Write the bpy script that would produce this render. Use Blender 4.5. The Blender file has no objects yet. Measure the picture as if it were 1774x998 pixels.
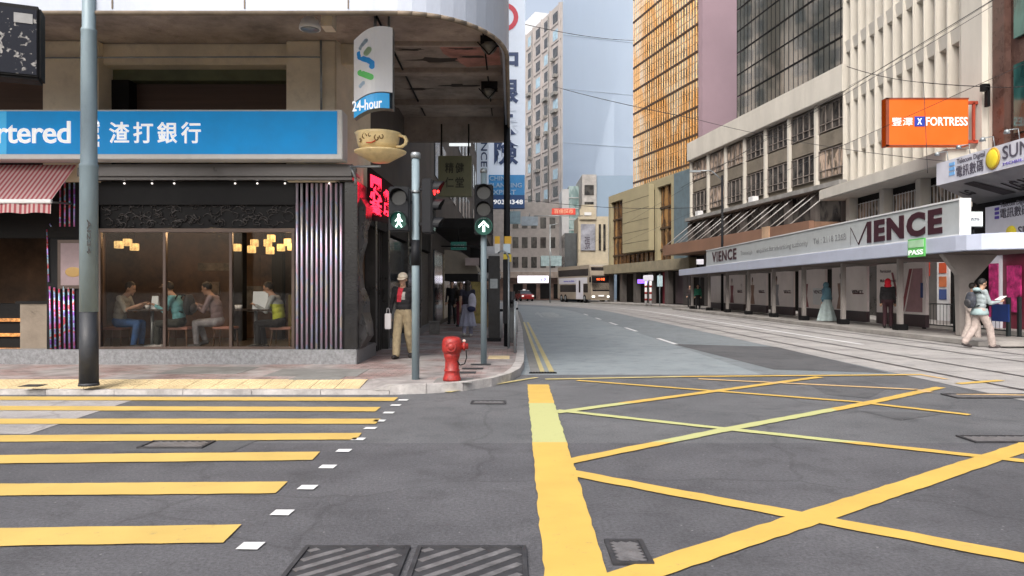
import bpy, bmesh, math, random
from mathutils import Vector, Matrix, noise
import numpy as np
R = math.radians
random.seed(7)
S = bpy.context.scene
C = S.collection
# ---------------------------------------------------------------- camera
F = 1300.0; HZ = 503.0; CX = 887.0; CAMH = 1.45
cd = bpy.data.cameras.new('camera'); cam = bpy.data.objects.new('camera', cd); C.objects.link(cam)
cam.location = (0, 0, CAMH); cam.rotation_euler = (R(90), 0, 0)
cd.sensor_width = 36; cd.lens = F*36/1774; cd.shift_y = 4/1774; cd.clip_start = .05; cd.clip_end = 3000
S.camera = cam
# ---------------------------------------------------------------- world, sun, exposure
SUN_EL, SUN_AZ = 46, 204      # azimuth clockwise from +Y
w = bpy.data.worlds.new('World'); S.world = w; w.use_nodes = True
nt = w.node_tree; bg = nt.nodes['Background']; sky = nt.nodes.new('ShaderNodeTexSky')
sky.sky_type = 'NISHITA'; sky.sun_disc = False; sky.sun_elevation = R(SUN_EL); sky.sun_rotation = R(SUN_AZ)
sky.air_density = 1.0; sky.dust_density = 6.0; sky.ozone_density = .8
hs_ = nt.nodes.new('ShaderNodeHueSaturation'); hs_.inputs['Saturation'].default_value = .5; nt.links.new(sky.outputs[0], hs_.inputs['Color']); nt.links.new(hs_.outputs[0], bg.inputs[0]); bg.inputs[1].default_value = .15
sd = bpy.data.lights.new('sun', 'SUN'); so = bpy.data.objects.new('sun', sd); C.objects.link(so)
sd.energy = .85; sd.angle = R(20); sd.color = (1, .94, .87)
v = Vector((math.sin(R(SUN_AZ))*math.cos(R(SUN_EL)), math.cos(R(SUN_AZ))*math.cos(R(SUN_EL)), math.sin(R(SUN_EL))))
so.rotation_euler = v.to_track_quat('Z', 'Y').to_euler(); so.location = (0, 0, 60)
S.view_settings.view_transform = 'Standard'; S.view_settings.look = 'None'; S.view_settings.gamma = 1
S.view_settings.exposure = .85
try:
    S.cycles.max_bounces = 6; S.cycles.caustics_reflective = False; S.cycles.caustics_refractive = False
    S.cycles.sample_clamp_indirect = 4
except Exception: pass

# ---------------------------------------------------------------- helpers
def srgb(r, g, b):
    f = lambda c: (c/255/12.92) if c/255 <= .04045 else ((c/255+.055)/1.055)**2.4
    return (f(r), f(g), f(b))
def X_(px, Y): return (px-CX)/F*Y
def Z_(py, Y): return CAMH+(HZ-py)/F*Y
def P(px, py, Y): return Vector((X_(px, Y), Y, Z_(py, Y)))
def G(px, py, z=0):
    Y = (CAMH-z)*F/(py-HZ); return Vector((X_(px, Y), Y, z))
MATS = {}
def mat(name, col, rough=.6, metal=0, var=.18, scale=1.5, bump=.1, bscale=30, emit=0, spec=.5, stretch=(1, 1, 1), dirt=0, dirtcol=(.03, .028, .025), coat=0):
    if name in MATS: return MATS[name]
    m = bpy.data.materials.new(name); MATS[name] = m; m.use_nodes = True
    n = m.node_tree.nodes; l = m.node_tree.links; b = n['Principled BSDF']
    b.inputs['Roughness'].default_value = rough; b.inputs['Metallic'].default_value = metal
    b.inputs['Specular IOR Level'].default_value = spec; b.inputs['Coat Weight'].default_value = coat
    c4 = (*col, 1)
    tc = n.new('ShaderNodeTexCoord'); mp = n.new('ShaderNodeMapping'); mp.inputs['Scale'].default_value = stretch
    l.new(tc.outputs['Object'], mp.inputs[0])
    out = None
    if var > 0:
        a = n.new('ShaderNodeTexNoise'); a.inputs['Scale'].default_value = scale; a.inputs['Detail'].default_value = 8; a.inputs['Roughness'].default_value = .65
        l.new(mp.outputs[0], a.inputs[0])
        mx = n.new('ShaderNodeMix'); mx.data_type = 'RGBA'
        mx.inputs[6].default_value = (*[max(0, c*(1-var*1.6)) for c in col], 1); mx.inputs[7].default_value = (*[min(1, c*(1+var*1.3)) for c in col], 1)
        rp = n.new('ShaderNodeMapRange'); rp.inputs[1].default_value = .3; rp.inputs[2].default_value = .7
        l.new(a.outputs[0], rp.inputs[0]); l.new(rp.outputs[0], mx.inputs[0]); out = mx.outputs[2]
        rr = n.new('ShaderNodeMapRange'); rr.inputs[1].default_value = .3; rr.inputs[2].default_value = .7
        rr.inputs[3].default_value = max(.02, rough-.1); rr.inputs[4].default_value = min(1, rough+.1)
        l.new(a.outputs[0], rr.inputs[0]); l.new(rr.outputs[0], b.inputs['Roughness'])
    else:
        rgb = n.new('ShaderNodeRGB'); rgb.outputs[0].default_value = c4; out = rgb.outputs[0]
    if dirt > 0:
        d = n.new('ShaderNodeTexNoise'); d.inputs['Scale'].default_value = scale*2.7; d.inputs['Detail'].default_value = 10; d.inputs['Roughness'].default_value = .75
        l.new(mp.outputs[0], d.inputs[0])
        r2 = n.new('ShaderNodeMapRange'); r2.inputs[1].default_value = .52; r2.inputs[2].default_value = .72; r2.inputs[4].default_value = dirt
        l.new(d.outputs[0], r2.inputs[0])
        m2 = n.new('ShaderNodeMix'); m2.data_type = 'RGBA'; m2.inputs[7].default_value = (*dirtcol, 1)
        l.new(out, m2.inputs[6]); l.new(r2.outputs[0], m2.inputs[0]); out = m2.outputs[2]
    l.new(out, b.inputs['Base Color'])
    if bump > 0:
        bn = n.new('ShaderNodeTexNoise'); bn.inputs['Scale'].default_value = bscale; bn.inputs['Detail'].default_value = 4
        l.new(mp.outputs[0], bn.inputs[0])
        bb = n.new('ShaderNodeBump'); bb.inputs['Strength'].default_value = bump; bb.inputs['Distance'].default_value = .02
        l.new(bn.outputs[0], bb.inputs['Height']); l.new(bb.outputs[0], b.inputs['Normal'])
    if emit > 0:
        b.inputs['Emission Color'].default_value = c4; b.inputs['Emission Strength'].default_value = emit
        if out is not None: l.new(out, b.inputs['Emission Color'])
    return m
def nodes_of(m): return m.node_tree.nodes, m.node_tree.links, m.node_tree.nodes['Principled BSDF']

OFF = {}
class MB:
    def __init__(s): s.v = []; s.f = []; s.sm = []
    def add(s, vs, fs, smooth=False):
        o = len(s.v); s.v += [Vector(q) for q in vs]
        for f in fs: s.f.append([i+o for i in f]); s.sm.append(smooth)
        return s
    def box(s, x0, x1, y0, y1, z0, z1):
        x0, x1 = min(x0, x1), max(x0, x1); y0, y1 = min(y0, y1), max(y0, y1); z0, z1 = min(z0, z1), max(z0, z1)
        return s.add([(x0,y0,z0),(x1,y0,z0),(x1,y1,z0),(x0,y1,z0),(x0,y0,z1),(x1,y0,z1),(x1,y1,z1),(x0,y1,z1)],
              [(0,3,2,1),(4,5,6,7),(0,1,5,4),(1,2,6,5),(2,3,7,6),(3,0,4,7)])
    def fbox(s, o, u, w, n, a0, a1, b0, b1, c0, c1):   # box in a frame: origin o, axes u (along), w (up), n (out)
        pts = []
        for c in (c0, c1):
            for (a, b) in ((a0,b0),(a1,b0),(a1,b1),(a0,b1)): pts.append(o+u*a+w*b+n*c)
        return s.add(pts, [(0,3,2,1),(4,5,6,7),(0,1,5,4),(1,2,6,5),(2,3,7,6),(3,0,4,7)])
    def quad(s, a, b, c, d): return s.add([a,b,c,d], [(0,1,2,3)])
    def prism(s, poly, z0, z1):
        n = len(poly)
        vs = [(p[0],p[1],z0) for p in poly]+[(p[0],p[1],z1) for p in poly]
        fs = [list(range(n))[::-1], list(range(n,2*n))]+[(i,(i+1)%n,n+(i+1)%n,n+i) for i in range(n)]
        return s.add(vs, fs)
    def fprism(s, o, u, w, n_, poly, c0, c1):
        n = len(poly)
        vs = [o+u*p[0]+w*p[1]+n_*c0 for p in poly]+[o+u*p[0]+w*p[1]+n_*c1 for p in poly]
        fs = [list(range(n))[::-1], list(range(n,2*n))]+[(i,(i+1)%n,n+(i+1)%n,n+i) for i in range(n)]
        return s.add(vs, fs)
    def cyl(s, p0, p1, r0, r1=None, n=16, cap=True, smooth=True):
        r1 = r0 if r1 is None else r1; p0 = Vector(p0); p1 = Vector(p1); d = p1-p0
        q = d.to_track_quat('Z','Y'); o = len(s.v)
        for p, r in ((p0,r0),(p1,r1)):
            for i in range(n):
                a = 2*math.pi*i/n; s.v.append(p+q@Vector((r*math.cos(a), r*math.sin(a), 0)))
        for i in range(n): s.f.append([o+i,o+(i+1)%n,o+n+(i+1)%n,o+n+i]); s.sm.append(smooth)
        if cap: s.f.append([o+i for i in range(n)][::-1]); s.sm.append(False); s.f.append([o+n+i for i in range(n)]); s.sm.append(False)
        return s
    def tube(s, pts, r, n=8):
        for a, b in zip(pts[:-1], pts[1:]): s.cyl(a, b, r, r, n)
        return s
    def lathe(s, prof, c, axis='Z', n=24, smooth=True):
        c = Vector(c); o = len(s.v)
        for (r, h) in prof:
            for i in range(n):
                a = 2*math.pi*i/n
                q = Vector((r*math.cos(a), r*math.sin(a), h))
                if axis == 'X': q = Vector((q.z, q.x, q.y))
                if axis == 'Y': q = Vector((q.x, q.z, q.y))
                s.v.append(c+q)
        for k in range(len(prof)-1):
            for i in range(n): s.f.append([o+k*n+i,o+k*n+(i+1)%n,o+(k+1)*n+(i+1)%n,o+(k+1)*n+i]); s.sm.append(smooth)
        s.f.append([o+i for i in range(n)][::-1]); s.sm.append(False)
        e = o+(len(prof)-1)*n; s.f.append([e+i for i in range(n)]); s.sm.append(False)
        return s
    def ell(s, c, r, n=16, m=10, rot=None):
        c = Vector(c); o = len(s.v); rot = rot or Matrix.Identity(3)
        for j in range(m+1):
            t = math.pi*j/m
            for i in range(n):
                a = 2*math.pi*i/n
                s.v.append(c+rot@Vector((r[0]*math.sin(t)*math.cos(a), r[1]*math.sin(t)*math.sin(a), r[2]*math.cos(t))))
        for j in range(m):
            for i in range(n): s.f.append([o+j*n+i,o+(j+1)*n+i,o+(j+1)*n+(i+1)%n,o+j*n+(i+1)%n]); s.sm.append(True)
        return s
    def build_each(s, name, m, parent=None, bevel=0):   # one part per solid that was added
        adj = {}
        par = list(range(len(s.v)))
        def fd(i):
            while par[i] != i: par[i] = par[par[i]]; i = par[i]
            return i
        for f in s.f:
            for i in f[1:]: par[fd(i)] = fd(f[0])
        for fi, f in enumerate(s.f): adj.setdefault(fd(f[0]), []).append(fi)
        out = []
        for fs in adj.values():
            ids = sorted({i for k in fs for i in s.f[k]}); mp = {a: b for b, a in enumerate(ids)}; q = MB()
            q.v = [s.v[i].copy() for i in ids]; q.f = [[mp[i] for i in s.f[k]] for k in fs]; q.sm = [s.sm[k] for k in fs]; out.append(q.build(name, m, parent, bevel))
        return out
    def build(s, name, m, parent=None, bevel=0, label=None):
        me = bpy.data.meshes.new(name); base = Vector((0,0,0))
        if parent is not None: base = OFF.get(parent.name, base)
        me.from_pydata([tuple(q-base) for q in s.v], [], s.f)
        me.polygons.foreach_set('use_smooth', s.sm)
        bm = bmesh.new(); bm.from_mesh(me); bmesh.ops.remove_doubles(bm, verts=bm.verts, dist=1e-5)
        bmesh.ops.recalc_face_normals(bm, faces=bm.faces)
        if bevel:
            es = [e for e in bm.edges if len(e.link_faces) == 2 and e.calc_face_angle(0) > .5]
            if es: bmesh.ops.bevel(bm, geom=es, offset=bevel, segments=2, affect='EDGES', clamp_overlap=True)
        bm.to_mesh(me); bm.free()
        for mm in (m if isinstance(m, (list, tuple)) else [m]): me.materials.append(mm)
        o = bpy.data.objects.new(name, me); C.objects.link(o)
        if parent is not None: o.parent = parent; OFF[o.name] = base
        if label: o['label'] = label
        return o
def thing(name, label, cat, loc=(0,0,0), rotz=0, group=None, local=False):
    o = bpy.data.objects.new(name, None); C.objects.link(o); o.empty_display_size = .3
    o.location = loc; o.rotation_euler = (0,0,R(rotz)); o['label'] = label; o['category'] = cat
    if group: o['group'] = group
    OFF[o.name] = Vector((0,0,0)) if local else Vector(loc)
    return o
def solo(mb, name, m, label, cat, group=None, bevel=0):   # a thing that is one mesh, origin at its base
    n = len(mb.v); c = sum(mb.v, Vector())/n; c.z = min(q.z for q in mb.v)
    for q in mb.v: q -= c
    o = mb.build(name, m, None, bevel); o.location = c; o['label'] = label; o['category'] = cat
    if group: o['group'] = group
    OFF[o.name] = c.copy()
    return o
def struct(mb, name, m, bevel=0):
    o = mb.build(name, m, None, bevel); o['kind'] = 'structure'; return o
def copy_thing(root, loc=None, rotz=None, label=None, group=None):
    r = root.copy(); C.objects.link(r)
    if loc is not None: r.location = loc
    if rotz is not None: r.rotation_euler = (0,0,R(rotz))
    if label: r['label'] = label
    if group: r['group'] = group
    OFF[r.name] = Vector(r.location)
    for ch in list(root.children):
        c = ch.copy(); C.objects.link(c); c.parent = r
        for g in list(ch.children):
            d = g.copy(); C.objects.link(d); d.parent = c
    return r
def text_mesh(s, bold=0, ext=.01, spacing=1, vertical=False):
    cu = bpy.data.curves.new('t', 'FONT'); cu.body = s; cu.size = 1; cu.offset = bold; cu.extrude = ext; cu.space_character = spacing; cu.resolution_u = 3
    if vertical: cu.body = '\n'.join(s); cu.align_x = 'CENTER'
    o = bpy.data.objects.new('t', cu); C.objects.link(o); bpy.context.view_layer.update()
    me = bpy.data.meshes.new_from_object(o.evaluated_get(bpy.context.evaluated_depsgraph_get()))
    bpy.data.objects.remove(o); return me
def text(s, m, parent, o, right, up, w=None, h=1, bold=0, depth=.012, align='L', spacing=1, vertical=False, name='lettering', out=.004):
    """o: bottom-left corner of the words (or bottom-right with align R) on the surface"""
    me = text_mesh(s, bold, .01, spacing, vertical)
    n = len(me.vertices); a = np.zeros(n*3); me.vertices.foreach_get('co', a); a = a.reshape(-1,3)
    if n == 0: return None
    mn = a.min(0); mx = a.max(0); sx = mx[0]-mn[0]; sy = mx[1]-mn[1]
    hh = h; ww = w if w else sx/sy*h
    right = Vector(right).normalized(); up = Vector(up).normalized(); nn = right.cross(up); o = Vector(o)
    base = OFF.get(parent.name, Vector((0,0,0)))
    x0 = -ww if align == 'R' else (-ww/2 if align == 'C' else 0)
    for i in range(n):
        u = (a[i,0]-mn[0])/sx*ww+x0; vv = (a[i,1]-mn[1])/sy*hh; d = out if a[i,2] < 0 else out+depth
        me.vertices[i].co = o+right*u+up*vv+nn*d-base
    me.materials.clear(); me.materials.append(m); me.name = name
    ob = bpy.data.objects.new(name, me); C.objects.link(ob); ob.parent = parent; OFF[ob.name] = base
    return ob
XP, YP, ZP = Vector((1,0,0)), Vector((0,1,0)), Vector((0,0,1)); YN = Vector((0,-1,0)); XN = Vector((-1,0,0))

# ---------------------------------------------------------------- common materials
M = {}
M['white'] = mat('white_paint', (.72,.73,.74), .45, var=.06, dirt=.15, dirtcol=(.3,.28,.26))
M['black'] = mat('black_paint', (.008,.008,.009), .6, var=.2, spec=.2)
M['dark'] = mat('dark_wall', (.012,.011,.011), .7, var=.4, spec=.2)
M['steel'] = mat('galvanised_steel', (.3,.33,.35), .45, .6, var=.15, scale=6, dirt=.2)
M['letwhite'] = mat('white_lettering', (.85,.86,.87), .5, var=0, bump=0, emit=.28)
M['letblack'] = mat('black_lettering', (.02,.015,.02), .5, var=0, bump=0)
M['greyconc'] = mat('grey_concrete', (.26,.255,.245), .85, var=.2, scale=1.2, dirt=.35, dirtcol=(.1,.095,.09), bump=.25)
M['red'] = mat('hydrant_red', (.28,.014,.011), .5, var=.35, scale=16, dirt=.75, dirtcol=(.07,.015,.012), coat=.08, bump=.35, bscale=60)
# ================================================================ GROUND
def asphalt(name, c1, c2, rough, speck=.5, cracks=True):
    m = bpy.data.materials.new(name); m.use_nodes = True; n, l, b = nodes_of(m)
    g = n.new('ShaderNodeNewGeometry')
    a = n.new('ShaderNodeTexNoise'); a.inputs['Scale'].default_value = .7; a.inputs['Detail'].default_value = 9; a.inputs['Roughness'].default_value = .6
    f = n.new('ShaderNodeTexNoise'); f.inputs['Scale'].default_value = 42; f.inputs['Detail'].default_value = 6; f.inputs['Roughness'].default_value = .8
    for t in (a, f): l.new(g.outputs['Position'], t.inputs[0])
    mx = n.new('ShaderNodeMix'); mx.data_type = 'RGBA'; mx.inputs[6].default_value = (*c1,1); mx.inputs[7].default_value = (*c2,1)
    r = n.new('ShaderNodeMapRange'); r.inputs[1].default_value = .35; r.inputs[2].default_value = .65; l.new(a.outputs[0], r.inputs[0]); l.new(r.outputs[0], mx.inputs[0])
    m2 = n.new('ShaderNodeMix'); m2.data_type = 'RGBA'; m2.blend_type = 'MULTIPLY'; m2.inputs[0].default_value = 1
    r2 = n.new('ShaderNodeMapRange'); r2.inputs[1].default_value = .3; r2.inputs[2].default_value = .75; r2.inputs[3].default_value = 1-speck; r2.inputs[4].default_value = 1+speck*1.6
    l.new(f.outputs[0], r2.inputs[0]); l.new(mx.outputs[2], m2.inputs[6]); l.new(r2.outputs[0], m2.inputs[7]); out = m2.outputs[2]
    st = n.new('ShaderNodeTexNoise'); st.inputs['Scale'].default_value = 2.3; st.inputs['Detail'].default_value = 12; st.inputs['Roughness'].default_value = .7; l.new(g.outputs['Position'], st.inputs[0])
    rs_ = n.new('ShaderNodeMapRange'); rs_.inputs[1].default_value = .5; rs_.inputs[2].default_value = .68; rs_.inputs[3].default_value = 1; rs_.inputs[4].default_value = .7; l.new(st.outputs[0], rs_.inputs[0])
    ms = n.new('ShaderNodeMix'); ms.data_type = 'RGBA'; ms.blend_type = 'MULTIPLY'; ms.inputs[0].default_value = 1; l.new(out, ms.inputs[6]); l.new(rs_.outputs[0], ms.inputs[7]); out = ms.outputs[2]
    # light grit
    vo = n.new('ShaderNodeTexVoronoi'); vo.inputs['Scale'].default_value = 7; l.new(g.outputs['Position'], vo.inputs[0])
    r4 = n.new('ShaderNodeMapRange'); r4.inputs[1].default_value = .06; r4.inputs[2].default_value = .03; r4.inputs[4].default_value = .75; l.new(vo.outputs['Distance'], r4.inputs[0])
    m4 = n.new('ShaderNodeMix'); m4.data_type = 'RGBA'; m4.inputs[7].default_value = (.3,.3,.3,1); l.new(r4.outputs[0], m4.inputs[0]); l.new(out, m4.inputs[6]); out = m4.outputs[2]
    if cracks:
        dn = n.new('ShaderNodeTexNoise'); dn.inputs['Scale'].default_value = 1.3; dn.inputs['Detail'].default_value = 6
        l.new(g.outputs['Position'], dn.inputs[0])
        mm = n.new('ShaderNodeMix'); mm.data_type = 'VECTOR'; mm.inputs[0].default_value = .35
        l.new(g.outputs['Position'], mm.inputs[4]); l.new(dn.outputs['Color'], mm.inputs[5])
        v = n.new('ShaderNodeTexVoronoi'); v.feature = 'DISTANCE_TO_EDGE'; v.inputs['Scale'].default_value = .45; l.new(mm.outputs[1], v.inputs[0])
        r3 = n.new('ShaderNodeMapRange'); r3.inputs[1].default_value = .002; r3.inputs[2].default_value = .009; r3.inputs[3].default_value = .8; r3.inputs[4].default_value = 1
        l.new(v.outputs['Distance'], r3.inputs[0])
        m3 = n.new('ShaderNodeMix'); m3.data_type = 'RGBA'; m3.blend_type = 'MULTIPLY'; m3.inputs[0].default_value = 1
        l.new(out, m3.inputs[6]); l.new(r3.outputs[0], m3.inputs[7]); out = m3.outputs[2]
    l.new(out, b.inputs['Base Color']); b.inputs['Roughness'].default_value = rough
    bp = n.new('ShaderNodeBump'); bp.inputs['Strength'].default_value = .9; bp.inputs['Distance'].default_value = .012; l.new(f.outputs[0], bp.inputs['Height']); l.new(bp.outputs[0], b.inputs['Normal'])
    return m
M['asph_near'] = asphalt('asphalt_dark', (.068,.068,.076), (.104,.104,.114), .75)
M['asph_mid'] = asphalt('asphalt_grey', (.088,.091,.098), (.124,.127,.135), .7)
M['asph_far'] = asphalt('asphalt_sky_glare', (.21,.245,.265), (.255,.29,.31), .6, .15, False)  # sky glare at grazing view put into this pale blue-grey colour
M['asph_far2'] = asphalt('asphalt_lane', (.165,.19,.205), (.2,.225,.24), .65, .2, False)  # weaker sky glare, also put into the lane's base colour
M['asph_patch'] = asphalt('asphalt_patch', (.07,.072,.078), (.1,.102,.108), .75, .3, False)
M['conc_road'] = asphalt('track_concrete', (.29,.28,.275), (.4,.385,.375), .7, .15, False)
M['conc_light'] = asphalt('concrete_patch', (.3,.29,.29), (.38,.36,.36), .75, .2, True)

def bend(Y):
    t = max(0, Y-45)
    return -.00021*t**3 if t < 30 else -5.67-.45*(t-30)
def strip(x0, x1, y0, y1, z, step=2.5, k=1.0):
    mb = MB(); n = max(1, int((y1-y0)/step)); pr = None
    for i in range(n+1):
        Y = y0+(y1-y0)*i/n; b = bend(Y)*k; cur = (Vector((x0+b,Y,z)), Vector((x1+b,Y,z)))
        if pr: mb.quad(pr[0], pr[1], cur[1], cur[0])
        pr = cur
    return mb
g = MB(); g.quad((-900,-400,-.03),(900,-400,-.03),(900,1500,-.03),(-900,1500,-.03)); struct(g, 'ground', M['greyconc'])
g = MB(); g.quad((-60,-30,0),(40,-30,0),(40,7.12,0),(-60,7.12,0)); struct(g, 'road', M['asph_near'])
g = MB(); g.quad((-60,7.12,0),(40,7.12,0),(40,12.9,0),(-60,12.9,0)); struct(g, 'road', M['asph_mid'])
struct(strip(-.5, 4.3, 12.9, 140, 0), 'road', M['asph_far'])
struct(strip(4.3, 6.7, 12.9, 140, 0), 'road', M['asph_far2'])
struct(strip(6.7, 12.3, 9.6, 140, .004, 1.2), 'track_bed', M['conc_road'])
# darker patches on the lane and in the crossing
def patch(pts, m, z=.004, name='road_patch'):
    mb = MB(); mb.add([G(a,b,z) for a,b in pts], [list(range(len(pts)))]); return struct(mb, name, m)
patch([(1165,596),(1345,601),(1540,646),(1340,640)], M['asph_patch'])
patch([(-400,688),(240,690),(50,752),(-400,748)], M['conc_light'])
patch([(210,748),(480,748),(400,783),(195,783)], M['asph_patch'])
patch([(1395,662),(1500,660),(1540,672),(1505,690),(1430,683)], M['asph_patch'])
patch([(1490,712),(1640,716),(1560,728)], M['asph_patch'], .0045)
M['rail'] = mat('rail_steel', (.07,.065,.065), .35, .8, var=.2)
for xr in (7.38, 8.55, 10.3, 11.4):
    r = strip(xr-.025, xr+.025, 3.0, 140, .008, 1.2); struct(r, 'tram_rail', M['rail'])
    r = strip(xr+.045, xr+.07, 9.6, 140, .0075, 1.2); struct(r, 'rail_groove', M['black'])
# concrete joint seams between slabs of the track bed
M['seam'] = mat('slab_joint', (.1,.095,.09), .9, var=.2)
sj = MB()
for k in range(24):
    y = 11+2.4*k
    b = bend(y); sj.quad((6.75+b,y,.0062),(12+b,y,.0062),(12+b,y+.025,.0062),(6.75+b,y+.025,.0062))
struct(sj, 'slab_joint', M['seam'])
# ---- paint
def paint(name, col, worn=.35, old=None):
    m = bpy.data.materials.new(name); m.use_nodes = True; n, l, b = nodes_of(m)
    g = n.new('ShaderNodeNewGeometry')
    t = n.new('ShaderNodeTexNoise'); t.inputs['Scale'].default_value = 10; t.inputs['Detail'].default_value = 12; t.inputs['Roughness'].default_value = .85
    t2 = n.new('ShaderNodeTexNoise'); t2.inputs['Scale'].default_value = 2.2; t2.inputs['Detail'].default_value = 5
    for q in (t, t2): l.new(g.outputs['Position'], q.inputs[0])
    base = n.new('ShaderNodeMix'); base.data_type = 'RGBA'; base.inputs[6].default_value = (*[c*.72 for c in col],1); base.inputs[7].default_value = (*[min(1,c*1.1) for c in col],1)
    l.new(t2.outputs[0], base.inputs[0]); out = base.outputs[2]
    if old:
        sx = n.new('ShaderNodeSeparateXYZ'); l.new(g.outputs['Position'], sx.inputs[0])
        r1 = n.new('ShaderNodeMath'); r1.operation = 'GREATER_THAN'; r1.inputs[1].default_value = 7.12
        r2 = n.new('ShaderNodeMath'); r2.operation = 'LESS_THAN'; r2.inputs[1].default_value = 9.6
        l.new(sx.outputs[1], r1.inputs[0]); l.new(sx.outputs[1], r2.inputs[0])
        # old paint is cut off to the right of a repainted zone
        r3 = n.new('ShaderNodeMath'); r3.operation = 'LESS_THAN'; r3.inputs[1].default_value = 3.9; l.new(sx.outputs[0], r3.inputs[0])
        m1 = n.new('ShaderNodeMath'); m1.operation = 'MULTIPLY'; l.new(r1.outputs[0], m1.inputs[0]); l.new(r2.outputs[0], m1.inputs[1])
        m2 = n.new('ShaderNodeMath'); m2.operation = 'MULTIPLY'; l.new(m1.outputs[0], m2.inputs[0]); l.new(r3.outputs[0], m2.inputs[1])
        mo = n.new('ShaderNodeMix'); mo.data_type = 'RGBA'; mo.inputs[7].default_value = (*old,1); l.new(m2.outputs[0], mo.inputs[0]); l.new(out, mo.inputs[6]); out = mo.outputs[2]
    r = n.new('ShaderNodeMapRange'); r.inputs[1].default_value = .57; r.inputs[2].default_value = .7; r.inputs[4].default_value = min(1,worn*1.5); l.new(t.outputs[0], r.inputs[0])
    mw = n.new('ShaderNodeMix'); mw.data_type = 'RGBA'; mw.inputs[7].default_value = (.12,.115,.11,1); l.new(r.outputs[0], mw.inputs[0]); l.new(out, mw.inputs[6])
    l.new(mw.outputs[2], b.inputs['Base Color']); b.inputs['Roughness'].default_value = .6
    bp = n.new('ShaderNodeBump'); bp.inputs['Strength'].default_value = .3; bp.inputs['Distance'].default_value = .01; l.new(t.outputs[0], bp.inputs['Height']); l.new(bp.outputs[0], b.inputs['Normal'])
    return m
M['yel'] = paint('yellow_road_paint', (.62,.41,.09), .5, (.45,.46,.2))
M['yelx'] = paint('yellow_crossing_paint', (.6,.42,.12), .5)
M['yelpale'] = paint('worn_yellow_paint', (.52,.44,.2), .75)
M['wpaint'] = paint('white_road_paint', (.72,.73,.74), .3)
M['wfade'] = paint('faded_white_paint', (.34,.37,.38), 1.0)
M['peach'] = paint('faded_orange_paint', (.62,.42,.2), .7)
def line(a, b, wd, m, name, z=.0085, jag=.008, wd2=None):
    a = Vector((a.x,a.y,z)); b = Vector((b.x,b.y,z)); d = (b-a); L = d.length; d.normalize(); p = Vector((-d.y,d.x,0)); n = max(2, int(L/.12)); mb = MB(); pr = None
    for i in range(n+1):
        c = a+d*(L*i/n); ww = wd+(((wd2 or wd)-wd)*i/n)
        q = (c-p*(ww/2+random.uniform(-jag,jag)), c+p*(ww/2+random.uniform(-jag,jag)))
        if pr: mb.quad(pr[0], q[0], q[1], pr[1])
        pr = q
    return struct(mb, name, m)
for (l0, r0, zz) in (((0,932),(403,926),0),((0,850),(488,846),0),((0,797),(548,791),0),((0,761),(622,757),0),((0,731),(655,731),0),((0,708),(655,710),0),((0,691),(686,692.5),0)):
    a = G(*l0); b = G(*r0); d = (a-b); a = b+d*1.9
    line(a, b, .33, M['yelx'], 'crossing_stripe', .009, .006)
for (px, py) in ((433,948),(488,890),(532,846),(567,810),(595,782),(620,762),(641,743),(657,730),(673,716),(685,703),(698,694)):
    c = G(px,py); mb = MB(); s = .062
    mb.add([(c.x-s,c.y-s*.9,.009),(c.x+s,c.y-s,.009),(c.x+s*1.1,c.y+s,.009),(c.x-s*.9,c.y+s,.009)], [(0,1,2,3)]); struct(mb, 'crossing_stud', M['wpaint'])
line(G(932,667), Vector((.31,2.2,0)), .325, M['yel'], 'box_border', .0088, .007)
for a, b, wd, z in (((1060,1012),(1560,847),.2,.0092),((1560,847),(1790,770),.2,.0092),((985,820),(1790,972),.17,.0096),((980,802),(1265,744),.15,.010),((1265,744),(1490,702),.15,.010),
                 ((1490,702),(1630,672),.15,.010),((965,712),(1265,745),.13,.0104),((1265,745),(1790,802),.14,.0104),((962,716),(1420,654),.15,.0108),((1000,660),(1480,697),.12,.0112),((1480,697),(1680,720),.12,.0112)):
    line(G(*a), G(*b), wd, M['yel'], 'box_line', z)
line(G(1660,666), G(1735,660), .14, M['yel'], 'box_line', .0125)
line(G(1210,657.5), G(1590,676), .12, M['peach'], 'box_line', .0116)
line(G(1590,676), G(1610,681), .12, M['peach'], 'box_line', .0116)
line(G(945,658), G(1180,653.5), .14, M['yelpale'], 'box_border', .012)
line(G(1180,653.5), G(1600,650), .14, M['yel'], 'box_border', .012)
line(G(1600,651), G(1640,658), .1, M['peach'], 'box_border', .012)
line(G(1655,684), G(1790,686), .1, M['peach'], 'box_line', .0124)
line(G(775,680.5), G(930,655), .09, M['yelpale'], 'kerb_line', .0128)
for (a, b) in (((1160,597),(1160,590)),((1101,574.5),(1101,570)),((1061,563.2),(1061,560.5)),((1035,553.8),(1035,552)),((1014,546.5),(1014,545))):
    A = G(*a); B = G(*b); struct(MB().add([(4.32,A.y,.009),(4.45,A.y,.009),(4.45,B.y+.9,.009),(4.32,B.y+.9,.009)], [(0,1,2,3)]), 'lane_dash', M['wpaint'])
struct(strip(9.28,9.42,20,100,.009), 'track_divider_line', M['wpaint'])
rt = thing('road_lettering', 'faded white lettering painted on the far left lane', 'road marking', (1.2,33,0.01))
text('慢', M['wfade'], rt, (1.35,40,.006), XP, YP, 1.5, 9, .02, .001)
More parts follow.
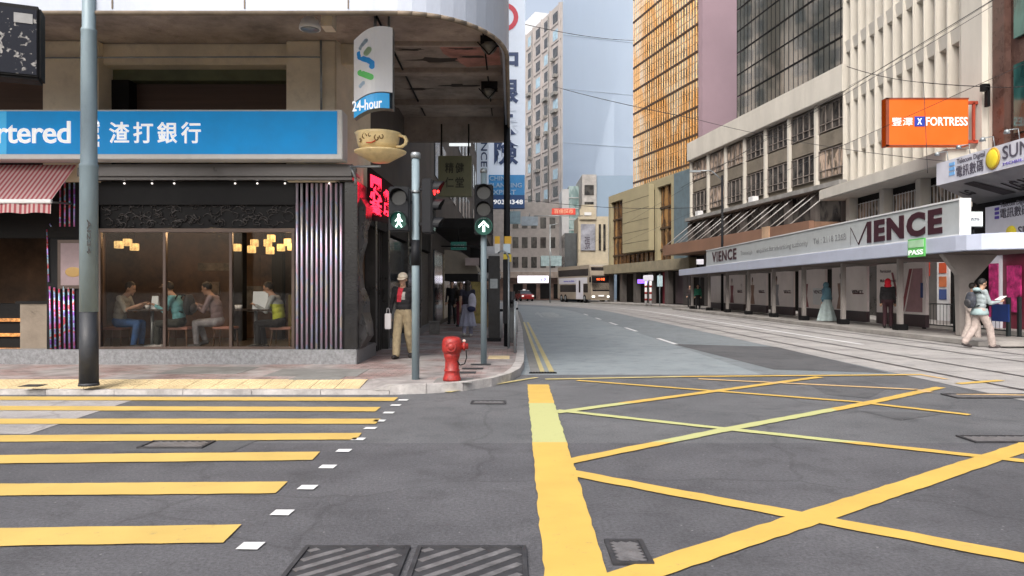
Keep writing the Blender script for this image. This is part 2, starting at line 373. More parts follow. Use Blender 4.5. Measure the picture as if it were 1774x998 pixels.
# ---- left pavement with kerb
def corner(off):
    pts = [(-60, 10.42+off), (-1.7, 10.42+off)]
    for (x, y) in ((-1.2,10.52),(-.7,10.8),(-.3,11.3),(-.02,12.0),(.14,12.8),(.22,14),(.26,16),(.3,20)):
        t = min(1, max(0, (y-10.4)/2.2)); pts.append((x-off*t, y+off*(1-t)))
    for Y in (25,35,45,50,55,60,65,70,75,80,90,110): pts.append((.35-off+bend(Y), Y))
    return pts
kerbo, kerbi = corner(0), corner(.16)
M['kerb'] = mat('kerb_granite', (.42,.4,.39), .8, var=.25, scale=3, bump=.3, dirt=.4, dirtcol=(.12,.11,.1))
mb = MB()
for i in range(len(kerbo)-1):
    a, b, c, d = kerbo[i], kerbo[i+1], kerbi[i+1], kerbi[i]
    # individual kerb stones
    L = math.dist(a, b); n = max(1, round(L/.95)); hk = .062 if i == 0 else .128
    for k in range(n):
        t0, t1 = k/n, (k+1)/n-.008/L
        lp = lambda p, q, t: (p[0]+(q[0]-p[0])*t, p[1]+(q[1]-p[1])*t)
        q = [lp(a,b,t0), lp(a,b,t1), lp(d,c,t1), lp(d,c,t0)]
        mb.prism(q, -.01, hk)
mb.add([(-1.95,10.42,.058),(-1.7,10.42,.058),(-1.7,10.42,.128),(-1.95,10.58,.055),(-1.7,10.58,.058),(-1.7,10.58,.128)],[(0,1,2),(3,5,4),(0,2,5,3),(1,4,5,2)])
struct(mb, 'kerb', M['kerb'])
def brickmat():
    m = bpy.data.materials.new('pavement_bricks'); m.use_nodes = True; n, l, b = nodes_of(m)
    g = n.new('ShaderNodeNewGeometry'); br = n.new('ShaderNodeTexBrick'); br.inputs['Scale'].default_value = 1
    br.inputs['Color1'].default_value = (.28,.19,.18,1); br.inputs['Color2'].default_value = (.33,.27,.26,1); br.inputs['Mortar'].default_value = (.13,.12,.115,1)
    br.inputs['Brick Width'].default_value = .2; br.inputs['Row Height'].default_value = .1; br.inputs['Mortar Size'].default_value = .006; br.inputs['Bias'].default_value = -.1
    l.new(g.outputs['Position'], br.inputs[0])
    t = n.new('ShaderNodeTexNoise'); t.inputs['Scale'].default_value = .9; t.inputs['Detail'].default_value = 8; l.new(g.outputs['Position'], t.inputs[0])
    r = n.new('ShaderNodeMapRange'); r.inputs[1].default_value = .44; r.inputs[2].default_value = .58; l.new(t.outputs[0], r.inputs[0])
    mx = n.new('ShaderNodeMix'); mx.data_type = 'RGBA'; mx.inputs[7].default_value = (.31,.29,.285,1)
    l.new(r.outputs[0], mx.inputs[0]); l.new(br.outputs[0], mx.inputs[6])
    t2 = n.new('ShaderNodeTexNoise'); t2.inputs['Scale'].default_value = 4; t2.inputs['Detail'].default_value = 9; l.new(g.outputs['Position'], t2.inputs[0])
    r2 = n.new('ShaderNodeMapRange'); r2.inputs[1].default_value = .3; r2.inputs[2].default_value = .7; r2.inputs[3].default_value = .65; r2.inputs[4].default_value = 1.25; l.new(t2.outputs[0], r2.inputs[0])
    m2 = n.new('ShaderNodeMix'); m2.data_type = 'RGBA'; m2.blend_type = 'MULTIPLY'; m2.inputs[0].default_value = 1; l.new(mx.outputs[2], m2.inputs[6]); l.new(r2.outputs[0], m2.inputs[7])
    l.new(m2.outputs[2], b.inputs['Base Color']); b.inputs['Roughness'].default_value = .75
    bp = n.new('ShaderNodeBump'); bp.inputs['Strength'].default_value = .5; bp.inputs['Distance'].default_value = .01; l.new(br.outputs['Fac'], bp.inputs['Height']); bp.invert = True; l.new(bp.outputs[0], b.inputs['Normal'])
    return m
M['bricks'] = brickmat()
mb = MB(); n = len(kerbi)
poly = [(-60,11.3),(-2.1,11.3),(-1.7,10.58)]+list(kerbi)[2:]+[(-60, 110)]
mb.add([(p[0],p[1],.12) for p in poly], [list(range(len(poly)))]); mb.add([(-60,11.3,.12),(-2.1,11.3,.12),(-1.7,10.58,.12),(-1.95,10.58,.055),(-60,10.58,.055)], [(0,1,3,4),(1,2,3)]); struct(mb, 'pavement', M['bricks'])
M['tan'] = mat('tactile_tan', (.6,.48,.28), .8, var=.15, scale=2, dirt=.35, dirtcol=(.2,.17,.13), bump=.3)
M['slab'] = mat('grey_slab', (.2,.2,.195), .85, var=.2, scale=3, dirt=.3)
for i in range(24):
    x0 = -9.6+.355*i; mb = MB(); mb.box(x0, x0+.345, 10.6, 11.2, .118, .126)
    for a in range(5):
        for c in range(7): mb.cyl((x0+.04+a*.066, 10.67+c*.077, .126), (x0+.04+a*.066, 10.67+c*.077, .131), .017, .012, 6)
    for q in mb.v: q.z += .006-(11.3-q.y)/.72*.065
    if x0+.345 < -2.0: struct(mb, 'tactile_tile', M['tan'])
for (a, b, c, d) in ((270,450,636,648),(455,640,640,652),(500,600,652,658)):
    p = G(a,d,.12); q = G(b,c,.12); struct(MB().box(p.x, q.x, p.y, q.y, .117, .1245), 'paving_slab', M['slab'])
p = G(845,622,.12); q = G(885,612,.12); struct(MB().box(p.x, p.x+.42, p.y, p.y+.7, .117, .1245), 'paving_slab', M['tan'])
M['redmat'] = mat('red_mat', (.22,.015,.02), .9, var=.2)
struct(strip(.33,.55,13,60,.006), 'gutter', M['slab'])
for x0, x1 in ((.5,.58),(.66,.75)):
    struct(strip(x0, x1, 13.3, 34, .0105), 'double_yellow_line', M['yelpale'])
mb = MB(); mb.box(.3,.78,13.05,13.2,.006,.016)
for k in range(9): mb.box(.32+k*.05,.345+k*.05,13.06,13.19,.016,.022)
solo(mb, 'gutter_grate', M['black'], 'narrow black drain grate at the start of the double yellow lines', 'drain grate')
# right platform (tram island) and far right pavement
M['plat'] = mat('platform_concrete', (.3,.285,.27), .85, var=.2, scale=1, dirt=.3, dirtcol=(.12,.11,.1))
struct(MB().box(11.95,14.3,19.2,56,0,.14), 'tram_platform', M['plat'], .02)
struct(MB().prism([(16.2,-10),(60,-10),(60,110),(8.5,110),(9.0,86),(14.3,62),(16.2,48)], -.01,.13), 'pavement', M['plat'])
# ---- manhole covers
M['iron'] = mat('cast_iron', (.045,.045,.05), .6, .3, var=.25, scale=8, dirt=.4, dirtcol=(.11,.1,.095))
M['ironrib'] = mat('worn_iron_rib', (.17,.165,.17), .5, .3, var=.3, scale=10, dirt=.4, dirtcol=(.07,.065,.06))
def cover(pa, pb, ya, yb, label, flip=False, tri=False, n=9):
    x0, x1 = pa, pb; o = thing('manhole_cover', label, 'manhole cover', ((x0+x1)/2,(ya+yb)/2,.009), group=None)
    fr = MB()
    t = .025
    for (a,b,c,d) in ((x0,x1,ya,ya+t),(x0,x1,yb-t,yb),(x0,x0+t,ya+t,yb-t),(x1-t,x1,ya+t,yb-t)): fr.box(a,b,c,d,.004,.018)
    fr.build('frame', M['iron'], o)
    pl = MB(); pl.box(x0+t,x1-t,ya+t,yb-t,.003,.009); pl.build('plate', M['iron'], o)
    rb = MB(); W_, H_ = x1-x0-2*t, yb-ya-2*t
    for k in range(n*2):
        s = (k+.5)/n*(W_+H_)/2*1.0
        # diagonal rib clipped to the plate
        a = (min(s,W_), max(0,s-W_)); b = (max(0,s-H_), min(s,H_))
        if math.dist(a,b) < .05: continue
        if flip: a = (W_-a[0],a[1]); b = (W_-b[0],b[1])
        A = Vector((x0+t+a[0],ya+t+a[1],.012)); B = Vector((x0+t+b[0],ya+t+b[1],.012)); d = (B-A).normalized(); p = Vector((-d.y,d.x,0))*min(.022,(W_+H_)/n*.16)
        A += d*.02; B -= d*.02
        rb.add([A-p,B-p,B+p,A+p,A-p-ZP*.004,B-p-ZP*.004,B+p-ZP*.004,A+p-ZP*.004], [(0,1,2,3),(0,4,5,1),(1,5,6,2),(2,6,7,3),(3,7,4,0)])
    rb.build('tread_ribs', M['ironrib'], o); return o
cover(-1.16,-.57,3.3,4.22,'left half of the wide ribbed iron road cover at the near edge of the asphalt', True, n=5)
cover(-.53,.08,3.3,4.22,'right half of the wide ribbed iron road cover, touching the thick yellow line', True, n=5)
cover(.53,.75,3.95,4.33,'small square ribbed iron cover just right of the thick yellow line', False, n=5)
p = G(1690,768); cover(p.x,p.x+1.1,p.y,p.y+.32,'iron cover in the asphalt inside the yellow box at the right edge', n=8)
p = G(236,778); cover(p.x,p.x+.6,p.y,p.y+.32,'worn iron cover between the yellow crossing stripes', n=6)
p = G(1655,690); cover(p.x,p.x+1.2,p.y-.05,p.y+.35,'iron cover edged with faded orange paint beside the tram rail', n=6)
p = G(815,701); cover(p.x,p.x+.45,p.y,p.y+.25,'small iron cover in the asphalt off the kerb corner', n=5)
p = G(30,671,.12)
mb = MB(); mb.box(p.x,p.x+.28,p.y,p.y+.22,.126,.133)
for k in range(5): mb.box(p.x+.02,p.x+.26,p.y+.02+k*.04,p.y+.04+k*.04,.133,.137)
solo(mb, 'drain_cover', M['iron'], 'small dark drain cover set in the tan tiles at left', 'drain cover')
# ================================================================ LEFT CORNER BUILDING
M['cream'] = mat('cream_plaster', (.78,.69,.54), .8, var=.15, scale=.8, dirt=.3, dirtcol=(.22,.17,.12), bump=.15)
M['brownrec'] = mat('brown_shutter', (.11,.065,.045), .6, var=.2, stretch=(.3,1,14), scale=1)
M['greenlin'] = mat('green_lintel', (.13,.14,.075), .7, var=.3, scale=1)
M['fasc'] = mat('canopy_metal', (.4,.44,.52), .4, .1, var=.08, scale=1.2, dirt=.25, dirtcol=(.3,.29,.33), stretch=(1,1,.4))
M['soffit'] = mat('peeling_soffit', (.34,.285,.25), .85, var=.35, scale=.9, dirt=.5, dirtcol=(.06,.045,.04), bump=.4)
M['bead'] = mat('weathered_band', (.2,.16,.12), .8, var=.3, scale=2)
M['plinth'] = mat('granite_plinth', (.2,.205,.215), .5, var=.25, scale=22, bump=.1)
M['blkpol'] = mat('black_polished_panel', (.012,.012,.014), .18, var=.3, scale=2)
M['glassd'] = None
def glass(name, col=(.9,.95,1), rough=.03, mixf=.12):
    m = bpy.data.materials.new(name); m.use_nodes = True; n = m.node_tree.nodes; l = m.node_tree.links; n.remove(n['Principled BSDF'])
    t = n.new('ShaderNodeBsdfTransparent'); t.inputs[0].default_value = (*col,1); gl = n.new('ShaderNodeBsdfGlossy'); gl.inputs['Roughness'].default_value = rough
    mx = n.new('ShaderNodeMixShader'); fr = n.new('ShaderNodeLayerWeight'); fr.inputs[0].default_value = .25
    r = n.new('ShaderNodeMapRange'); r.inputs[3].default_value = mixf*.5; r.inputs[4].default_value = min(1,mixf*5); l.new(fr.outputs['Fresnel'], r.inputs[0])
    l.new(r.outputs[0], mx.inputs[0]); l.new(t.outputs[0], mx.inputs[1]); l.new(gl.outputs[0], mx.inputs[2]); l.new(mx.outputs[0], n['Material Output'].inputs[0])
    return m
M['shopglass'] = glass('shop_glass', (.85,.83,.8), .02, .035)
XL, XC, YF = -12.5, -2.79, 13.6      # left end, corner, front wall
cb = thing('corner_building', 'corner building at left with a rounded canopy over its café and bank sign', 'building', (-7,14,.12))
# plinth, side plinth
mb = MB(); mb.box(XL,XC,YF-.12,YF+.15,.1,.385); mb.box(-3.0,XC,YF+.15,15.4,.1,.385); mb.box(-3.0,XC+.02,17.2,26,.1,.3); mb.build('plinth', M['plinth'], cb, .015)
# canopy: fascia sheet with rounded corner
path = [(XL-8,10.5),(-1.6,10.5)]
for k in range(1,13):
    a = k/12*math.pi/2; path.append((-1.6+1.52*math.sin(a), 12.5-2.0*math.cos(a)))
path += [(-.08,19.6)]
zin = 5.36
mb = MB(); th = .08
for i in range(len(path)-1):
    a, b = Vector((*path[i],0)), Vector((*path[i+1],0)); d = (b-a).normalized(); p = Vector((-d.y,d.x,0))*th
    zz = 8.6
    vs = [a+ZP*zin,b+ZP*zin,b+p+ZP*zin,a+p+ZP*zin,a+ZP*zz,b+ZP*zz,b+p+ZP*zz,a+p+ZP*zz]
    mb.add(vs, [(0,3,2,1),(4,5,6,7),(0,1,5,4),(2,3,7,6)])
mb.build('canopy_fascia', M['fasc'], cb)
# seams of the fascia panels
mb = MB()
for x in (-9.3,-7.45,-5.6,-3.75,-2.3): mb.box(x,x+.018,10.488,10.499,zin+.03,8.6)
mb.build('fascia_seam', M['bead'], cb)
mb = MB()
for i in range(len(path)-1):
    a, b = Vector((*path[i],zin-.03)), Vector((*path[i+1],zin-.03)); mb.cyl(a, b, .035, .035, 8)
mb.build('drip_edge', M['bead'], cb)
# canopy ceiling and end wall
inner = [(x+(0 if i < 2 else 0), y) for i,(x,y) in enumerate(path)]
mb = MB(); pol = [(p[0]-.1 if p[0] > -1 else p[0], p[1]+.09) for p in path]+[(-.18,19.5),(-3.0,19.5),(-3.0,17.0),(XL-8,17.0)]
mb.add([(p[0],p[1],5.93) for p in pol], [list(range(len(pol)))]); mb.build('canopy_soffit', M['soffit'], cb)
mb = MB(); mb.box(-3.0,-.17,19.4,19.58,5.3,9); mb.build('canopy_end_wall', M['soffit'], cb)
# dropped beams on the underside of the side canopy
mb = MB(); mb.box(-2.78,-.2,15.1,15.4,5.84,5.95); mb.box(-2.78,-.2,17.6,17.9,5.8,5.95); mb.box(-2.78,-.2,13.5,13.62,5.86,5.95); mb.build_each('canopy_beam', M['soffit'], cb, .02)
# peeled flakes
M['flake'] = mat('bare_concrete', (.05,.038,.032), .9, var=.3)
M['pinkpaint'] = mat('old_pink_paint', (.5,.24,.2), .85, var=.3, scale=2, dirt=.4)
mb = MB(); random.seed(3)
for (cx, cy, s) in ((-1.5,14.6,.42),(-1.9,13.95,.2),(-.9,13.9,.16),(-.7,14.4,.2),(-1.2,16.4,.3),(-2.1,16.7,.25),(-.6,18.4,.22),(-1.2,12.3,.15),(-.8,12.0,.1)):
    pts = []
    for k in range(14):
        a = k/14*2*math.pi; r = s*random.uniform(.35,1.1); pts.append((cx+r*1.7*math.cos(a), cy+r*.45*math.sin(a), 5.926))
    mb.add(pts, [list(range(14))])
mb.build('bare_patch', M['flake'], cb)
mb = MB(); pts = [(-1.35,13.66),(-.25,13.66),(-.22,14.9),(-.9,15.05),(-1.1,14.6),(-1.3,14.2)]
mb.add([(a,b,5.9285) for a,b in pts], [list(range(6))]); mb.build('pink_paint_area', M['pinkpaint'], cb)
# upper wall: pillars, recess, lintel
mb = MB(); 
mb.box(-8.42,-7.42,YF-.15,YF+.5,3.4,5.93); mb.box(-4.05,-3.15,YF-.15,YF+.5,3.4,5.93); mb.build_each('wall_pillar', M['cream'], cb, .02)
mb = MB(); mb.box(XL,XC,YF+.02,YF+.9,5.55,5.93); mb.build('wall_beam', M['cream'], cb, .02)
mb = MB(); mb.fbox(Vector((-3.15,YF-.15,0)), XP*1, ZP, YP, 0,.001, 0,0, 0,0) if False else None
mb.add([(-3.15,YF-.15,3.4),(-2.79,YF+1.2,3.4),(-2.79,YF+1.2,5.93),(-3.15,YF-.15,5.93)], [(0,1,2,3)])
mb.build('splayed_wall', M['cream'], cb)
MB().box(-2.9,-2.79,YF+1.2,26,3.4,9).build('side_wall', mat('dark_brown_side_wall',(.09,.075,.065),.8,var=.3,scale=.7,dirt=.4), cb)  # side wall dark brown where the corner front is cream
mb = MB(); mb.box(-7.42,-4.05,YF+.35,YF+.6,5.35,5.55); mb.build('recess_lintel', M['greenlin'], cb)
mb = MB(); mb.box(-7.1,-4.05,YF+.6,YF+.66,3.4,5.35); mb.box(XL,-8.42,YF+.3,YF+.36,3.4,5.55); mb.build_each('recess_shutter', M['brownrec'], cb)
mb = MB(); mb.box(-7.42,-7.1,YF+.3,YF+.66,3.4,5.35); mb.build('recess_jamb', M['dark'], cb)
# building body above canopy (storeys, windows) and along the side street
M['bodywall'] = mat('tiled_wall', (.42,.38,.33), .75, var=.12, scale=.6, dirt=.25, dirtcol=(.2,.17,.14))
M['winglass'] = mat('window_glass_dark', (.05,.06,.07), .12, var=.2, spec=.8, bump=.02)
mb = MB(); mb.box(XL-8,-2.9,13.9,26,8.6,22); mb.build('upper_wall', M['bodywall'], cb)
for k in range(4):
    for i in range(8):
        x = -18.5+2*i; z = 10+3*k
        MB().box(x,x+1.3,13.86,13.94,z,z+1.5).build('window', M['winglass'], cb)
    for i in range(5):
        y = 15+2.2*i; MB().box(-2.93,-2.86,y,y+1.3,10+3*k,11.5+3*k).build('window', M['winglass'], cb)
# header over café window
mb = MB(); mb.box(-7.75,XC+.0,YF-.28,YF-.02,3.42,3.70); mb.build('roller_box', mat('grey_roller_box', (.09,.085,.085), .35, .5, var=.15), cb, .06)
mb = MB(); mb.box(XL,-7.5,YF-.05,YF+.2,2.4,3.75); mb.build('shop_header', M['dark'], cb)
mb = MB(); mb.box(-7.5,XC-.9+.1,YF-.02,YF+.14,3.0,3.42); mb.build('dark_header', M['black'], cb)
for x in (-7.0,-6.5,-6.1,-5.0,-4.6,-4.1,-3.3):
    MB().ell((x,YF-.05,3.38),(.018,.018,.015),8,5).build('header_spotlight', mat('spot_emission',(1,.9,.85),emit=1.2,var=0,bump=0), cb)
# filigree panel
M['fil'] = mat('filigree_metal', (.075,.07,.07), .3, .7, var=.3, scale=8)
mb = MB(); mb.box(-7.5,-3.93,YF+.05,YF+.1,2.58,3.0); mb.build('filigree_backing', M['black'], cb)
mb = MB(); random.seed(5)
for k in range(150):
    cx = random.uniform(-7.4,-4.0); cz = random.uniform(2.62,3.1); r = random.uniform(.04,.11); a0 = random.uniform(0,6.3); pts = []
    for j in range(9):
        a = a0+j*.45; rr = r*(1-j*.07); pts.append((cx+rr*math.cos(a)*1.3, YF+.03, cz+rr*math.sin(a)))
    mb.tube(pts, .007, 5)
mb.build('filigree_scrolls', M['fil'], cb)
# café window frame & panes
M['frame'] = mat('dark_bronze_frame', (.09,.065,.055), .35, .5, var=.15)
wz0, wz1 = .385, 2.56
mb = MB(); mb.box(-7.5,-3.93,YF-.03,YF+.06,2.50,2.57); mb.box(-7.5,-3.93,YF-.03,YF+.06,.385,.43)
for x in (-7.5,-6.32,-5.12,-3.99): mb.box(x,x+.055,YF-.025,YF+.055,.43,2.5)
mb.build('window_frame', M['frame'], cb, .006)
for a, b in ((-7.445,-6.32),(-6.265,-5.12),(-5.065,-3.99)): MB().box(a,b,YF+.01,YF+.022,.43,2.5).build('window_pane', M['shopglass'], cb)
# iridescent tubes
m = bpy.data.materials.new('holographic_tube'); m.use_nodes = True; n, l, b = nodes_of(m)
gg = n.new('ShaderNodeNewGeometry'); mp = n.new('ShaderNodeMapping'); mp.inputs['Scale'].default_value = (5,1,1.6); l.new(gg.outputs['Position'], mp.inputs[0])
tn = n.new('ShaderNodeTexNoise'); tn.inputs['Scale'].default_value = 1.1; tn.inputs['Detail'].default_value = 3; l.new(mp.outputs[0], tn.inputs[0])
cr = n.new('ShaderNodeValToRGB'); e = cr.color_ramp.elements; e[0].position = .3; e[0].color = (.6,.6,.64,1); e[1].position = .75; e[1].color = (.66,.65,.68,1)
for p_, c_ in ((.42,(.55,.5,.6)),(.5,(.7,.48,.6)),(.56,(.48,.55,.75)),(.62,(.66,.6,.55))):
    q = e.new(p_); q.color = (*c_,1)
l.new(tn.outputs[0], cr.inputs[0]); l.new(cr.outputs[0], b.inputs['Base Color']); b.inputs['Metallic'].default_value = .6; b.inputs['Roughness'].default_value = .3
M['holo'] = m
m2 = m.copy(); m2.name = 'holographic_tube_vivid'; M['holo2'] = m2
e = [x for x in m2.node_tree.nodes if x.type == 'VALTORGB'][0].color_ramp
for q, c_ in zip(e.elements, ((.1,.4,.5),(.5,.3,.8),(.75,.06,.06),(.35,.7,.85),(.3,.1,.6),(.7,.2,.1))): q.color = (*c_,1)
[x for x in m2.node_tree.nodes if x.type == 'MAPPING'][0].inputs['Scale'].default_value = (2,1,4.5)
m2.node_tree.nodes['Principled BSDF'].inputs['Metallic'].default_value = .5
t = thing('tube_column', 'cluster of shiny silver holographic tubes beside the café window at the corner', 'wall cladding', (-3.5,YF-.04,.385))
MB().box(-3.93,-3.02,YF-.02,YF+.1,.385,3.42).build('backing', M['black'], t)
for k in range(10):
    x = -3.88+k*.088; MB().cyl((x,YF-.045,.39),(x+random.uniform(-.008,.008),YF-.045,3.38),.024,.024,10).build('tube', M['holo'], t)
mb = MB()
for z in (.95,1.45,1.96,2.5,3.02): mb.box(-3.92,-3.04,YF-.048,YF-.03,z,z+.02)
mb.build('band', M['black'], t)
t = thing('tube_column', 'coloured red, blue and violet tube cluster round a poster, left of the tall grey pole', 'wall cladding', (-8.0,YF-.04,.385))
MB().box(-8.42,-7.5,YF-.02,YF+.1,.385,3.42).build('backing', M['black'], t)
for k in range(6):
    x = -8.33+k*.085; MB().cyl((x,YF-.045,.39),(x-.02,YF-.045,1.52-.02*(k%3)),.017,.017,10).build('tube', M['holo2'], t)
    if k > 1: MB().cyl((x,YF-.045,2.6),(x,YF-.045,3.4),.017,.017,10).build('tube', M['holo2'], t)
for k in range(2): MB().cyl((-8.37+k*.05,YF-.045,1.6+k),(-8.4+k*.05,YF-.045,2.55+k*.1),.014,.014,8).build('tube', M['holo2'], t)
ps = thing('poster', 'framed menu poster of a noodle bowl between the coloured tubes', 'poster', (-7.95,YF-.06,1.5))
MB().box(-8.2,-7.62,YF-.06,YF-.03,1.48,2.36).build('frame', M['frame'], ps); MB().box(-8.14,-7.68,YF-.068,YF-.061,1.54,2.3).build('sheet', mat('poster_paper',(.27,.2,.21),.5), ps)
MB().ell((-7.91,YF-.07,1.78),(.15,.006,.09)).build('bowl_picture', mat('noodle_print',(.35,.22,.07),.6), ps)
# corner panels and side shopfront
t = thing('wall_cladding', 'tall black polished cladding wrapping the building corner beside the silver tubes', 'wall cladding', (-2.9,YF,.385))
mb = MB(); mb.box(-3.02,-2.79,YF-.06,YF+.1,.385,3.42); mb.build('front_panel', M['blkpol'], t, .01)
mb = MB(); pr = None
for k in range(15):
    z = .385+(3.42-.385)*k/14; x = -2.78+.10*math.sin(k*.75)+.05*math.sin(k*1.7); y = YF+.55+.25*math.sin(k*.6)
    cur = [Vector((-2.79,YF+.1,z)), Vector((x,YF+.12+.1,z)), Vector((x+.03,y,z)), Vector((-2.79,y+.05,z))]
    if pr:
        for i in range(4): mb.quad(pr[i],cur[i],cur[(i+1)%4],pr[(i+1)%4])
    pr = cur
mb.build('wavy_trim', mat('grey_wavy_trim', (.06,.058,.058), .3, var=.4, scale=3), t)
# side street shopfronts (receding along X=-2.8)
M['sidepan'] = mat('dark_shopfront', (.045,.042,.04), .3, var=.35, scale=1)
sf = thing('side_shopfront', 'dark shopfront receding along the side pavement under the canopy', 'shopfront', (-2.85,20,.12))
mb = MB(); mb.box(-3.02,-2.8,15.4,15.6,.3,3.4); mb.box(-3.02,-2.8,17.0,17.25,.12,3.4); mb.box(-3.02,-2.8,20.2,20.5,.12,3.4); mb.box(-3.02,-2.8,23,23.3,.12,3.4); mb.build_each('pilaster', M['sidepan'], sf, .01)
mb = MB(); mb.box(-3.05,-2.82,14.3,26,2.75,3.45); mb.build('header', M['dark'], sf)
mb = MB(); mb.box(-4.4,-4.3,15,26,.12,3.0); mb.build('inner_wall', M['dark'], sf)
mb = MB(); mb.box(-3.0,-2.9,17.25,20.2,.3,2.7); mb.box(-3.0,-2.9,20.5,23,.3,2.7); mb.build('shop_pane', M['winglass'], sf)
mb = MB(); mb.box(-2.98,-2.9,23.3,25.9,.12,2.7); mb.build('shutter', mat('dull_shutter',(.12,.11,.1),.5,.3,stretch=(1,1,12),scale=2), sf)
for i in range(6): MB().box(-2.99,-2.93,15.7+.22*i,15.74+.22*i,.12,2.75).build('door_bar', M['sidepan'], sf)
# ---- long dark neighbours behind on the left side of the street
M['oldwall'] = mat('old_facade', (.12,.105,.095), .8, var=.25, scale=.4, dirt=.4)
def flat_block(name, label, x0, x1, y0, y1, z0, z1, m, group=None):
    t = thing(name, label, 'building', ((x0+x1)/2,(y0+y1)/2,0)); MB().box(x0,x1,y0,y1,z0,z1).build('wall', m, t); return t
for i, (y0, y1, h, lab) in enumerate(((26.05,38,20,'old dark walk-up block next to the corner building along the left pavement'),(38.05,52,23,'darker second block further up the left pavement'),(52.05,70,21,'farthest old block on the left side of the street'))):
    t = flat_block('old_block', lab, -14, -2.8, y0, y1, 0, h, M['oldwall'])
    MB().box(-2.8,-1.2,y0,y1,3.6,3.95).build('awning_slab', M['dark'], t)
    for k in range(3):
        for j in range(4): MB().box(-2.83,-2.76,y0+1+j*2.8,y0+2.6+j*2.8,5.6+3.2*k,7.2+3.2*k).build('window', M['winglass'], t)
    for j in range(3): MB().box(-2.83,-2.75,y0+.6+j*3.8,y0+3.6+j*3.8,.3,2.9).build('shop_window', mat('lit_shop_window',(.16,.13,.09),.3,emit=.12) if (i+j)%2 else M['winglass'], t)
# ---------------------------------------------------------------- bank fascia sign
M['bankblue'] = mat('bank_blue', (.012,.25,.6), .55, var=.06, emit=.2, spec=.25, bump=0)
M['bankblue2'] = mat('bank_light_blue', (.03,.4,.76), .4, var=.05, emit=.22, bump=0)
ys = 13.0
t = thing('bank_sign', 'long blue bank fascia sign with white Latin and Chinese lettering over the café', 'sign', (-6,ys,3.7))
MB().box(-10.6,-2.94,ys,ys+.42,3.725,4.58).build('white_frame', M['white'], t, .01)
MB().box(-8.75,-3.03,ys-.012,ys-.002,3.81,4.55).build('blue_face', M['bankblue'], t)
MB().box(-10.5,-8.751,ys-.012,ys-.002,3.81,4.55).build('blue_face', M['bankblue2'], t)
text('Standard Chartered', M['letwhite'], t, (X_(124,ys),ys-.014,Z_(249,ys)), XP, ZP, None, .39, .012, .02, 'R', .95)
text('渣打銀行', M['letwhite'], t, (X_(191,ys),ys-.014,Z_(249,ys)), XP, ZP, 1.58, .37, .012, .02, 'L', 1.35)
mb = MB()
for (a, b, c, d) in ((156,232,176,222),(156,244,176,252)): pass
for poly in ([(158,203),(165,208),(163,216),(158,212)],[(158,215),(172,212),(174,219),(160,226)],[(158,226),(172,222),(172,230),(160,236)],[(159,238),(172,234),(174,240),(161,246)],[(162,249),(173,246),(173,255),(160,252)],[(168,206),(174,214),(168,218)]):
    mb.fprism(Vector((0,ys-.014,0)), XP, ZP, YN, [(X_(a,ys),Z_(b,ys)) for a,b in poly], 0, .02)
mb.build('ribbon_logo', M['letwhite'], t)
# blade sign with logo
yb = 12.2
def pb(px, py): return (X_(px,yb), Z_(py,yb))
t = thing('blade_sign', 'curved white bank blade sign with blue and green ribbon logo hanging from the canopy', 'sign', (X_(647,yb),yb,Z_(205,yb)))
mb = MB(); N = 14; fr = []; 
def bl_top(u): return 70-22*math.sin(u*math.pi/2*.98)
def bl_pt(u, v, out=0):
    px = 613+(680-613)*u; top = bl_top(u); bot = 205-16*math.sin(u*math.pi/2)
    py = bot+(top-bot)*v
    return Vector((X_(px,yb), yb-.18*math.sin(u*math.pi)-out, Z_(py,yb)))
def bl_patch(u0,u1,v0,v1,out,n=10):
    m_ = MB(); pr = None
    for i in range(n+1):
        u = u0+(u1-u0)*i/n; c = (bl_pt(u,v0,out), bl_pt(u,v1,out))
        if pr: m_.quad(pr[0],c[0],c[1],pr[1])
        pr = c
    return m_
mb = bl_patch(0,1,.2,1,0); mb.build('white_face', mat('sign_white',(.72,.72,.74),.4,var=.04,bump=0,emit=.12), t)
bl_patch(0,.93,.0,.185,0).build('blue_strip', mat('sign_blue_strip',(.05,.34,.68),.4,var=.04,bump=0,emit=.25), t)
m_ = MB(); pr = None
for i in range(11):
    u = i/10; c = (bl_pt(u,0), bl_pt(u,1), bl_pt(u,1)+YP*.2, bl_pt(u,0)+YP*.2)
    if pr:
        m_.quad(pr[1],c[1],c[2],pr[2]); m_.quad(pr[0],pr[3],c[3],c[0]); m_.quad(pr[2],c[2],c[3],pr[3])
    pr = c
m_.quad(bl_pt(1,0),bl_pt(1,1),bl_pt(1,1)+YP*.2,bl_pt(1,0)+YP*.2); m_.build('edge_case', M['steel'], t)
def uv_of(px, py): return None
def ribbon(pts, m, w):
    m_ = MB(); P_ = [Vector((X_(a,yb), 0, Z_(b,yb))) for a,b in pts]; pr = None
    for i,p in enumerate(P_):
        d = (P_[min(i+1,len(P_)-1)]-P_[max(i-1,0)]).normalized(); q = Vector((-d.z,0,d.x))*w
        u = (p.x-X_(613,yb))/(X_(680,yb)-X_(613,yb)); y = yb-.18*math.sin(u*math.pi)-.008
        c = (Vector((p.x+q.x,y,p.z+q.z)), Vector((p.x-q.x,y,p.z-q.z)))
        if pr: m_.quad(pr[0],c[0],c[1],pr[1])
        m_.add([Vector((p.x+w*math.cos(k*.5236),y-.0005*(i+1),p.z+w*math.sin(k*.5236))) for k in range(12)],[list(range(12))])
        pr = c
    m_.build('logo_ribbon', m, t)
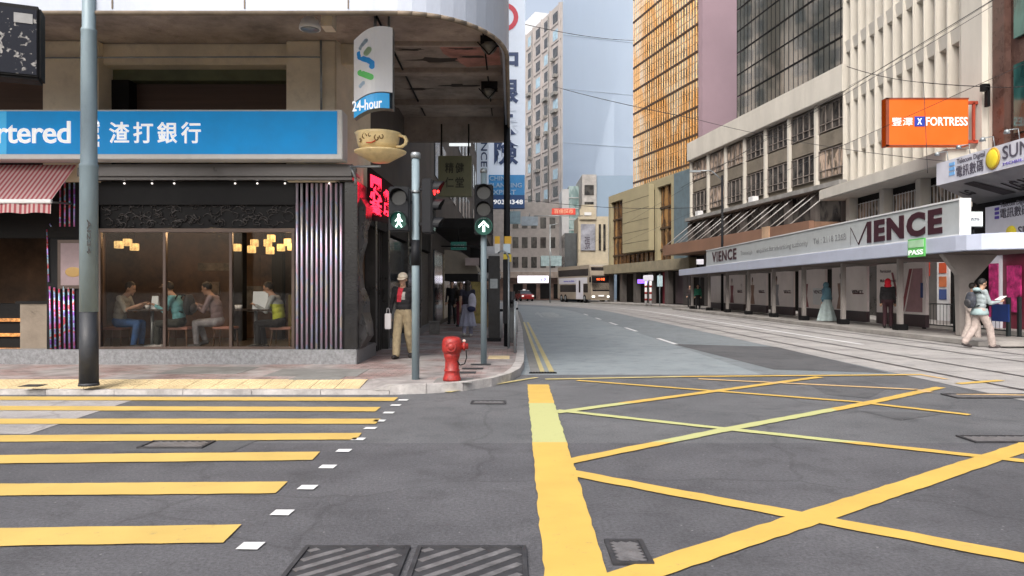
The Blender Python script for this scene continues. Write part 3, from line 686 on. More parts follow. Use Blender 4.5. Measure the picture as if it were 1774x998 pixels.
lb = mat('logo_blue',(.03,.28,.68),.4,var=0,bump=0,emit=.1); lg = mat('logo_green',(.12,.55,.14),.4,var=0,bump=0,emit=.1); lbp = mat('logo_pale_blue',(.45,.6,.78),.4,var=0,bump=0); lgp = mat('logo_pale_green',(.5,.72,.5),.4,var=0,bump=0)
ribbon([(638,76),(632,82),(627,88)], lbp, .03); ribbon([(625,97),(626,103),(633,107),(641,110),(648,115),(648,121)], lb, .045)
ribbon([(643,92),(638,98)], lgp, .045); ribbon([(627,130),(633,133),(639,136),(646,139)], lg, .05); ribbon([(633,148),(627,153)], lbp, .03)
text('24-hour', M['letwhite'], t, Vector((X_(615,yb),yb-.2,Z_(199,yb))), Vector((1,0,.14)), ZP, .48, .17, .02, .006)
mb = MB(); mb.cyl((X_(648,yb),yb+.1,Z_(55,yb)),(X_(648,yb),yb+.1,5.93),.025); mb.cyl((X_(672,yb),yb+.1,Z_(55,yb)),(X_(672,yb),yb+.1,5.93),.02); mb.build_each('hanger', M['steel'], t)
# cup sign
yc = 12.6; cx, cz = X_(661,yc), Z_(262,yc)
t = thing('cup_sign', 'giant cream teacup and saucer sign hanging on a bracket at the corner', 'sign', (cx,yc,cz-.1))
M['cup'] = mat('cup_cream', (.78,.62,.33), .35, var=.12, scale=5, dirt=.15, dirtcol=(.3,.2,.1))
k = yc/F
def flat(mb):
    for q in mb.v: q.z = cz+(q.z-cz)*.8
mb = MB(); mb.lathe([(.02,-26*k),(16*k,-24*k),(30*k,-14*k),(44*k,-4*k),(45*k,-1*k),(40*k,-1*k),(24*k,-6*k),(.02,-8*k)], (cx-2*k,yc,cz), n=40); flat(mb); mb.build('saucer', M['cup'], t)
mb = MB(); mb.lathe([(18*k,-4*k),(30*k,2*k),(35*k,14*k),(38*k,33*k),(40*k,38*k),(37*k,38.5*k),(34*k,30*k),(30*k,14*k),(10*k,4*k)], (cx-6*k,yc,cz), n=40); flat(mb); mb.build('cup_bowl', M['cup'], t)
mb = MB(); pts = [(cx+(-6+33+a)*k, yc-.06, cz+b*k) for a,b in ((0,8),(9,8),(15,14),(17,22),(14,29),(4,33))]; mb.tube(pts, 3.2*k, 8)
for q in pts: mb.ell(q,(3.2*k,)*3,8,6)
flat(mb); mb.build('cup_handle', M['cup'], t)
mb = MB()
for j,(a,b,s) in enumerate(((-18,24,.05),(-8,26,.03),(4,20,.045),(12,24,.04),(-26,18,.03))):
    pts = []
    for q in range(9):
        an = q*.6+j; rr = s*(1-q*.06); u = a*k+rr*math.cos(an)*.9; zz = b*k+rr*math.sin(an)*1.5; R_ = 36.6*k
        u = max(-R_*.95,min(R_*.95,u)); pts.append((cx-6*k+u, yc-math.sqrt(R_*R_-u*u)-.002, cz+zz))
    mb.tube(pts, .009, 5)
flat(mb); mb.build('painted_scroll', mat('brown_glaze',(.16,.08,.02),.4), t)
mb = MB(); pts = []
for q in range(7): 
    u = (-14+q*2.6)*k; R_ = 36*k; pts.append((cx-6*k+u, yc-math.sqrt(R_*R_-u*u)-.004, cz+(10+.5*(q-2)**2*.5)*k))
mb.tube(pts, .012, 5); flat(mb); mb.build('painted_curve', mat('red_glaze',(.6,.05,.02),.4), t)
mb = MB(); a = P(608,289,yc+.3); mb.tube([tuple(a+Vector((.02,.6,-.1))), tuple(a), (cx-.02,yc,cz-26*k)], .02); mb.tube([tuple(a), tuple(a+Vector((.08,0,-.2))), tuple(a+Vector((.05,.1,-.3)))], .02); mb.build('bracket', M['steel'], t)
# red LED sign
M['led'] = mat('red_led', (1,.02,.06), .4, var=0, bump=0, emit=1.7)
yl = 14.4
t = thing('led_sign', 'glowing red character sign with bent columns mounted on the dark corner', 'neon sign', (X_(662,yl),yl,Z_(390,yl)))
mb = MB(); mb.add([P(636,286,yl+.05),P(692,330,yl+.1),P(692,392,yl+.1),P(636,380,yl+.05)],[(0,1,2,3)]); mb.build('backing', M['black'], t)
for s, a, r, w_, h_ in (('開心茶',(640,368),Vector((1,.15,-.45)),.27,.74),('餐廳',(664,372),Vector((1,.15,-.45)),.22,.5)):
    o_ = P(*a,yl); text(s, M['led'], t, o_, r, ZP, w_, h_, .05, .03, 'L', 1, True)
# hanging lamp under canopy
mb_t = thing('canopy_lamp', 'white dome floodlight under the canopy above the bank sign', 'lamp', (X_(537,12),12,5.93))
mb = MB(); mb.lathe([(.17,-.10),(.165,-.04),(.13,.05),(.07,.10),(.01,.12)], (X_(537,12),12,5.72), n=24); mb.build('dome', M['white'], mb_t)
mb = MB(); mb.lathe([(.01,-.14),(.12,-.12),(.15,-.10),(.01,-.09)], (X_(537,12),12,5.72), n=24); mb.build('lens', M['steel'], mb_t)
mb = MB(); mb.cyl((X_(537,12),12,5.84),(X_(537,12),12,5.93),.02); mb.box(X_(556,12),X_(575,12),12,12.3,5.68,5.93); mb.build_each('mounting_box', M['cream'], mb_t)
# wall camera lamps on canopy side
for (px, py, Y, lab) in ((862,88,13.3,'nearer caged lamp under the outer edge of the canopy'),(858,165,16.2,'farther caged lamp under the outer edge of the canopy')):
    c = P(px,py,Y); t = thing('bulkhead_lamp', lab, 'lamp', c); mb = MB(); mb.lathe([(.15,0),(.14,-.08),(.08,-.16),(.01,-.19)], c+Vector((-.15,0,.12)), n=16); mb.build('globe', mat('old_glass_globe',(.2,.19,.17),.25), t)
    mb = MB(); mb.box(c.x-.3,c.x+.05,Y-.12,Y+.12,c.z+.1,5.93); mb.tube([c+Vector((-.35,-.1,.12)),c+Vector((-.15,-.1,-.1)),c+Vector((.05,-.1,.12))],.012); mb.build('housing', M['dark'], t)
# weathered black box sign upper left
t = thing('box_sign', 'weathered black box sign with peeling white marks, top left, hung from the canopy', 'sign', (-6.9,9.6,4.1))
m = mat('peeling_black', (.012,.013,.02), .5, var=.2, scale=2)
m = m.copy(); m.name = 'peeling_black_face'; n, l, b = nodes_of(m); gg = n.new('ShaderNodeNewGeometry'); tn = n.new('ShaderNodeTexNoise'); tn.inputs['Scale'].default_value = 11; tn.inputs['Detail'].default_value = 10; tn.inputs['Distortion'].default_value = .8; b.inputs['Specular IOR Level'].default_value = .15; b.inputs['Roughness'].default_value = .7; l.new(gg.outputs['Position'], tn.inputs[0])
r = n.new('ShaderNodeMapRange'); r.inputs[1].default_value = .6; r.inputs[2].default_value = .66; l.new(tn.outputs[0], r.inputs[0]); mx = n.new('ShaderNodeMix'); mx.data_type = 'RGBA'; mx.inputs[6].default_value = (.012,.014,.022,1); mx.inputs[7].default_value = (.3,.29,.28,1)
l.new(r.outputs[0], mx.inputs[0]); l.new(mx.outputs[2], b.inputs['Base Color'])
o_ = P(70,138,9.4); u_ = Vector((-1,-.42,0)).normalized(); n_ = Vector((-.42,1,0)).normalized()
MB().fbox(o_,u_,ZP,n_,0,2.2,0,.92,0,.35).build('case', M['black'], t, .03)
MB().fbox(o_,u_,ZP,n_,.04,2.2,.05,.86,-.012,-.002).build('peeling_face', m, t)
MB().fbox(o_,u_,ZP,n_,.08,.28,.68,.80,-.02,-.013).build('small_plate', mat('grey_plate',(.3,.3,.3),.5), t)
MB().cyl(o_+u_*.5+n_*.17+ZP*.9, Vector((*(o_+u_*.5+n_*.17).xy, 6.2)), .03).build('hanger', M['dark'], t)
# awning
M['aw'] = None
m = bpy.data.materials.new('striped_canvas'); m.use_nodes = True; n, l, b = nodes_of(m); gg = n.new('ShaderNodeNewGeometry'); sx = n.new('ShaderNodeSeparateXYZ'); l.new(gg.outputs['Position'], sx.inputs[0])
ma = n.new('ShaderNodeMath'); ma.operation = 'MULTIPLY'; ma.inputs[1].default_value = 78; l.new(sx.outputs[0], ma.inputs[0]); mi = n.new('ShaderNodeMath'); mi.operation = 'SINE'; l.new(ma.outputs[0], mi.inputs[0])
r = n.new('ShaderNodeMapRange'); r.inputs[1].default_value = -.25; r.inputs[2].default_value = .25; l.new(mi.outputs[0], r.inputs[0])
mx = n.new('ShaderNodeMix'); mx.data_type = 'RGBA'; mx.inputs[6].default_value = (.32,.07,.085,1); mx.inputs[7].default_value = (.5,.37,.36,1); l.new(r.outputs[0], mx.inputs[0]); l.new(mx.outputs[2], b.inputs['Base Color']); b.inputs['Roughness'].default_value = .85
t = thing('awning', 'red and white striped shop awning with scalloped valance at far left', 'awning', (-9.5,13,2.9))
ax = -7.8; mb = MB(); A0 = (13.45,3.70); A1 = (12.7,2.97)
mb.add([(ax-5,A0[0],A0[1]),(ax,A0[0],A0[1]),(ax,A1[0],A1[1]),(ax-5,A1[0],A1[1])],[(0,1,2,3)]); mb.build('canvas', m, t)
mb = MB(); mb.box(ax-5,ax+.02,12.66,12.72,2.92,2.99); mb.build('front_bar', M['white'], t, .01)
mb = MB(); n_ = 60; pr = None
for i in range(n_+1):
    x = ax-5+5*i/n_; y = 12.69+.015*math.sin(i*1.3); c = (Vector((x,y,2.92)), Vector((x,y-.01,2.74+.025*abs(math.sin(i*.52)))))
    if pr: mb.quad(pr[0],c[0],c[1],pr[1])
    pr = c
mb.build('valance', m, t)
mb = MB(); mb.cyl((ax-.1,13.45,3.0),(ax-.1,12.7,2.95),.015); mb.build('support_arm', M['steel'], t)
# ================================================================ CAFÉ INTERIOR
M['cafewall'] = mat('cafe_brown_wall', (.15,.085,.05), .7, var=.5, scale=1.3, dirt=.3)
M['cafefloor'] = mat('cafe_floor', (.1,.09,.085), .5, var=.3)
rm = thing('cafe_interior', 'dim brown café room behind the window, with floor, back wall and ceiling', 'room', (-6,15.5,.3))
MB().box(-9.7,-3.1,YF+.15,17.6,.28,.33).build('room_floor', M['cafefloor'], rm)
MB().box(-9.7,-3.1,17.6,17.75,.33,3.3).build('back_wall', M['cafewall'], rm)
MB().box(-9.7,-3.1,YF+.15,17.6,3.2,3.3).build('room_ceiling', M['dark'], rm)
MB().prism([(-7.6,YF+.16),(-7.52,YF+.16),(-9.5,17.59),(-9.6,17.59)],.33,3.2).build('room_partition', M['cafewall'], rm); MB().box(-3.2,-3.03,YF+.15,17.6,.33,3.3).build('room_partition', M['cafewall'], rm)
mb = MB(); mb.box(-5.1,-3.2,17.1,17.6,.33,1.35); mb.build('yellow_bench_back', mat('mustard_panel',(.22,.19,.05),.6), rm)
for (x, z, w_, h_, c, nm) in ((-6.95,2.0,.8,.18,(.2,.16,.11),'wall_board'),(-5.6,1.9,.55,.75,(.17,.09,.05),'wall_picture'),(-4.95,1.62,.42,.72,(.12,.17,.14),'wall_picture'),(-6.0,1.25,.5,.6,(.2,.19,.18),'wall_board'),(-3.7,1.9,.4,.5,(.05,.12,.09),'wall_picture'),(-7.0,1.5,.3,.3,(.25,.2,.16),'wall_board')):
    MB().box(x-w_/2,x+w_/2,17.55,17.59,z-h_/2,z+h_/2).build(nm, mat('picture_%.2f'%x,c,.5,emit=.02,var=.5,scale=5), rm)
for (x,y) in ((-6.1,16.8),(-5.35,17.2)): MB().box(x-.12,x+.12,y-.12,y+.12,.33,3.2).build('room_pillar', M['dark'], rm)
# pendant lamps
M['lamp'] = None
lm = mat('paper_lamp', (1,.5,.2), .6, var=.4, scale=12, bump=0, emit=.85)
first = None
labs = ['in the group at left','rightmost of the left group','lowest of the left group','leftmost of the right group','low in the second pair','high in the second pair','low in the middle of the right group','high in the middle','topmost of the right group','under the rightmost cluster','second from the right edge','nearest the silver tubes']
for i,(px,py) in enumerate(((206,424),(221,420),(233,428),(411,429),(436,432),(441,421),(464,421),(470,413),(468,434),(487,429),(499,420),(505,428))):
    Y = 15.6+.5*((i*7)%4)/4; c = P(px,py,Y)
    t = thing('pendant_lamp', 'glowing cube pendant lamp in the café, '+labs[i], 'lamp', c, group='cube pendant lamps in the café')
    MB().box(c.x-.07,c.x+.07,c.y-.07,c.y+.07,c.z-.075,c.z+.075).build('shade', lm, t, .008)
    MB().cyl((c.x,c.y,c.z+.075),(c.x,c.y,3.2),.004,n=6).build('cord', M['black'], t)
pl = bpy.data.lights.new('cafe_lamp_light','POINT'); pl.energy = 20; pl.color = (1,.66,.36); pl.shadow_soft_size = .15
for (x,y) in ((-7.0,15.2),(-4.6,15.4),(-5.8,14.6)):
    po = bpy.data.objects.new('cafe_lamp_light', pl); C.objects.link(po); po.location = (x,y,2.6)
# tables
M['tabletop'] = mat('dark_table_top', (.05,.035,.028), .3, var=.3)
def table(x, y, lab):
    t = thing('cafe_table', lab, 'table', (x,y,.33), group='café tables by the window')
    MB().box(x-.38,x+.38,y-.3,y+.3,1.06,1.095).build('table_top', M['tabletop'], t, .008)
    MB().cyl((x,y,.4),(x,y,1.06),.03).build('pedestal', M['steel'], t)
    mb = MB()
    for a in range(4): mb.tube([(x,y,.42),(x+.26*math.cos(a*1.57+.5),y+.2*math.sin(a*1.57+.5),.345)], .018)
    mb.build('foot', M['steel'], t)
table(-6.88,14.35,'small dark café table between the seated man and the teal backpack man'); table(-4.9,14.35,'small dark café table with the white menu before the yellow jacket')
M['pinkseat'] = mat('salmon_seat', (.42,.2,.15), .5, var=.15)
M['wood'] = mat('wood_brown', (.12,.06,.03), .5, var=.3, stretch=(6,1,1))
def stool(x, y, lab):
    t = thing('stool', lab, 'stool', (x,y,.33), group='low café stools')
    MB().box(x-.2,x+.2,y-.18,y+.18,.70,.75).build('seat', M['pinkseat'], t, .015)
    for sx in (-1,1):
        for sy in (-1,1): MB().cyl((x+sx*.16,y+sy*.14,.70),(x+sx*.18,y+sy*.16,.33),.015).build('leg', M['wood'], t)
stool(-7.57,14.35,'salmon topped stool under the man in jeans'); stool(-6.35,14.4,'salmon topped stool under the man with the black backpack'); stool(-5.55,14.55,'salmon topped stool under the woman in pink'); stool(-4.4,14.4,'salmon topped stool under the person in the yellow and grey jacket')
def card(px0,px1,py0,py1,Y,lab):
    a = P(px0,py1,Y); b = P(px1,py0,Y); t = thing('menu_stand', lab, 'menu', (a.x,Y,1.095))
    mb = MB(); mb.add([(a.x,Y,1.095),(b.x,Y,1.095),(b.x,Y+.06,b.z),(a.x,Y+.06,b.z),(a.x,Y+.12,1.095),(b.x,Y+.12,1.095)],[(0,1,2,3),(3,2,5,4),(0,3,4),(1,5,2)]); mb.build('card', mat('menu_card',(.55,.6,.62),.5,var=.05,emit=.12), t)
card(261,272,513,537,14.25,'narrow white menu stand on the left café table'); card(437,463,505,536,14.2,'large white menu stand on the right café table')
def cup(x,y,lab):
    mb = MB(); mb.lathe([(.03,0),(.04,.03),(.045,.075),(.04,.075),(.035,.02)],(x,y,1.096),n=14); solo(mb,'cup',M['white'],lab,'cup')
cup(-6.9,14.2,'white cup next to the narrow menu stand'); cup(-5.15,14.2,'white cup left of the large menu stand'); cup(-5.22,14.25,'outermost white cup at the left edge of the right café table')
# bakery
b_ = thing('bakery_interior', 'dark open bakery under the striped awning with a warm glowing shelf', 'room', (-9.5,15,.1))
MB().box(-12.4,-9.2,16.6,16.7,.1,3.6).build('back_wall', M['cafewall'], b_); MB().box(-12.4,-7.8,13.7,16.6,.1,.15).build('room_floor', M['cafefloor'], b_); MB().box(-12.4,-7.8,13.75,16.6,3.42,3.5).build('room_ceiling', M['dark'], b_)
MB().prism([(-7.75,YF+.16),(-7.68,YF+.16),(-9.15,16.6),(-9.22,16.6)],.33,3.2).build('room_partition', M['dark'], b_); MB().box(-12.5,-12.4,13.75,16.6,.15,3.4).build('room_partition', M['dark'], b_)
MB().box(-9.6,-9.0,15.9,16.0,1.5,2.1).build('green_board', mat('green_board',(.05,.07,.02),.6,emit=.1), b_)
t = thing('bakery_shelf', 'glass bakery case with warm light at the left picture edge', 'display case', (-9.5,14.2,.15))
MB().box(-10.6,-9.12,14.2,14.7,.15,1.2).build('case', M['dark'], t)
for k in range(3): MB().box(-10.5,-9.15,14.15,14.198,.3+.28*k,.36+.28*k).build('lit_shelf', mat('warm_shelf',(.6,.2,.05),.5,emit=.35,var=.8,scale=14), t)
t = thing('counter', 'stainless steel serving trolley standing in the bakery entrance', 'trolley', (-8.75,13.9,.15))
MB().box(-9.02,-8.42,13.75,14.2,.26,1.22).build('cabinet', mat('brushed_steel_warm',(.3,.25,.2),.35,.6,var=.15), t, .01)
mb = MB(); mb.box(-9.08,-8.4,13.72,14.22,1.2,1.25); mb.build('worktop', M['dark'], t)
for sx in (-8.97,-8.75,-8.68,-8.47): MB().cyl((sx,13.82,.12),(sx,13.82,.26),.02).build('leg', M['steel'], t)
pl2 = bpy.data.lights.new('bakery_light','POINT'); pl2.energy = 3; pl2.color = (1,.75,.5); po = bpy.data.objects.new('bakery_light', pl2); C.objects.link(po); po.location = (-9.0,15.2,2.3)

# ---- taller towers on the left side of the street, behind the canopy from here, seen in the mirror glass opposite
m = bpy.data.materials.new('tower_tiles'); m.use_nodes = True; n, l, b = nodes_of(m); gg = n.new('ShaderNodeNewGeometry')
tn = n.new('ShaderNodeTexNoise'); tn.inputs['Scale'].default_value = .12; l.new(gg.outputs['Position'], tn.inputs[0]); cr = n.new('ShaderNodeValToRGB'); cr.color_ramp.elements[0].position = .4; cr.color_ramp.elements[0].color = (.45,.36,.28,1); cr.color_ramp.elements[1].position = .6; cr.color_ramp.elements[1].color = (.75,.66,.55,1); l.new(tn.outputs[0], cr.inputs[0]); l.new(cr.outputs[0], b.inputs['Base Color'])
M['towert'] = m
for (y0,y1,x1,h,lab) in ((74,88,-4.5,62,'tall warm tiled tower beyond the old blocks on the left side'),(95,116,-7.0,48,'broader tiled tower farther along the left side'),(28,36,-7.5,42,'slender tiled tower set back above the first old block')):
    t = thing('tiled_tower', lab, 'building', (x1-8,(y0+y1)/2,0)); MB().box(x1-16,x1,y0,y1,0 if y0 > 50 else 20.5,h).build('wall', M['towert'], t)
    k = 0; z = 8 if y0 > 50 else 22
    while z < h-2 and k < 90:
        y = y0+1
        while y < y1-2: MB().box(x1-.05,x1+.03,y,y+1.5,z,z+1.6).build('window', M['winglass'], t); y += 2.9; k += 1
        z += 3.2

# conduits and cables fixed to the corner building
mb = MB(); mb.tube([(-3.4,13.35,5.9),(-3.4,13.38,4.65)],.02); mb.tube([(-8.6,13.4,5.6),(-4.2,13.4,5.62),(-3.4,13.36,5.6)],.015); mb.build('conduit', M['steel'], cb)
mb = MB(); mb.tube([(-2.2,12.2,5.9),(-2.2,19,5.88)],.02); mb.tube([(-.5,12.6,5.9),(-.5,19,5.88)],.015); mb.build('soffit_cable', M['black'], cb)
# ================================================================ RIGHT SIDE BUILDINGS
def vec(x, y): return Vector((x, y, 0)).normalized()
M['finwhite'] = mat('cream_white_concrete', (.58,.55,.49), .8, var=.08, scale=.7, dirt=.2, dirtcol=(.33,.3,.25), stretch=(1,1,.3))
M['recess'] = mat('shaded_cream_recess', (.24,.205,.165), .8, var=.15)  # cream concrete darkened in colour for the shade between the fins
M['warmglass'] = None
def winmat(name, c1, c2, scale=(1.2,1.2,.8), rough=.1, spec=.9, metal=0, emit=0, nz=.03):
    m = bpy.data.materials.new(name); m.use_nodes = True; n, l, b = nodes_of(m)
    tc = n.new('ShaderNodeNewGeometry'); mp = n.new('ShaderNodeMapping'); mp.inputs['Scale'].default_value = scale; l.new(tc.outputs['Position'], mp.inputs[0])
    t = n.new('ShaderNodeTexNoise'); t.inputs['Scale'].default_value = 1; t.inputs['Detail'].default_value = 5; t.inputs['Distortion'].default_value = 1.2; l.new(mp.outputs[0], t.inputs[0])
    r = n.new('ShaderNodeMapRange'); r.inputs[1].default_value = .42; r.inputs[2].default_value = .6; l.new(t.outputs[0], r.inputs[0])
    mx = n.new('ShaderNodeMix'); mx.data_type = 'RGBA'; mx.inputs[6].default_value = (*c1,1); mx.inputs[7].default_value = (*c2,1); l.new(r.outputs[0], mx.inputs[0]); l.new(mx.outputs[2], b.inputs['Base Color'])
    b.inputs['Roughness'].default_value = rough; b.inputs['Metallic'].default_value = metal; b.inputs['Specular IOR Level'].default_value = spec
    t2 = n.new('ShaderNodeTexNoise'); t2.inputs['Scale'].default_value = .5; t2.inputs['Detail'].default_value = 3; l.new(mp.outputs[0], t2.inputs[0])
    bp = n.new('ShaderNodeBump'); bp.inputs['Strength'].default_value = nz*10; bp.inputs['Distance'].default_value = .1; l.new(t2.outputs[0], bp.inputs['Height']); l.new(bp.outputs[0], b.inputs['Normal'])
    return m
M['win'] = winmat('office_window', (.02,.02,.022), (.08,.075,.07), spec=.5)
M['winw'] = winmat('curtained_window', (.12,.1,.08), (.55,.42,.33), (2.2,2.2,1))
M['gold'] = winmat('gold_mirror_glass', (1,.62,.28), (1,.93,.8), (.35,.35,.14), .07, .5, .95, nz=.06)  # paler patches paint reflections of sunlit buildings into the glass colour
M['darkglass'] = winmat('dark_mirror_glass', (.26,.28,.27), (.9,.85,.78), (.22,.22,.08), .06, .8, .8, nz=.06)  # bright second colour paints mirrored patches onto the glass
M['goldlow'] = winmat('amber_glass', (.12,.06,.025), (.42,.22,.08), (.8,.8,.5), .12, .8, .4)
# ---- white fin office block
t = thing('office_block', 'cream white office block with tall vertical fins above a projecting ledge', 'building', (19,36,.13))
MB().box(19.55,40,29.8,42.9,3.0,34).build('wall', M['recess'], t)
MB().box(18.7,19.54,29.62,31.5,4.3,34).build('corner_pier', M['finwhite'], t, .25)
ys_ = [31.6+.93*i for i in range(13)]
for y in ys_: MB().box(18.86,19.54,y-.085,y+.085,7.2,34).build('vertical_fin', M['finwhite'], t, .04)
for k in range(9):
    z = 9.15+2.9*k; mb = MB()
    mb.add([(19.0,ys_[0],z),(19.0,ys_[-1],z),(18.93,ys_[-1],z+.62),(18.93,ys_[0],z+.62),(19.54,ys_[0],z-.15),(19.54,ys_[-1],z-.15),(19.54,ys_[-1],z+.62),(19.54,ys_[0],z+.62)],[(0,1,2,3),(3,2,6,7),(0,4,5,1),(0,3,7,4),(1,5,6,2)])
    mb.build('spandrel', M['finwhite'], t)
for k in range(6):
    for i in range(12): MB().box(19.44,19.545,ys_[i]+.12,ys_[i+1]-.12,7.3+2.9*k,8.95+2.9*k).build('window', M['winw'] if (i*3+k)%5==0 else M['recess'], t)
MB().box(17.5,19.54,30.2,42.8,6.55,7.15).build('ledge', M['finwhite'], t, .05)
MB().box(19.1,19.54,30.2,42.8,3.4,6.55).build('mezzanine_wall', M['dark'], t)
for y in (31.0,34.4,37.8,41.6): MB().box(18.6,19.09,y-.22,y+.22,3.2,6.55).build('column', M['finwhite'], t, .02)
for (a, b) in ((31.6,34.0),(34.8,37.3),(38.2,41.2)):
    f = MB().box(19.02,19.09,a,b,4.3,6.2).build('window', M['winw'], t)
    mb = MB(); n_ = 9
    for i in range(n_+1): mb.cyl((18.97,a+(b-a)*i/n_,4.25),(18.97,a+(b-a)*i/n_,6.2),.018,n=6)
    for z in (4.3,5.2,6.15): mb.cyl((18.97,a,z),(18.97,b,z),.018,n=6)
    mb.build('window_grille', M['white'], f)
# ground floor shops seen under the shelter roof
M['orange'] = mat('orange_brown_panel', (.28,.05,.018), .4, var=.15, scale=1, emit=.03)
MB().box(18.9,19.09,29.9,32.2,.13,3.2).build('shopfront_panel', M['orange'], t)
MB().box(18.8,19.09,32.25,33.2,.13,3.2).build('shopfront_pillar', M['white'], t)
MB().box(18.95,19.09,33.25,36.0,.13,3.2).build('shopfront_door', mat('grey_shop_door',(.12,.115,.11),.4), t)
MB().box(18.9,18.94,34.0,35.2,2.1,2.9).build('red_notice', mat('red_notice',(.4,.04,.02),.5,emit=.1), t)
MB().box(18.95,19.09,36.1,42.8,.13,3.2).build('shopfront_panel', M['sidepan'], t)
for (z, c) in ((2.2,(.5,.08,.03)),(1.6,(.5,.15,.06)),(1.05,(.05,.08,.22))): MB().box(18.77,18.79,32.45,33.0,z,z+.45).build('pillar_sign', mat('pillar_sign_%.1f'%z,c,.5,emit=.1), t)
# ---- brown marble building nearest at right
M['marble'] = mat('brown_marble', (.1,.055,.045), .3, var=.25, scale=2)
M['teal'] = winmat('teal_glass', (.012,.06,.06), (.05,.17,.16), (.5,.5,.3), .08, .8, .3)
t = thing('marble_building', 'red brown marble and teal glass building at the right edge', 'building', (19,22,.13))
MB().box(19.2,40,8,29.5,.13,30).build('wall', M['marble'], t)
MB().box(18.9,19.19,28.8,29.55,4,30).build('corner_pier', M['marble'], t, .03)
for k in range(6):
    for i in range(6): MB().box(19.05,19.19,8.6+3.4*i,11.5+3.4*i,7.4+3.6*k,10.0+3.6*k).build('window', M['teal'], t)
# ---- lower shops with phone signs
M['signwhite'] = mat('sign_panel_white', (.6,.6,.66), .45, var=.05, dirt=.08, dirtcol=(.35,.35,.4), emit=.06)
M['silver'] = mat('silver_underside', (.3,.3,.3), .4, .3, var=.15)
M['pink'] = mat('pink_poster', (.42,.03,.15), .5, var=.6, scale=4, emit=.05)
M['txtgrey'] = mat('grey_lettering', (.1,.09,.12), .5, var=0, bump=0)
M['txtblue'] = mat('light_blue_lettering', (.2,.45,.8), .5, var=0, bump=0); M['txtpur'] = mat('purple_lettering', (.12,.08,.45), .5, var=0, bump=0)
M['sunyel'] = mat('yellow_disc', (.75,.6,.04), .5, var=.1, bump=0, emit=.1)
t = thing('phone_shop_canopy', 'white canopy sign with yellow sun disc and SUN lettering jutting out at right', 'sign', (15.6,24,4.8))
mb = MB(); mb.add([(15.5,27.4,5.27),(15.5,12,5.27),(15.5,12,6.07),(15.5,27.4,6.07),(15.62,27.4,6.07),(15.62,12,6.07)],[(0,1,2,3),(3,2,5,4)]); 
mb.add([(15.5,27.4,5.27),(15.5,27.4,6.07),(17.3,27.9,6.07),(17.3,27.9,4.7)],[(0,1,2,3)]); mb.add([(15.5,27.4,6.07),(15.5,12,6.07),(17.3,12,6.07),(17.3,27.9,6.07)],[(0,1,2,3)]); mb.build('sign_face', M['signwhite'], t)
mb = MB(); mb.add([(15.52,27.4,5.265),(15.52,12,5.265),(17.3,12,4.65),(17.3,27.9,4.65)],[(0,1,2,3)]); mb.build('slanted_underside', M['silver'], t)
R_ = YN
def on(X, px, py): Y = X*F/(px-CX); return Vector((X, Y, Z_(py, Y)))
text('Telecom Digital', M['txtgrey'], t, on(15.49,1658,287), R_, ZP, 1.55, .22, .005, .01)
text('電訊數碼', M['txtgrey'], t, on(15.49,1657,308), R_, ZP, 1.5, .4, .006, .01)
mb = MB(); a = on(15.49,1645,305); b = on(15.49,1654,280)
for k in range(3): mb.box(15.47,15.489,a.y,b.y,5.5+.17*k,5.61+.17*k)
mb.build('blue_emblem', M['txtblue'], t)
c = on(15.48,1720,275)
mb = MB(); mb.lathe([(.01,-.03),(.33,-.03),(.36,0),(.01,0)], c, 'X', 32); mb.build('sun_disc', mat('gold_ring',(.5,.3,.03),.4,var=0,bump=0), t)
mb = MB(); mb.lathe([(.01,-.05),(.27,-.05),(.29,-.03),(.01,-.03)], c, 'X', 32); mb.build('sun_disc', M['sunyel'], t)
text('SUN', M['txtgrey'], t, on(15.49,1737,277), R_, ZP, 1.25, .42, .01, .01); text('MOBILE 新移動', M['txtpur'], t, on(15.49,1738,288), R_, ZP, 2.2, .12, .0, .01)
ud = Vector((1.78,0,-.615)).normalized()
def und(y, s): return Vector((15.52,y,5.265))+ud*s
text('LG V20', M['letblack'], t, und(24.95,1.5), Vector((0,-1,0)), -ud, 1.7, .75, .02, .01, out=.012)
text('LG', M['letblack'], t, und(27.2,1.1), Vector((0,-1,0)), -ud, .5, .4, .01, .01, out=.012)
mb = MB(); nn = Vector((0,-1,0)).cross(-ud); mb.add([und(26.2,.25)+nn*.015,und(25.6,.25)+nn*.015,und(25.25,1.55)+nn*.015,und(25.95,1.55)+nn*.015],[(0,1,2,3)]); mb.build('handset_picture', M['letblack'], t)
for i, y in enumerate((27.0,25.7,24.4,23.2)):
    c = Vector((15.3,y,6.35)); q = MB(); q.lathe([(.02,.08),(.07,.05),(.1,-.05),(.02,-.06)], c, n=12); q.tube([c+ZP*.05,c+Vector((.35,0,.1)),c+Vector((.4,0,-.28))],.015); q.build('spotlight', M['steel'], t)
t = thing('phone_shop', 'phone shop with pink posters under a white slanted sign, at the right edge', 'shop', (17.3,22,.13))
MB().box(17.3,19.19,12,28.2,2.78,5.2).build('upper_wall', M['dark'], t)
MB().box(17.0,17.29,12,26.95,3.15,4.42).build('sign_panel', M['signwhite'], t)
MB().box(17.02,17.29,12,26.9,2.72,3.14).build('shutter_box', mat('grey_blue_strip',(.25,.26,.33),.5), t)
text('Telecom Digital', M['txtgrey'], t, on(16.99,1733,362), R_, ZP, 1.4, .2, .004, .01); text('電訊數碼', M['txtgrey'], t, on(16.99,1733,379), R_, ZP, 1.45, .35, .006, .01)
mb = MB(); a = on(16.99,1724,380); b = on(16.99,1731,360)
for k in range(3): mb.box(16.97,16.989,a.y,b.y,3.95+.15*k,4.05+.15*k)
mb.build('blue_emblem', M['txtpur'], t)
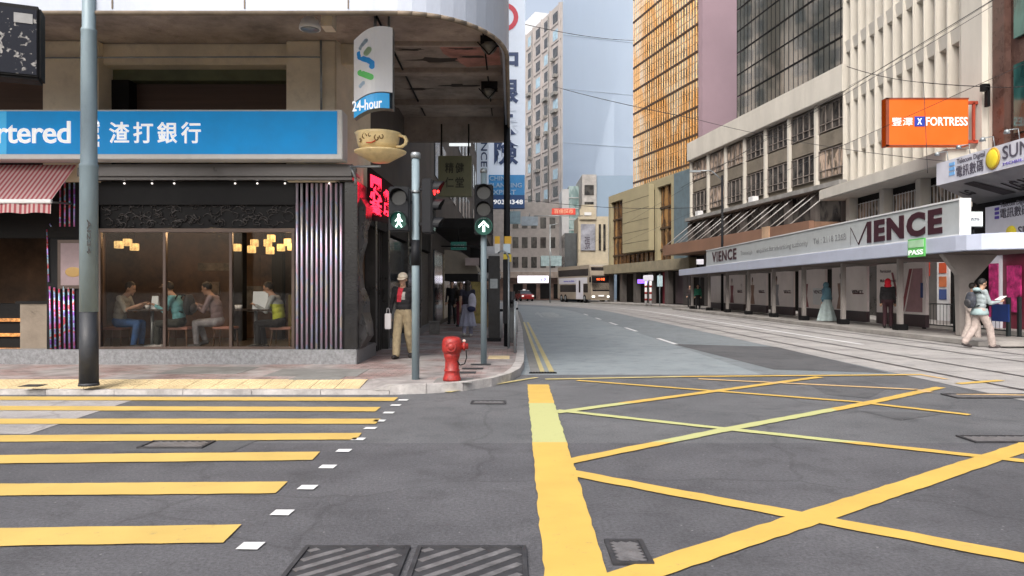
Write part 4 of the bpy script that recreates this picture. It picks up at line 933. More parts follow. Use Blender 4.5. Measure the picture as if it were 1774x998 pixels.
c = on(16.98,1752,404); mb = MB(); mb.lathe([(.01,-.03),(.25,-.03),(.26,0),(.01,0)], c, 'X', 28); mb.build('sun_disc', M['sunyel'], t)
text('SUN', M['txtgrey'], t, on(16.99,1764,408), R_, ZP, .9, .3, .01, .01)
text('電訊數碼  SUN MOBILE', M['txtpur'], t, on(17.01,1714,437), R_, ZP, 3.6, .2, .01, .01)
MB().box(17.1,17.29,26.3,26.9,.13,2.72).build('shop_pillar', M['signwhite'], t); MB().box(17.06,17.09,26.35,26.85,.5,2.4).build('pink_poster', M['pink'], t)
MB().box(17.2,17.29,12,26.3,.13,2.72).build('shop_wall', mat('maroon_shopfront',(.15,.02,.04),.4), t)
for i in range(4): MB().box(17.14,17.19,25.3-1.3*i,26.0-1.3*i,.7,2.3).build('pink_poster', M['pink'], t)
None; None
MB().box(17.3,19.05,28.2,29.6,.13,4.6).build('alley_wall', M['dark'], t)
# ---- orange projecting sign
t = thing('projecting_sign', 'big orange projecting sign lettered FORTRESS on red brackets', 'sign', (16.6,30,7.2))
yy = 30.0; a = P(1535,253,yy); b = P(1678,170,yy)
MB().box(a.x,b.x,yy,yy+.35,a.z,b.z).build('orange_box', mat('orange_sign',(.75,.12,.012),.45,var=.05,emit=.18,bump=0), t, .02)
mb = MB(); mb.box(a.x,a.x+.12,yy-.02,yy+.37,a.z-.01,b.z+.01); mb.box(a.x,b.x,yy-.02,yy-.0,b.z-.05,b.z+.012); mb.box(a.x,b.x,yy-.02,yy-.0,a.z-.01,a.z+.05); mb.build('rim', mat('dull_orange_rim',(.25,.06,.03),.5), t)
text('FORTRESS', M['letwhite'], t, P(1604,218,yy-.002), XP, ZP, (1676-1604)/F*yy, 15/F*yy, .012, .02); text('豐澤', M['letwhite'], t, P(1545,218,yy-.002), XP, ZP, 36/F*yy, 14/F*yy, .0, .02)
MB().box(*[P(1584,219,yy).x,P(1602,219,yy).x],yy-.02,yy-.003,P(0,219,yy).z,P(0,202,yy).z).build('blue_badge', mat('badge_blue',(.03,.06,.4),.4,var=0,bump=0), t)
text('X', M['letwhite'], t, P(1589,216,yy-.022), XP, ZP, 8/F*yy, 11/F*yy, .03, .01)
mb = MB()
for z in (b.z-.15,a.z+.2): mb.box(b.x,18.75,yy+.1,yy+.22,z-.06,z+.06)
mb.box(b.x+.25,b.x+.33,yy+.1,yy+.2,a.z+.2,b.z-.15); mb.box(b.x+.6,b.x+.66,yy+.1,yy+.2,a.z+.2,b.z-.15); mb.build('bracket', mat('red_bracket',(.4,.06,.03),.5), t)
# ---- brown-grey low block with window bands
d0 = vec(-.144,.99); n0 = Vector((-d0.y,d0.x,0)); O0 = Vector((19,42.75,0))
M['oldbrown'] = mat('brown_grey_spandrel', (.19,.165,.13), .75, var=.2, scale=.7, dirt=.3)
t = thing('low_office_block', 'brown grey low office block with white parapet, pilasters and two window rows', 'building', O0+d0*11)
L0 = 23.4
f = lambda mb,a0,a1,b0,b1,c0,c1: mb.fbox(O0,d0,ZP,n0,a0,a1,b0,b1,c0,c1)
f(MB(),0,L0,3.5,14.2,-14,-.3).build('wall', M['oldbrown'], t)
f(MB(),-.1,L0+.1,12.75,14.35,-.3,.25).build('parapet', M['finwhite'], t, .04)
bays = [0,3.25,6.5,9.75,13.0,16.3,19.7,L0]
mb = MB()
for a in bays: f(mb,a-.14,a+.14,7.0,12.75,-.3,-.02)
mb.build_each('pilaster', M['finwhite'], t, .03)
for i in range(7):
    for (z0,z1,q) in ((11.0,12.6,0),(8.2,9.9,1)):
        fr = f(MB(),bays[i]+.2,bays[i+1]-.2,z0,z1,-.3,-.22).build('window', M['winw'] if (i in (4,5,6) and q == 0) or (i in (5,0) and q) else M['win'], t)
        mb = MB(); w_ = bays[i+1]-bays[i]-.4
        for k in range(5): f(mb,bays[i]+.2+w_*k/4-.02,bays[i]+.2+w_*k/4+.02,z0,z1,-.22,-.15)
        for z in (z0,z0+.45,z1-.05): f(mb,bays[i]+.2,bays[i+1]-.2,z,z+.04,-.215,-.155)
        mb.build('window_frame', mat('aged_window_frame',(.22,.19,.17),.6), fr)
    f(MB(),bays[i]+.2,bays[i+1]-.2,10.0,10.9,-.3,-.18).build('spandrel', M['oldbrown'], t)
    f(MB(),bays[i]+1,bays[i]+1.7,7.75,8.15,-.1,.35).build('air_conditioner', M['white'], t, .02) if i in (3,6) else None
f(MB(),-.1,L0+.1,7.45,7.75,-.3,.45).build('string_course', M['greyconc'], t, .02)
f(MB(),0,L0,5.4,7.4,-.3,-.2).build('mezzanine_glass', M['win'], t)
mb = MB()
for a in bays: f(mb,a-.3,a+.3,.13,7.4,-.3,.1)
mb.build_each('column', mat('dark_column',(.09,.08,.075),.6), t)
f(MB(),-.5,L0,4.45,5.35,2.2,2.5).build('canopy_fascia', mat('copper_fascia',(.33,.19,.13),.4,.3,var=.12,scale=.5), t, .02)
f(MB(),-.5,L0,4.5,5.3,-.3,2.19).build('canopy_slab', mat('copper_slab',(.25,.15,.1),.5,.2), t)
f(MB(),4.1,5.0,4.4,5.42,2.48,2.55).build('light_panel', mat('pale_copper',(.55,.37,.24),.4,.2), t)
f(MB(),0,L0,.13,4.4,-.3,-.22).build('shopfront_panel', M['dark'], t)
M['strut'] = mat('strut_grey', (.4,.39,.38), .6, var=.2)
for i in range(15):
    a = 1.2+i*1.5+.3*math.sin(i*2.3)
    s = MB(); A = O0+d0*(a+1.0)+n0*2.2+ZP*5.35; B = O0+d0*a+n0*.0+ZP*7.35; s.cyl(A,B,.032,n=8); s.build('canopy_strut', M['strut'], t)
# ---- dark glass tower above it
O1 = Vector((21.6,42.9,0)); t = thing('dark_glass_tower', 'dark reflective glass tower rising behind the low office block', 'building', O1+d0*10)
g1 = lambda mb,a0,a1,b0,b1,c0,c1: mb.fbox(O1,d0,ZP,n0,a0,a1,b0,b1,c0,c1)
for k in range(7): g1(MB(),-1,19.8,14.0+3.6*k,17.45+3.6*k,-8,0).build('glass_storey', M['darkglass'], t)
mb = MB()
for k in range(14): g1(mb,-1,19.8,13.9+1.8*k,14.0+1.8*k-(.0 if k%2 else 0),-.01,.03)
for i in range(33): g1(mb,-1+.65*i-.02,-1+.65*i+.02,14,39,.001,.025)
mb.build('mullion_grid', M['dark'], t)
# ---- golden tower
dg = vec(-.263,1); ng = Vector((-dg.y,dg.x,0)); OG = Vector((18.95,75,0))
t = thing('gold_glass_tower', 'golden mirror glass tower with a mauve side wall', 'building', OG+dg*8)
gg_ = lambda mb,a0,a1,b0,b1,c0,c1: mb.fbox(OG,dg,ZP,ng,a0,a1,b0,b1,c0,c1)
FS = 2.78
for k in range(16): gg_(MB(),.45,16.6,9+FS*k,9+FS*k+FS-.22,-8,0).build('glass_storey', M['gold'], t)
mb = MB()
for k in range(17): gg_(mb,.45,16.6,9+FS*k-.22,9+FS*k,-8,.07)
mb.build('floor_band', mat('bronze_band',(.1,.055,.03),.4,.4), t)
mb = MB()
for i in range(28): gg_(mb,.45+.595*i-.016,.45+.595*i+.016,9,53.5,.001,.04)
for k in range(16):
    for j in (1,2): gg_(mb,.45,16.6,9+FS*k+j*.85,9+FS*k+j*.85+.03,.001,.035)
mb.build('mullion_grid', mat('gold_mullion',(.75,.5,.25),.4,.6), t)
gg_(MB(),-.4,.44,8,54,-9,.12).build('side_wall', mat('mauve_cladding',(.31,.22,.255),.6,var=.05,scale=.3), t)
# ---- beige podium building
dp = vec(-.22,1); np_ = Vector((-dp.y,dp.x,0)); OP = Vector((15.95,66,0))
M['beige'] = mat('beige_panel', (.34,.3,.19), .6, var=.08, scale=.5, dirt=.15, dirtcol=(.2,.18,.12))
t = thing('beige_podium_building', 'beige framed building with amber glass and a big blank panel beyond the shelter', 'building', OP+dp*10)
p_ = lambda mb,a0,a1,b0,b1,c0,c1: mb.fbox(OP,dp,ZP,np_,a0,a1,b0,b1,c0,c1)
LP = 21.6
p_(MB(),0,LP,3.6,11.5,-9,-.3).build('glass_body', M['goldlow'], t)
mb = MB(); p_(mb,0,LP,11.5,12.3,-9,.1); p_(mb,LP-.7,LP,3.6,11.5,-.3,.1); p_(mb,3.6,4.4,3.6,11.5,-.3,.1); p_(mb,7.6,8.2,3.6,11.5,-.3,.1); mb.build('beige_frame', M['beige'], t)
p_(MB(),0,3.6,3.6,12.2,-.3,.2).build('blue_grey_column', mat('blue_grey_cladding',(.12,.17,.2),.5), t)
p_(MB(),8.3,15.6,5.4,11.95,.1,.7).build('blank_panel', M['beige'], t, .05)
mb = MB()
for k in range(5): p_(mb,8.3,15.6,6.4+1.1*k,6.43+1.1*k,.695,.71)
mb.build('panel_seam', M['dark'], t)
mb = MB()
for i in range(14): p_(mb,4.4+i*1.25,4.44+i*1.25,3.6,11.5,-.295,-.2)
for z in (5.3,7.4,9.4): p_(mb,4.4,LP-.7,z,z+.18,-.295,-.18)
mb.build('mullion_grid', mat('brown_mullion',(.06,.035,.02),.5), t)
p_(MB(),-1,LP+1,3.3,4.3,-1,.9).build('canopy_beam', mat('dull_beige_beam',(.26,.23,.16),.6), t, .03)
p_(MB(),0,LP,.13,3.3,-1,-.9).build('dark_arcade', M['dark'], t)
for a in (1,5,9,13,17,21): p_(MB(),a-.4,a+.4,.13,3.3,-.2,.3).build('column', mat('dark_column',(.09,.08,.075),.6), t)
# arcade shops and signs seen beneath
s_ = p_(MB(),7.2,7.9,.13,3.2,-.85,-.6); s_.build('maroon_shopfront', mat('maroon_shopfront2',(.14,.008,.02),.5,emit=.05), t)
p_(MB(),2.4,5.2,.2,3.2,-.85,-.7).build('lit_doorway', mat('mauve_doorway',(.12,.09,.1),.5), t)
Y = 70; t = thing('illuminated_sign', 'small glowing violet sign over the arcade beside two striped posts', 'sign', P(1112,490,Y))
MB().box(X_(1105,Y),X_(1122,Y),Y,Y+.2,Z_(491,Y),Z_(484,Y)).build('violet_panel', mat('violet_glow',(.22,.1,.8),.5,emit=1.2,var=.3,scale=4), t); None
for i,px in enumerate((1119,1127)):
    Y = 69.5-i; c = G(px,503+1885/Y); t = thing('striped_post', 'red and white striped post in front of the arcade, '+('left one' if i == 0 else 'right one'), 'post', (c.x,Y,.13))
    MB().cyl((c.x,Y,.13),(c.x,Y,2.3),.12).build('post', M['white'], t)
    for k in range(3): MB().cyl((c.x,Y,.5+.6*k),(c.x,Y,.7+.6*k),.124).build('red_band', M['red'], t)
    MB().box(c.x-.25,c.x+.25,Y-.1,Y+.1,2.3,2.85).build('head_plate', M['signwhite'], t, .05)
Y = 62; c = P(1143,527,Y); t = thing('stop_sign_pole', 'thin pole with a pale blue stop plate near the arcade', 'sign', (c.x,Y,.13))
MB().cyl((c.x,Y,.13),(c.x,Y,2.8),.04).build('pole', M['steel'], t); MB().box(c.x-.25,c.x+.25,Y-.03,Y+.03,1.75,2.7).build('plate', mat('pale_blue_plate',(.4,.55,.6),.5), t, .03)
Y=61; c=P(1150,500,Y)
# ---- blue-white tower
ca = vec(-.336,1.0); na = Vector((-ca.y,ca.x,0)); OT = Vector((X_(975,125),125,0)); cb2 = vec(1,.336)
t = thing('blank_wall_tower', 'tall pale tower with windows at left and a blank blue white wall', 'building', OT)
M['towerblue'] = mat('pale_blue_wall', (.52,.62,.75), .7, var=.03, scale=.1, dirt=.1, dirtcol=(.5,.56,.66), stretch=(1,1,.15))
M['towergrey'] = mat('pinkish_grey_tile', (.4,.37,.36), .75, var=.1, scale=.5)
MB().fbox(OT,cb2,ZP,na,.01,30,0,75,-20,-.01).build('blank_wall', M['towerblue'], t)
mb = MB(); LT = 18.2
mb.fbox(OT,ca,ZP,na,0,LT,0,49.5,0,.3); mb.build('window_wall', M['towergrey'], t)
mb = MB()
for k in range(6): mb.fbox(OT,cb2,ZP,Vector((cb2.y,-cb2.x,0)),.1,30,8+9*k,8.05+9*k,.0,.06)
mb.build('wall_joint', mat('wall_joint_line',(.4,.47,.55),.7), t)
for k in range(14):
    for i in range(4):
        z = 8.5+2.95*k; a = 1.5+i*4.2
        fr = MB().fbox(OT,ca,ZP,na,a,a+2.1,z,z+1.7,.3,.34).build('window', M['win'] if (i+k)%4 else mat('sky_window',(.35,.5,.6),.2), t)
mb = MB()
for i in range(5): mb.fbox(OT,ca,ZP,na,.3+i*4.2,.6+i*4.2,6,49.5,.3,.55)
for k in range(14): mb.fbox(OT,ca,ZP,na,0,LT,8.0+2.95*k,8.12+2.95*k,.3,.42)
mb.build('facade_rib', M['towergrey'], t)
MB().fbox(OT,ca,ZP,na,LT-5,LT+.5,49.5,52.5,-4,0).build('roof_frame', M['white'], t)
random.seed(11)
for k in range(22):
    i = random.randrange(4); j = random.randrange(13); MB().fbox(OT,ca,ZP,na,1.5+i*4.2+random.choice((.1,1.2)),2.4+i*4.2+random.choice((.1,1.0)),7.9+2.95*j,8.45+2.95*j,.3,.95).build('air_conditioner', M['greyconc'], t)
for a in (5.4,13.9): MB().cyl(OT+ca*a+na*.5+ZP*6, OT+ca*a+na*.5+ZP*49, .1, n=8).build('drain_pipe', M['greyconc'], t)
# lower wing to the left of the tower foot
t = thing('tower_wing', 'grey lower wing with square windows at the end of the street', 'building', (2,118,0))
MB().box(-3,7.4,118,124,3.3,15.3).build('wall', mat('grey_wing_wall',(.46,.43,.41),.8,var=.12), t)
for k in range(3):
    for i in range(5): MB().box(.1+1.45*i,1.0+1.45*i,117.93,118,5.0+3.1*k,6.7+3.1*k).build('window', M['win'], t)
MB().box(-3,7.4,117.5,118,3.3,4.4).build('string_course', M['white'], t)
t = thing('brick_low_building', 'low pinkish brown shop row at the end of the street behind the bus', 'building', (3,112,0))
MB().box(-3,8,112,117,0,3.9).build('wall', mat('pinkish_brown',(.24,.16,.13),.8,var=.4,scale=.8), t)
for k in range(4): MB().box(.2+2*k,1.6+2*k,111.9,112,.2,2.4).build('shopfront_panel', M['dark'], t)
MB().box(-3,8,110.5,112,3.3,4.2).build('canopy', mat('beige_canopy',(.4,.33,.28),.7), t)
Y = 105; t = thing('lit_shop_sign', 'bright white illuminated shop sign low at the end of the street', 'sign', P(924,490,Y))
MB().box(X_(897,Y),X_(950,Y),Y,Y+.3,Z_(490,Y),Z_(478,Y)).build('light_box', mat('white_light_box',(.9,.88,1),.5,var=.05,emit=1.3,bump=0), t); text('大快活餐廳', M['txtpur'], t, P(917,488,Y-.01), XP, ZP, 2.4, .6, .01, .02)
# small buildings between tower and podium
t = thing('white_teal_building', 'narrow white and teal building below the tower', 'building', P(990,503,112))
MB().box(X_(973,112),X_(985,112),111.5,118,3,16.5).build('wall', M['white'], t); MB().box(X_(985,112)+.01,X_(1012,112),112,118,3,17).build('glass_front', winmat('teal_pale_glass',(.2,.32,.32),(.45,.6,.6),(1,1,.6)), t)
mb = MB(); 
for k in range(8): mb.box(X_(985,112)+.02,X_(1012,112),111.9,111.98,4+1.6*k,4.12+1.6*k)
mb.build('floor_band', M['white'], t)
t = thing('blue_grey_building', 'blue grey block with a windowed left strip, between tower and beige building', 'building', P(1060,503,107))
MB().box(X_(1033,107),X_(1100,107),107,117,0,17.8).build('blue_wall', mat('blue_grey_wall',(.3,.4,.52),.7,var=.04,scale=.2), t)
MB().box(X_(1008,107),X_(1033,107)-.01,106.6,117,0,17.9).build('window_strip', mat('pale_tiles',(.5,.48,.46),.7), t)
for k in range(5): MB().box(X_(1012,107),X_(1028,107),106.5,106.6,5.4+2.4*k,6.8+2.4*k).build('window', M['win'], t)
t = thing('cream_building', 'small cream building with an arched top and a tall grey advert', 'building', P(1026,503,97))
M['crm2'] = mat('cream_pale', (.5,.44,.33), .7, var=.1)
MB().box(X_(1002,97),X_(1054,97),97,104,4.4,11).build('wall', M['crm2'], t)
MB().box(X_(1006,97),X_(1031,97),96.8,97,6.6,10).build('advert', mat('grey_advert',(.3,.31,.36),.6,var=.3,scale=1), t); text('張', M['txtgrey'], t, P(1013,432,96.79), XP, ZP, .7, 1.6, .01, .02)
for px in (1037,1045): MB().box(X_(px,97),X_(px+4,97),96.9,97,6.6,10).build('window', M['win'], t)
mb = MB(); mb.box(X_(1004,97),X_(1032,97),96.7,97.2,10.6,12.0); mb.box(X_(1007,97),X_(1029,97),96.75,97.2,12.0,12.5); mb.build('pediment', M['crm2'], t); MB().box(X_(1012,97),X_(1024,97),96.6,96.7,11.1,11.5).build('pale_emblem', M['white'], t)
MB().box(X_(1000,97),X_(1056,97),96.5,97,4.3,5.0).build('ledge', M['crm2'], t)
MB().box(X_(980,97),X_(1003,97)-.05,99,105,0,9).build('dark_side_annex', M['winglass'], t)
Y = 90
t = thing('red_sign', 'small red projecting sign with pale characters on a long arm in front of the tower', 'sign', P(975,372,Y))
MB().box(X_(956,Y),X_(997,Y),Y,Y+.2,Z_(372,Y),Z_(361,Y)).build('red_box', mat('red_sign_box',(.55,.05,.03),.5,emit=.2,var=.1), t, .03); text('百佳超市', mat('peach_lettering',(.8,.45,.3),var=0,bump=0), t, P(960,370,Y-.01), XP, ZP, 2.3, .55, .02, .01)
MB().cyl(P(925,374,Y),P(1010,374,Y),.05).build('arm', M['steel'], t)
for (px0,px1,py0,py1,Y,c,lab) in ((937,973,443,461,88,(.3,.4,.42),'pale blue board sign above the bus at left'),(903,932,375,391,60,(.3,.36,.42),'pale blue grey sign right of the dark pole'),(878,902,366,388,58,(.2,.3,.36),'blue direction sign partly behind the dark pole')):
    t = thing('hanging_board', lab, 'sign', P((px0+px1)/2,py1,Y)); MB().box(X_(px0,Y),X_(px1,Y),Y,Y+.12,Z_(py1,Y),Z_(py0,Y)).build('board', mat('board_%d'%px0,c,.5,var=.2,scale=3), t, .02); MB().cyl(P((px0+px1)/2,py0,Y+.06),P((px0+px1)/2,py0-6,Y+.06),.03).build('hanger', M['steel'], t)
# closing buildings to the far left end of the bend (behind street furniture)
t = flat_block('end_block','plain block closing the left end of the bending street',-40,-3.2,118,130,0,16,M['oldwall'])
# ================================================================ TRAM STOP SHELTER
M['shroof'] = mat('pale_blue_fascia', (.55,.6,.74), .4, .1, var=.05, dirt=.1, dirtcol=(.35,.38,.45))
M['shgrey'] = mat('grey_sign_panel', (.45,.48,.49), .5, var=.06, dirt=.12, dirtcol=(.22,.24,.25))
M['beampost'] = mat('shelter_post_grey', (.3,.275,.26), .55, var=.12)
t = thing('tram_shelter', 'long tram stop shelter with a pale blue roof edge and grey advertising board', 'tram stop', (12.9,36,.14))
pts = [(12.0,54),(12.0,20.3)]
for k in range(1,11): a = k/10*math.pi; pts.append((13.25-1.25*math.cos(a), 20.3-1.25*math.sin(a)))
pts += [(14.5,20.3),(14.5,54)]
mb = MB(); mb.prism(pts, 2.5, 2.93); mb.build('roof_edge', M['shroof'], t, .02)
mb = MB(); inn = [(13.25+(x-13.25)*.93, y+(.1 if y < 21 else 0)) for x,y in pts]; mb.add([(a,b,2.49) for a,b in inn],[list(range(len(inn)))]); mb.build('roof_underside', mat('brown_underside',(.1,.08,.07),.7), t)
X0 = 12.25; ya, yb2 = 47.3, X0*F/(1663-CX)
mb = MB(); mb.box(X0,X0+.25,yb2,ya,2.94,3.92); mb.build('sign_board', M['shgrey'], t, .01)
mb = MB(); mb.box(X0-.03,X0+.28,yb2-.04,yb2,2.94,3.97); mb.box(X0-.03,X0+.28,yb2,ya,3.921,3.97); mb.box(X0-.02,X0-.001,yb2,ya,2.95,2.99); mb.build('sign_rim', M['white'], t)
M['maroon'] = mat('maroon_lettering', (.045,.012,.02), .5, var=0, bump=0)
def onS(px, py): return on(X0-.001, px, py)
yI = X0*F/(1503-CX)
text('IENCE', M['maroon'], t, Vector((X0,yI,3.07)), R_, ZP, yI-X0*F/(1633-CX), .74, .05, .02, spacing=1.18)
yV = X0*F/(1474-CX)
# thin V with one heavier stroke
mb = MB()
for (a, b, w_) in (((yV,3.72),(yV-.62,3.07),.035),((yV-.62,3.07),(yI-.02,3.79),.09),((yV,3.72),(yV,3.07),.02)):
    A = Vector((X0-.012,a[0],a[1])); B = Vector((X0-.012,b[0],b[1])); d = (B-A).normalized(); p = d.cross(XP)*w_; mb.add([A-p/2,B-p/2,B+p/2,A+p/2],[(0,1,2,3)])
mb.build('thin_letter_stroke', M['maroon'], t)
yA = X0*F/(1234-CX); yB = X0*F/(1276-CX)
text('VIENCE', M['maroon'], t, Vector((X0,yA,3.15)), R_, ZP, yA-yB, .62, .025, .02, spacing=1.12)
text('Tramways  ·  enquiries for advertising authority    Tel : 2118 2368', mat('faint_lettering',(.25,.26,.27),var=0,bump=0), t, Vector((X0,X0*F/(1283-CX),3.25)), R_, ZP, X0*(F/(1283-CX)-F/(1466-CX)), .3, .0, .01)
ga, gb = 12.0*F/(1575-CX), 12.0*F/(1604-CX)
mb = MB(); mb.box(11.96,11.995,gb,ga,2.44,2.98); mb.build('green_notice', mat('green_notice',(.1,.42,.1),.5,var=.08,emit=.1), t); mb = MB(); mb.box(11.95,11.959,gb+.04,ga-.04,2.72,2.94); mb.build('notice_picture', mat('pale_green_notice',(.4,.65,.42),.5), t)
text('PASS', M['letwhite'], t, Vector((11.958,ga-.06,2.5)), R_, ZP, ga-gb-.12, .15, .02, .01)
Mposty = [53.3,48.7,44.6,40.6,36.7,32.9,29.0,24.75]
for y in Mposty:
    q = MB().box(12.72,12.88,y-.09,y+.09,.14,2.5).build('post', M['beampost'], t, .02)
    MB().box(12.62,12.98,y-.19,y+.19,.14,.34).build('post_foot', M['black'], q, .02)
mb = MB(); mb.fprism(Vector((0,21.5,0)), XP, ZP, YP, [(12.85,.14),(13.2,.14),(13.25,1.7),(13.95,2.49),(12.35,2.49),(12.8,1.9)], 0, .25); mb.build('end_pillar', M['beampost'], t, .02)
M['adwall'] = mat('advert_white', (.8,.73,.71), .35, var=.08, scale=.7); M['adbase'] = mat('advert_base', (.06,.04,.045), .5, var=.2)
M['skinad'] = mat('printed_skin', (.3,.17,.12), .5, var=.2, bump=0); M['adred'] = mat('printed_red', (.24,.05,.06), .5, var=.2, bump=0); M['address'] = mat('printed_dress', (.3,.3,.33), .5, var=.2, bump=0); M['adhair'] = mat('printed_hair', (.04,.025,.02), .5, var=.2, bump=0)
seg = [(52.9,49),(48.4,45),(44.3,41),(40.3,37.1),(36.4,33.3),(32.6,29.4),(28.6,25.2)]
for i,(a,b) in enumerate(seg):
    q = MB().box(13.9,14.0,b,a,.62,2.42).build('advert_panel', M['adwall'], t)
    MB().box(13.88,14.02,b,a,.2,.61).build('advert_base', M['adbase'], t)
    if i == 6:
        for k,(s_,z) in enumerate((('Permission',2.1),('Make the most of',1.75),('Vanity therapy',1.4),('at the VIENCE',1.05))): text(s_, M['maroon'], t, Vector((13.89,a-.3,z)), R_, ZP, 1.4 if k else .8, .12, .005, .004)
        mb = MB(); mb.add([(13.892,b+2.3,2.1),(13.892,b+2.15,2.1),(13.892,b+1.55,.7),(13.892,b+1.7,.7)],[(0,1,2,3)]); mb.add([(13.89,b+1.6,.7),(13.89,b+1.4,.7),(13.89,b+.85,2.2),(13.89,b+1.05,2.2)],[(0,1,2,3)]); mb.build('printed_letter', M['adred'], t)
        mb = MB(); mb.add([(13.893,b+1.3,.7),(13.893,b+.2,.7),(13.893,b+.2,2.2),(13.893,b+.8,2.2)],[(0,1,2,3)]); mb.build('printed_shape', mat('printed_pink',(.36,.2,.22),.5), t)
    elif i:
        c = (a+b)/2+.7; w_ = .42
        mb = MB(); mb.add([(13.892,c+w_,.66),(13.892,c-w_,.66),(13.892,c-w_*.5,1.2),(13.892,c-w_*.8,1.75),(13.892,c+w_*.8,1.75),(13.892,c+w_*.5,1.2)],[list(range(6))]); mb.build('printed_dress', (M['address'],M['adred'],M['skinad'])[i%3], t)
        mb = MB(); mb.add([(13.891,c+.1*math.cos(k*.6283)*1.1,2.05+.16*math.sin(k*.6283)) for k in range(10)],[list(range(10))]); mb.build('printed_hair', M['adhair'], t)
        mb = MB(); mb.add([(13.889,c+.07*math.cos(k*.6283),1.98+.11*math.sin(k*.6283)) for k in range(10)],[list(range(10))]); mb.add([(13.889,c+.05,1.75),(13.889,c-.05,1.75),(13.889,c-.04,1.9),(13.889,c+.04,1.9)],[(0,1,2,3)]); mb.build('printed_face', M['skinad'], t)
        mb = MB(); mb.box(13.885,13.892,b+.25,b+1.35,.8,1.55) if i == 4 else mb.box(13.89,13.893,b+.25,b+1.2,1.3,1.34); mb.build('printed_panel', M['white'] if i == 4 else M['adred'], t)
        text('VIENCE', M['maroon'], t, Vector((13.884,b+1.25,1.3)), R_, ZP, .95, .16, .02, .003)
mb = MB()
for y in Mposty: mb.box(12.88,14.4,y-.06,y+.06,2.38,2.48)
mb.build_each('roof_beam', M['beampost'], t)
# small clock-like notice box on top of the shelter end
t = thing('stop_notice', 'small white illuminated stop notice box above the shelter end', 'sign', P(1690,400,21)); Y=21
MB().box(X_(1675,Y),X_(1704,Y),Y,Y+.2,Z_(394,Y),Z_(365,Y)).build('box', M['black'], t, .01); MB().box(X_(1677,Y),X_(1702,Y),Y-.01,Y-.001,Z_(392,Y),Z_(367,Y)).build('face', mat('notice_face',(.7,.78,.78),.5,emit=.25,bump=0), t); text('西港城', M['txtgrey'], t, P(1682,383,Y-.012), XP, ZP, .25, .1, .01, .005)
MB().cyl((X_(1690,Y),Y+.1,2.9),(X_(1690,Y),Y+.1,Z_(394,Y)),.03).build('stem', M['black'], t)
t = thing('stop_notice', 'small white notice box on a dark post at the far left end of the shelter', 'sign', P(1212,457,56)); Y=56
MB().box(X_(1207,Y),X_(1219,Y),Y,Y+.15,Z_(458,Y),Z_(449,Y)).build('box', M['signwhite'], t); MB().cyl((X_(1213,Y),Y+.07,.1),(X_(1213,Y),Y+.07,Z_(458,Y)),.04).build('stem', M['black'], t)
# ================================================================ STREET FURNITURE
M['poleblue'] = mat('blue_grey_pole_paint', (.2,.265,.3), .5, .1, var=.1, scale=3, dirt=.25, dirtcol=(.1,.12,.13), stretch=(1,1,.4))
M['polebase'] = mat('black_pole_base', (.022,.025,.032), .55, var=.25, scale=4, dirt=.25, dirtcol=(.07,.065,.06))
x, y = X_(154,10.48), 10.48
t = thing('street_lamp', 'tall blue grey street pole with a black base on the tan tiles at left', 'street lamp', (x,y,.12))
MB().cyl((x,y,.12),(x,y,1.15),.125,.118,28).build('black_base', M['polebase'], t)
MB().cyl((x,y,.12),(x,y,.16),.137,.13,28).build('base_ring', M['polebase'], t)
mb = MB(); mb.lathe([(.12,1.15),(.117,3.15),(.122,3.17),(.122,3.2),(.108,3.22),(.1,5.05),(.103,5.06),(.103,5.09),(.088,5.11),(.07,9.5)], (x,y,0), n=28); mb.build('shaft', M['poleblue'], t)
mb = MB(); mb.tube([(x,y,9.4),(x+.3,y-.2,9.9),(x+1.5,y-.8,10.1)], .05); mb.box(x+1.4,x+2.1,y-1.0,y-.7,10.03,10.15); mb.build('lamp_arm', M['poleblue'], t)
text('AI234', mat('stencil_black',(.02,.02,.02),var=0,bump=0), t, Vector((x+.045,y-.125,2.43)), Vector((0,0,-1)), Vector((1,0,0)), .48, .055, .02, .003, out=.003)
# hydrant
hx, hy = X_(783,11.0), 11.0; s = 11.0/F
t = thing('fire_hydrant', 'red cast iron fire hydrant on the kerb corner', 'fire hydrant', (hx,hy,.128))
H = lambda v: v
mb = MB(); mb.lathe([(.132,.128),(.134,.15),(.122,.19),(.112,.23),(.108,.26),(.116,.272),(.116,.285),(.103,.295),(.1,.42),(.106,.45),(.115,.48),(.12,.5),(.115,.52),(.1,.54)], (hx,hy,0), n=28); mb.build('barrel', M['red'], t)
mb = MB(); mb.lathe([(.1,.5),(.125,.53),(.143,.565),(.148,.60),(.148,.66),(.14,.715),(.12,.752),(.09,.768),(.05,.775),(.005,.776)], (hx,hy,0), n=28); mb.build('bonnet', M['red'], t)
mb = MB(); mb.lathe([(.07,-.175),(.072,-.15),(.06,-.15),(.06,-.1)], (hx+.0,hy,.63), 'Y', 20); mb.ell((hx,hy-.175,.63),(.05,.02,.05),14,8); mb.build('outlet_cap', M['red'], t)
mb = MB(); mb.lathe([(.05,.1),(.05,.16),(.066,.165),(.066,.195),(.045,.2),(.045,.235),(.03,.24)], (hx,hy,.63), 'X', 20); mb.build('side_outlet', M['red'], t)
MB().box(hx+.155,hx+.2,hy-.022,hy+.022,.692,.732).build('operating_nut', mat('pale_nut',(.5,.38,.35),.5), t, .01)
mb = MB(); mb.tube([(hx+.21,hy-.04,.57),(hx+.22,hy-.07,.47),(hx+.19,hy-.08,.38),(hx+.12,hy-.07,.36),(hx+.085,hy-.05,.42)], .008, 6); mb.build('chain', M['black'], t)
mb = MB()
for k in range(8): a = k*.785; mb.cyl((hx+.112*math.cos(a),hy+.112*math.sin(a),.14),(hx+.112*math.cos(a),hy+.112*math.sin(a),.165),.011,n=6)
mb.build('flange_bolt', M['red'], t)
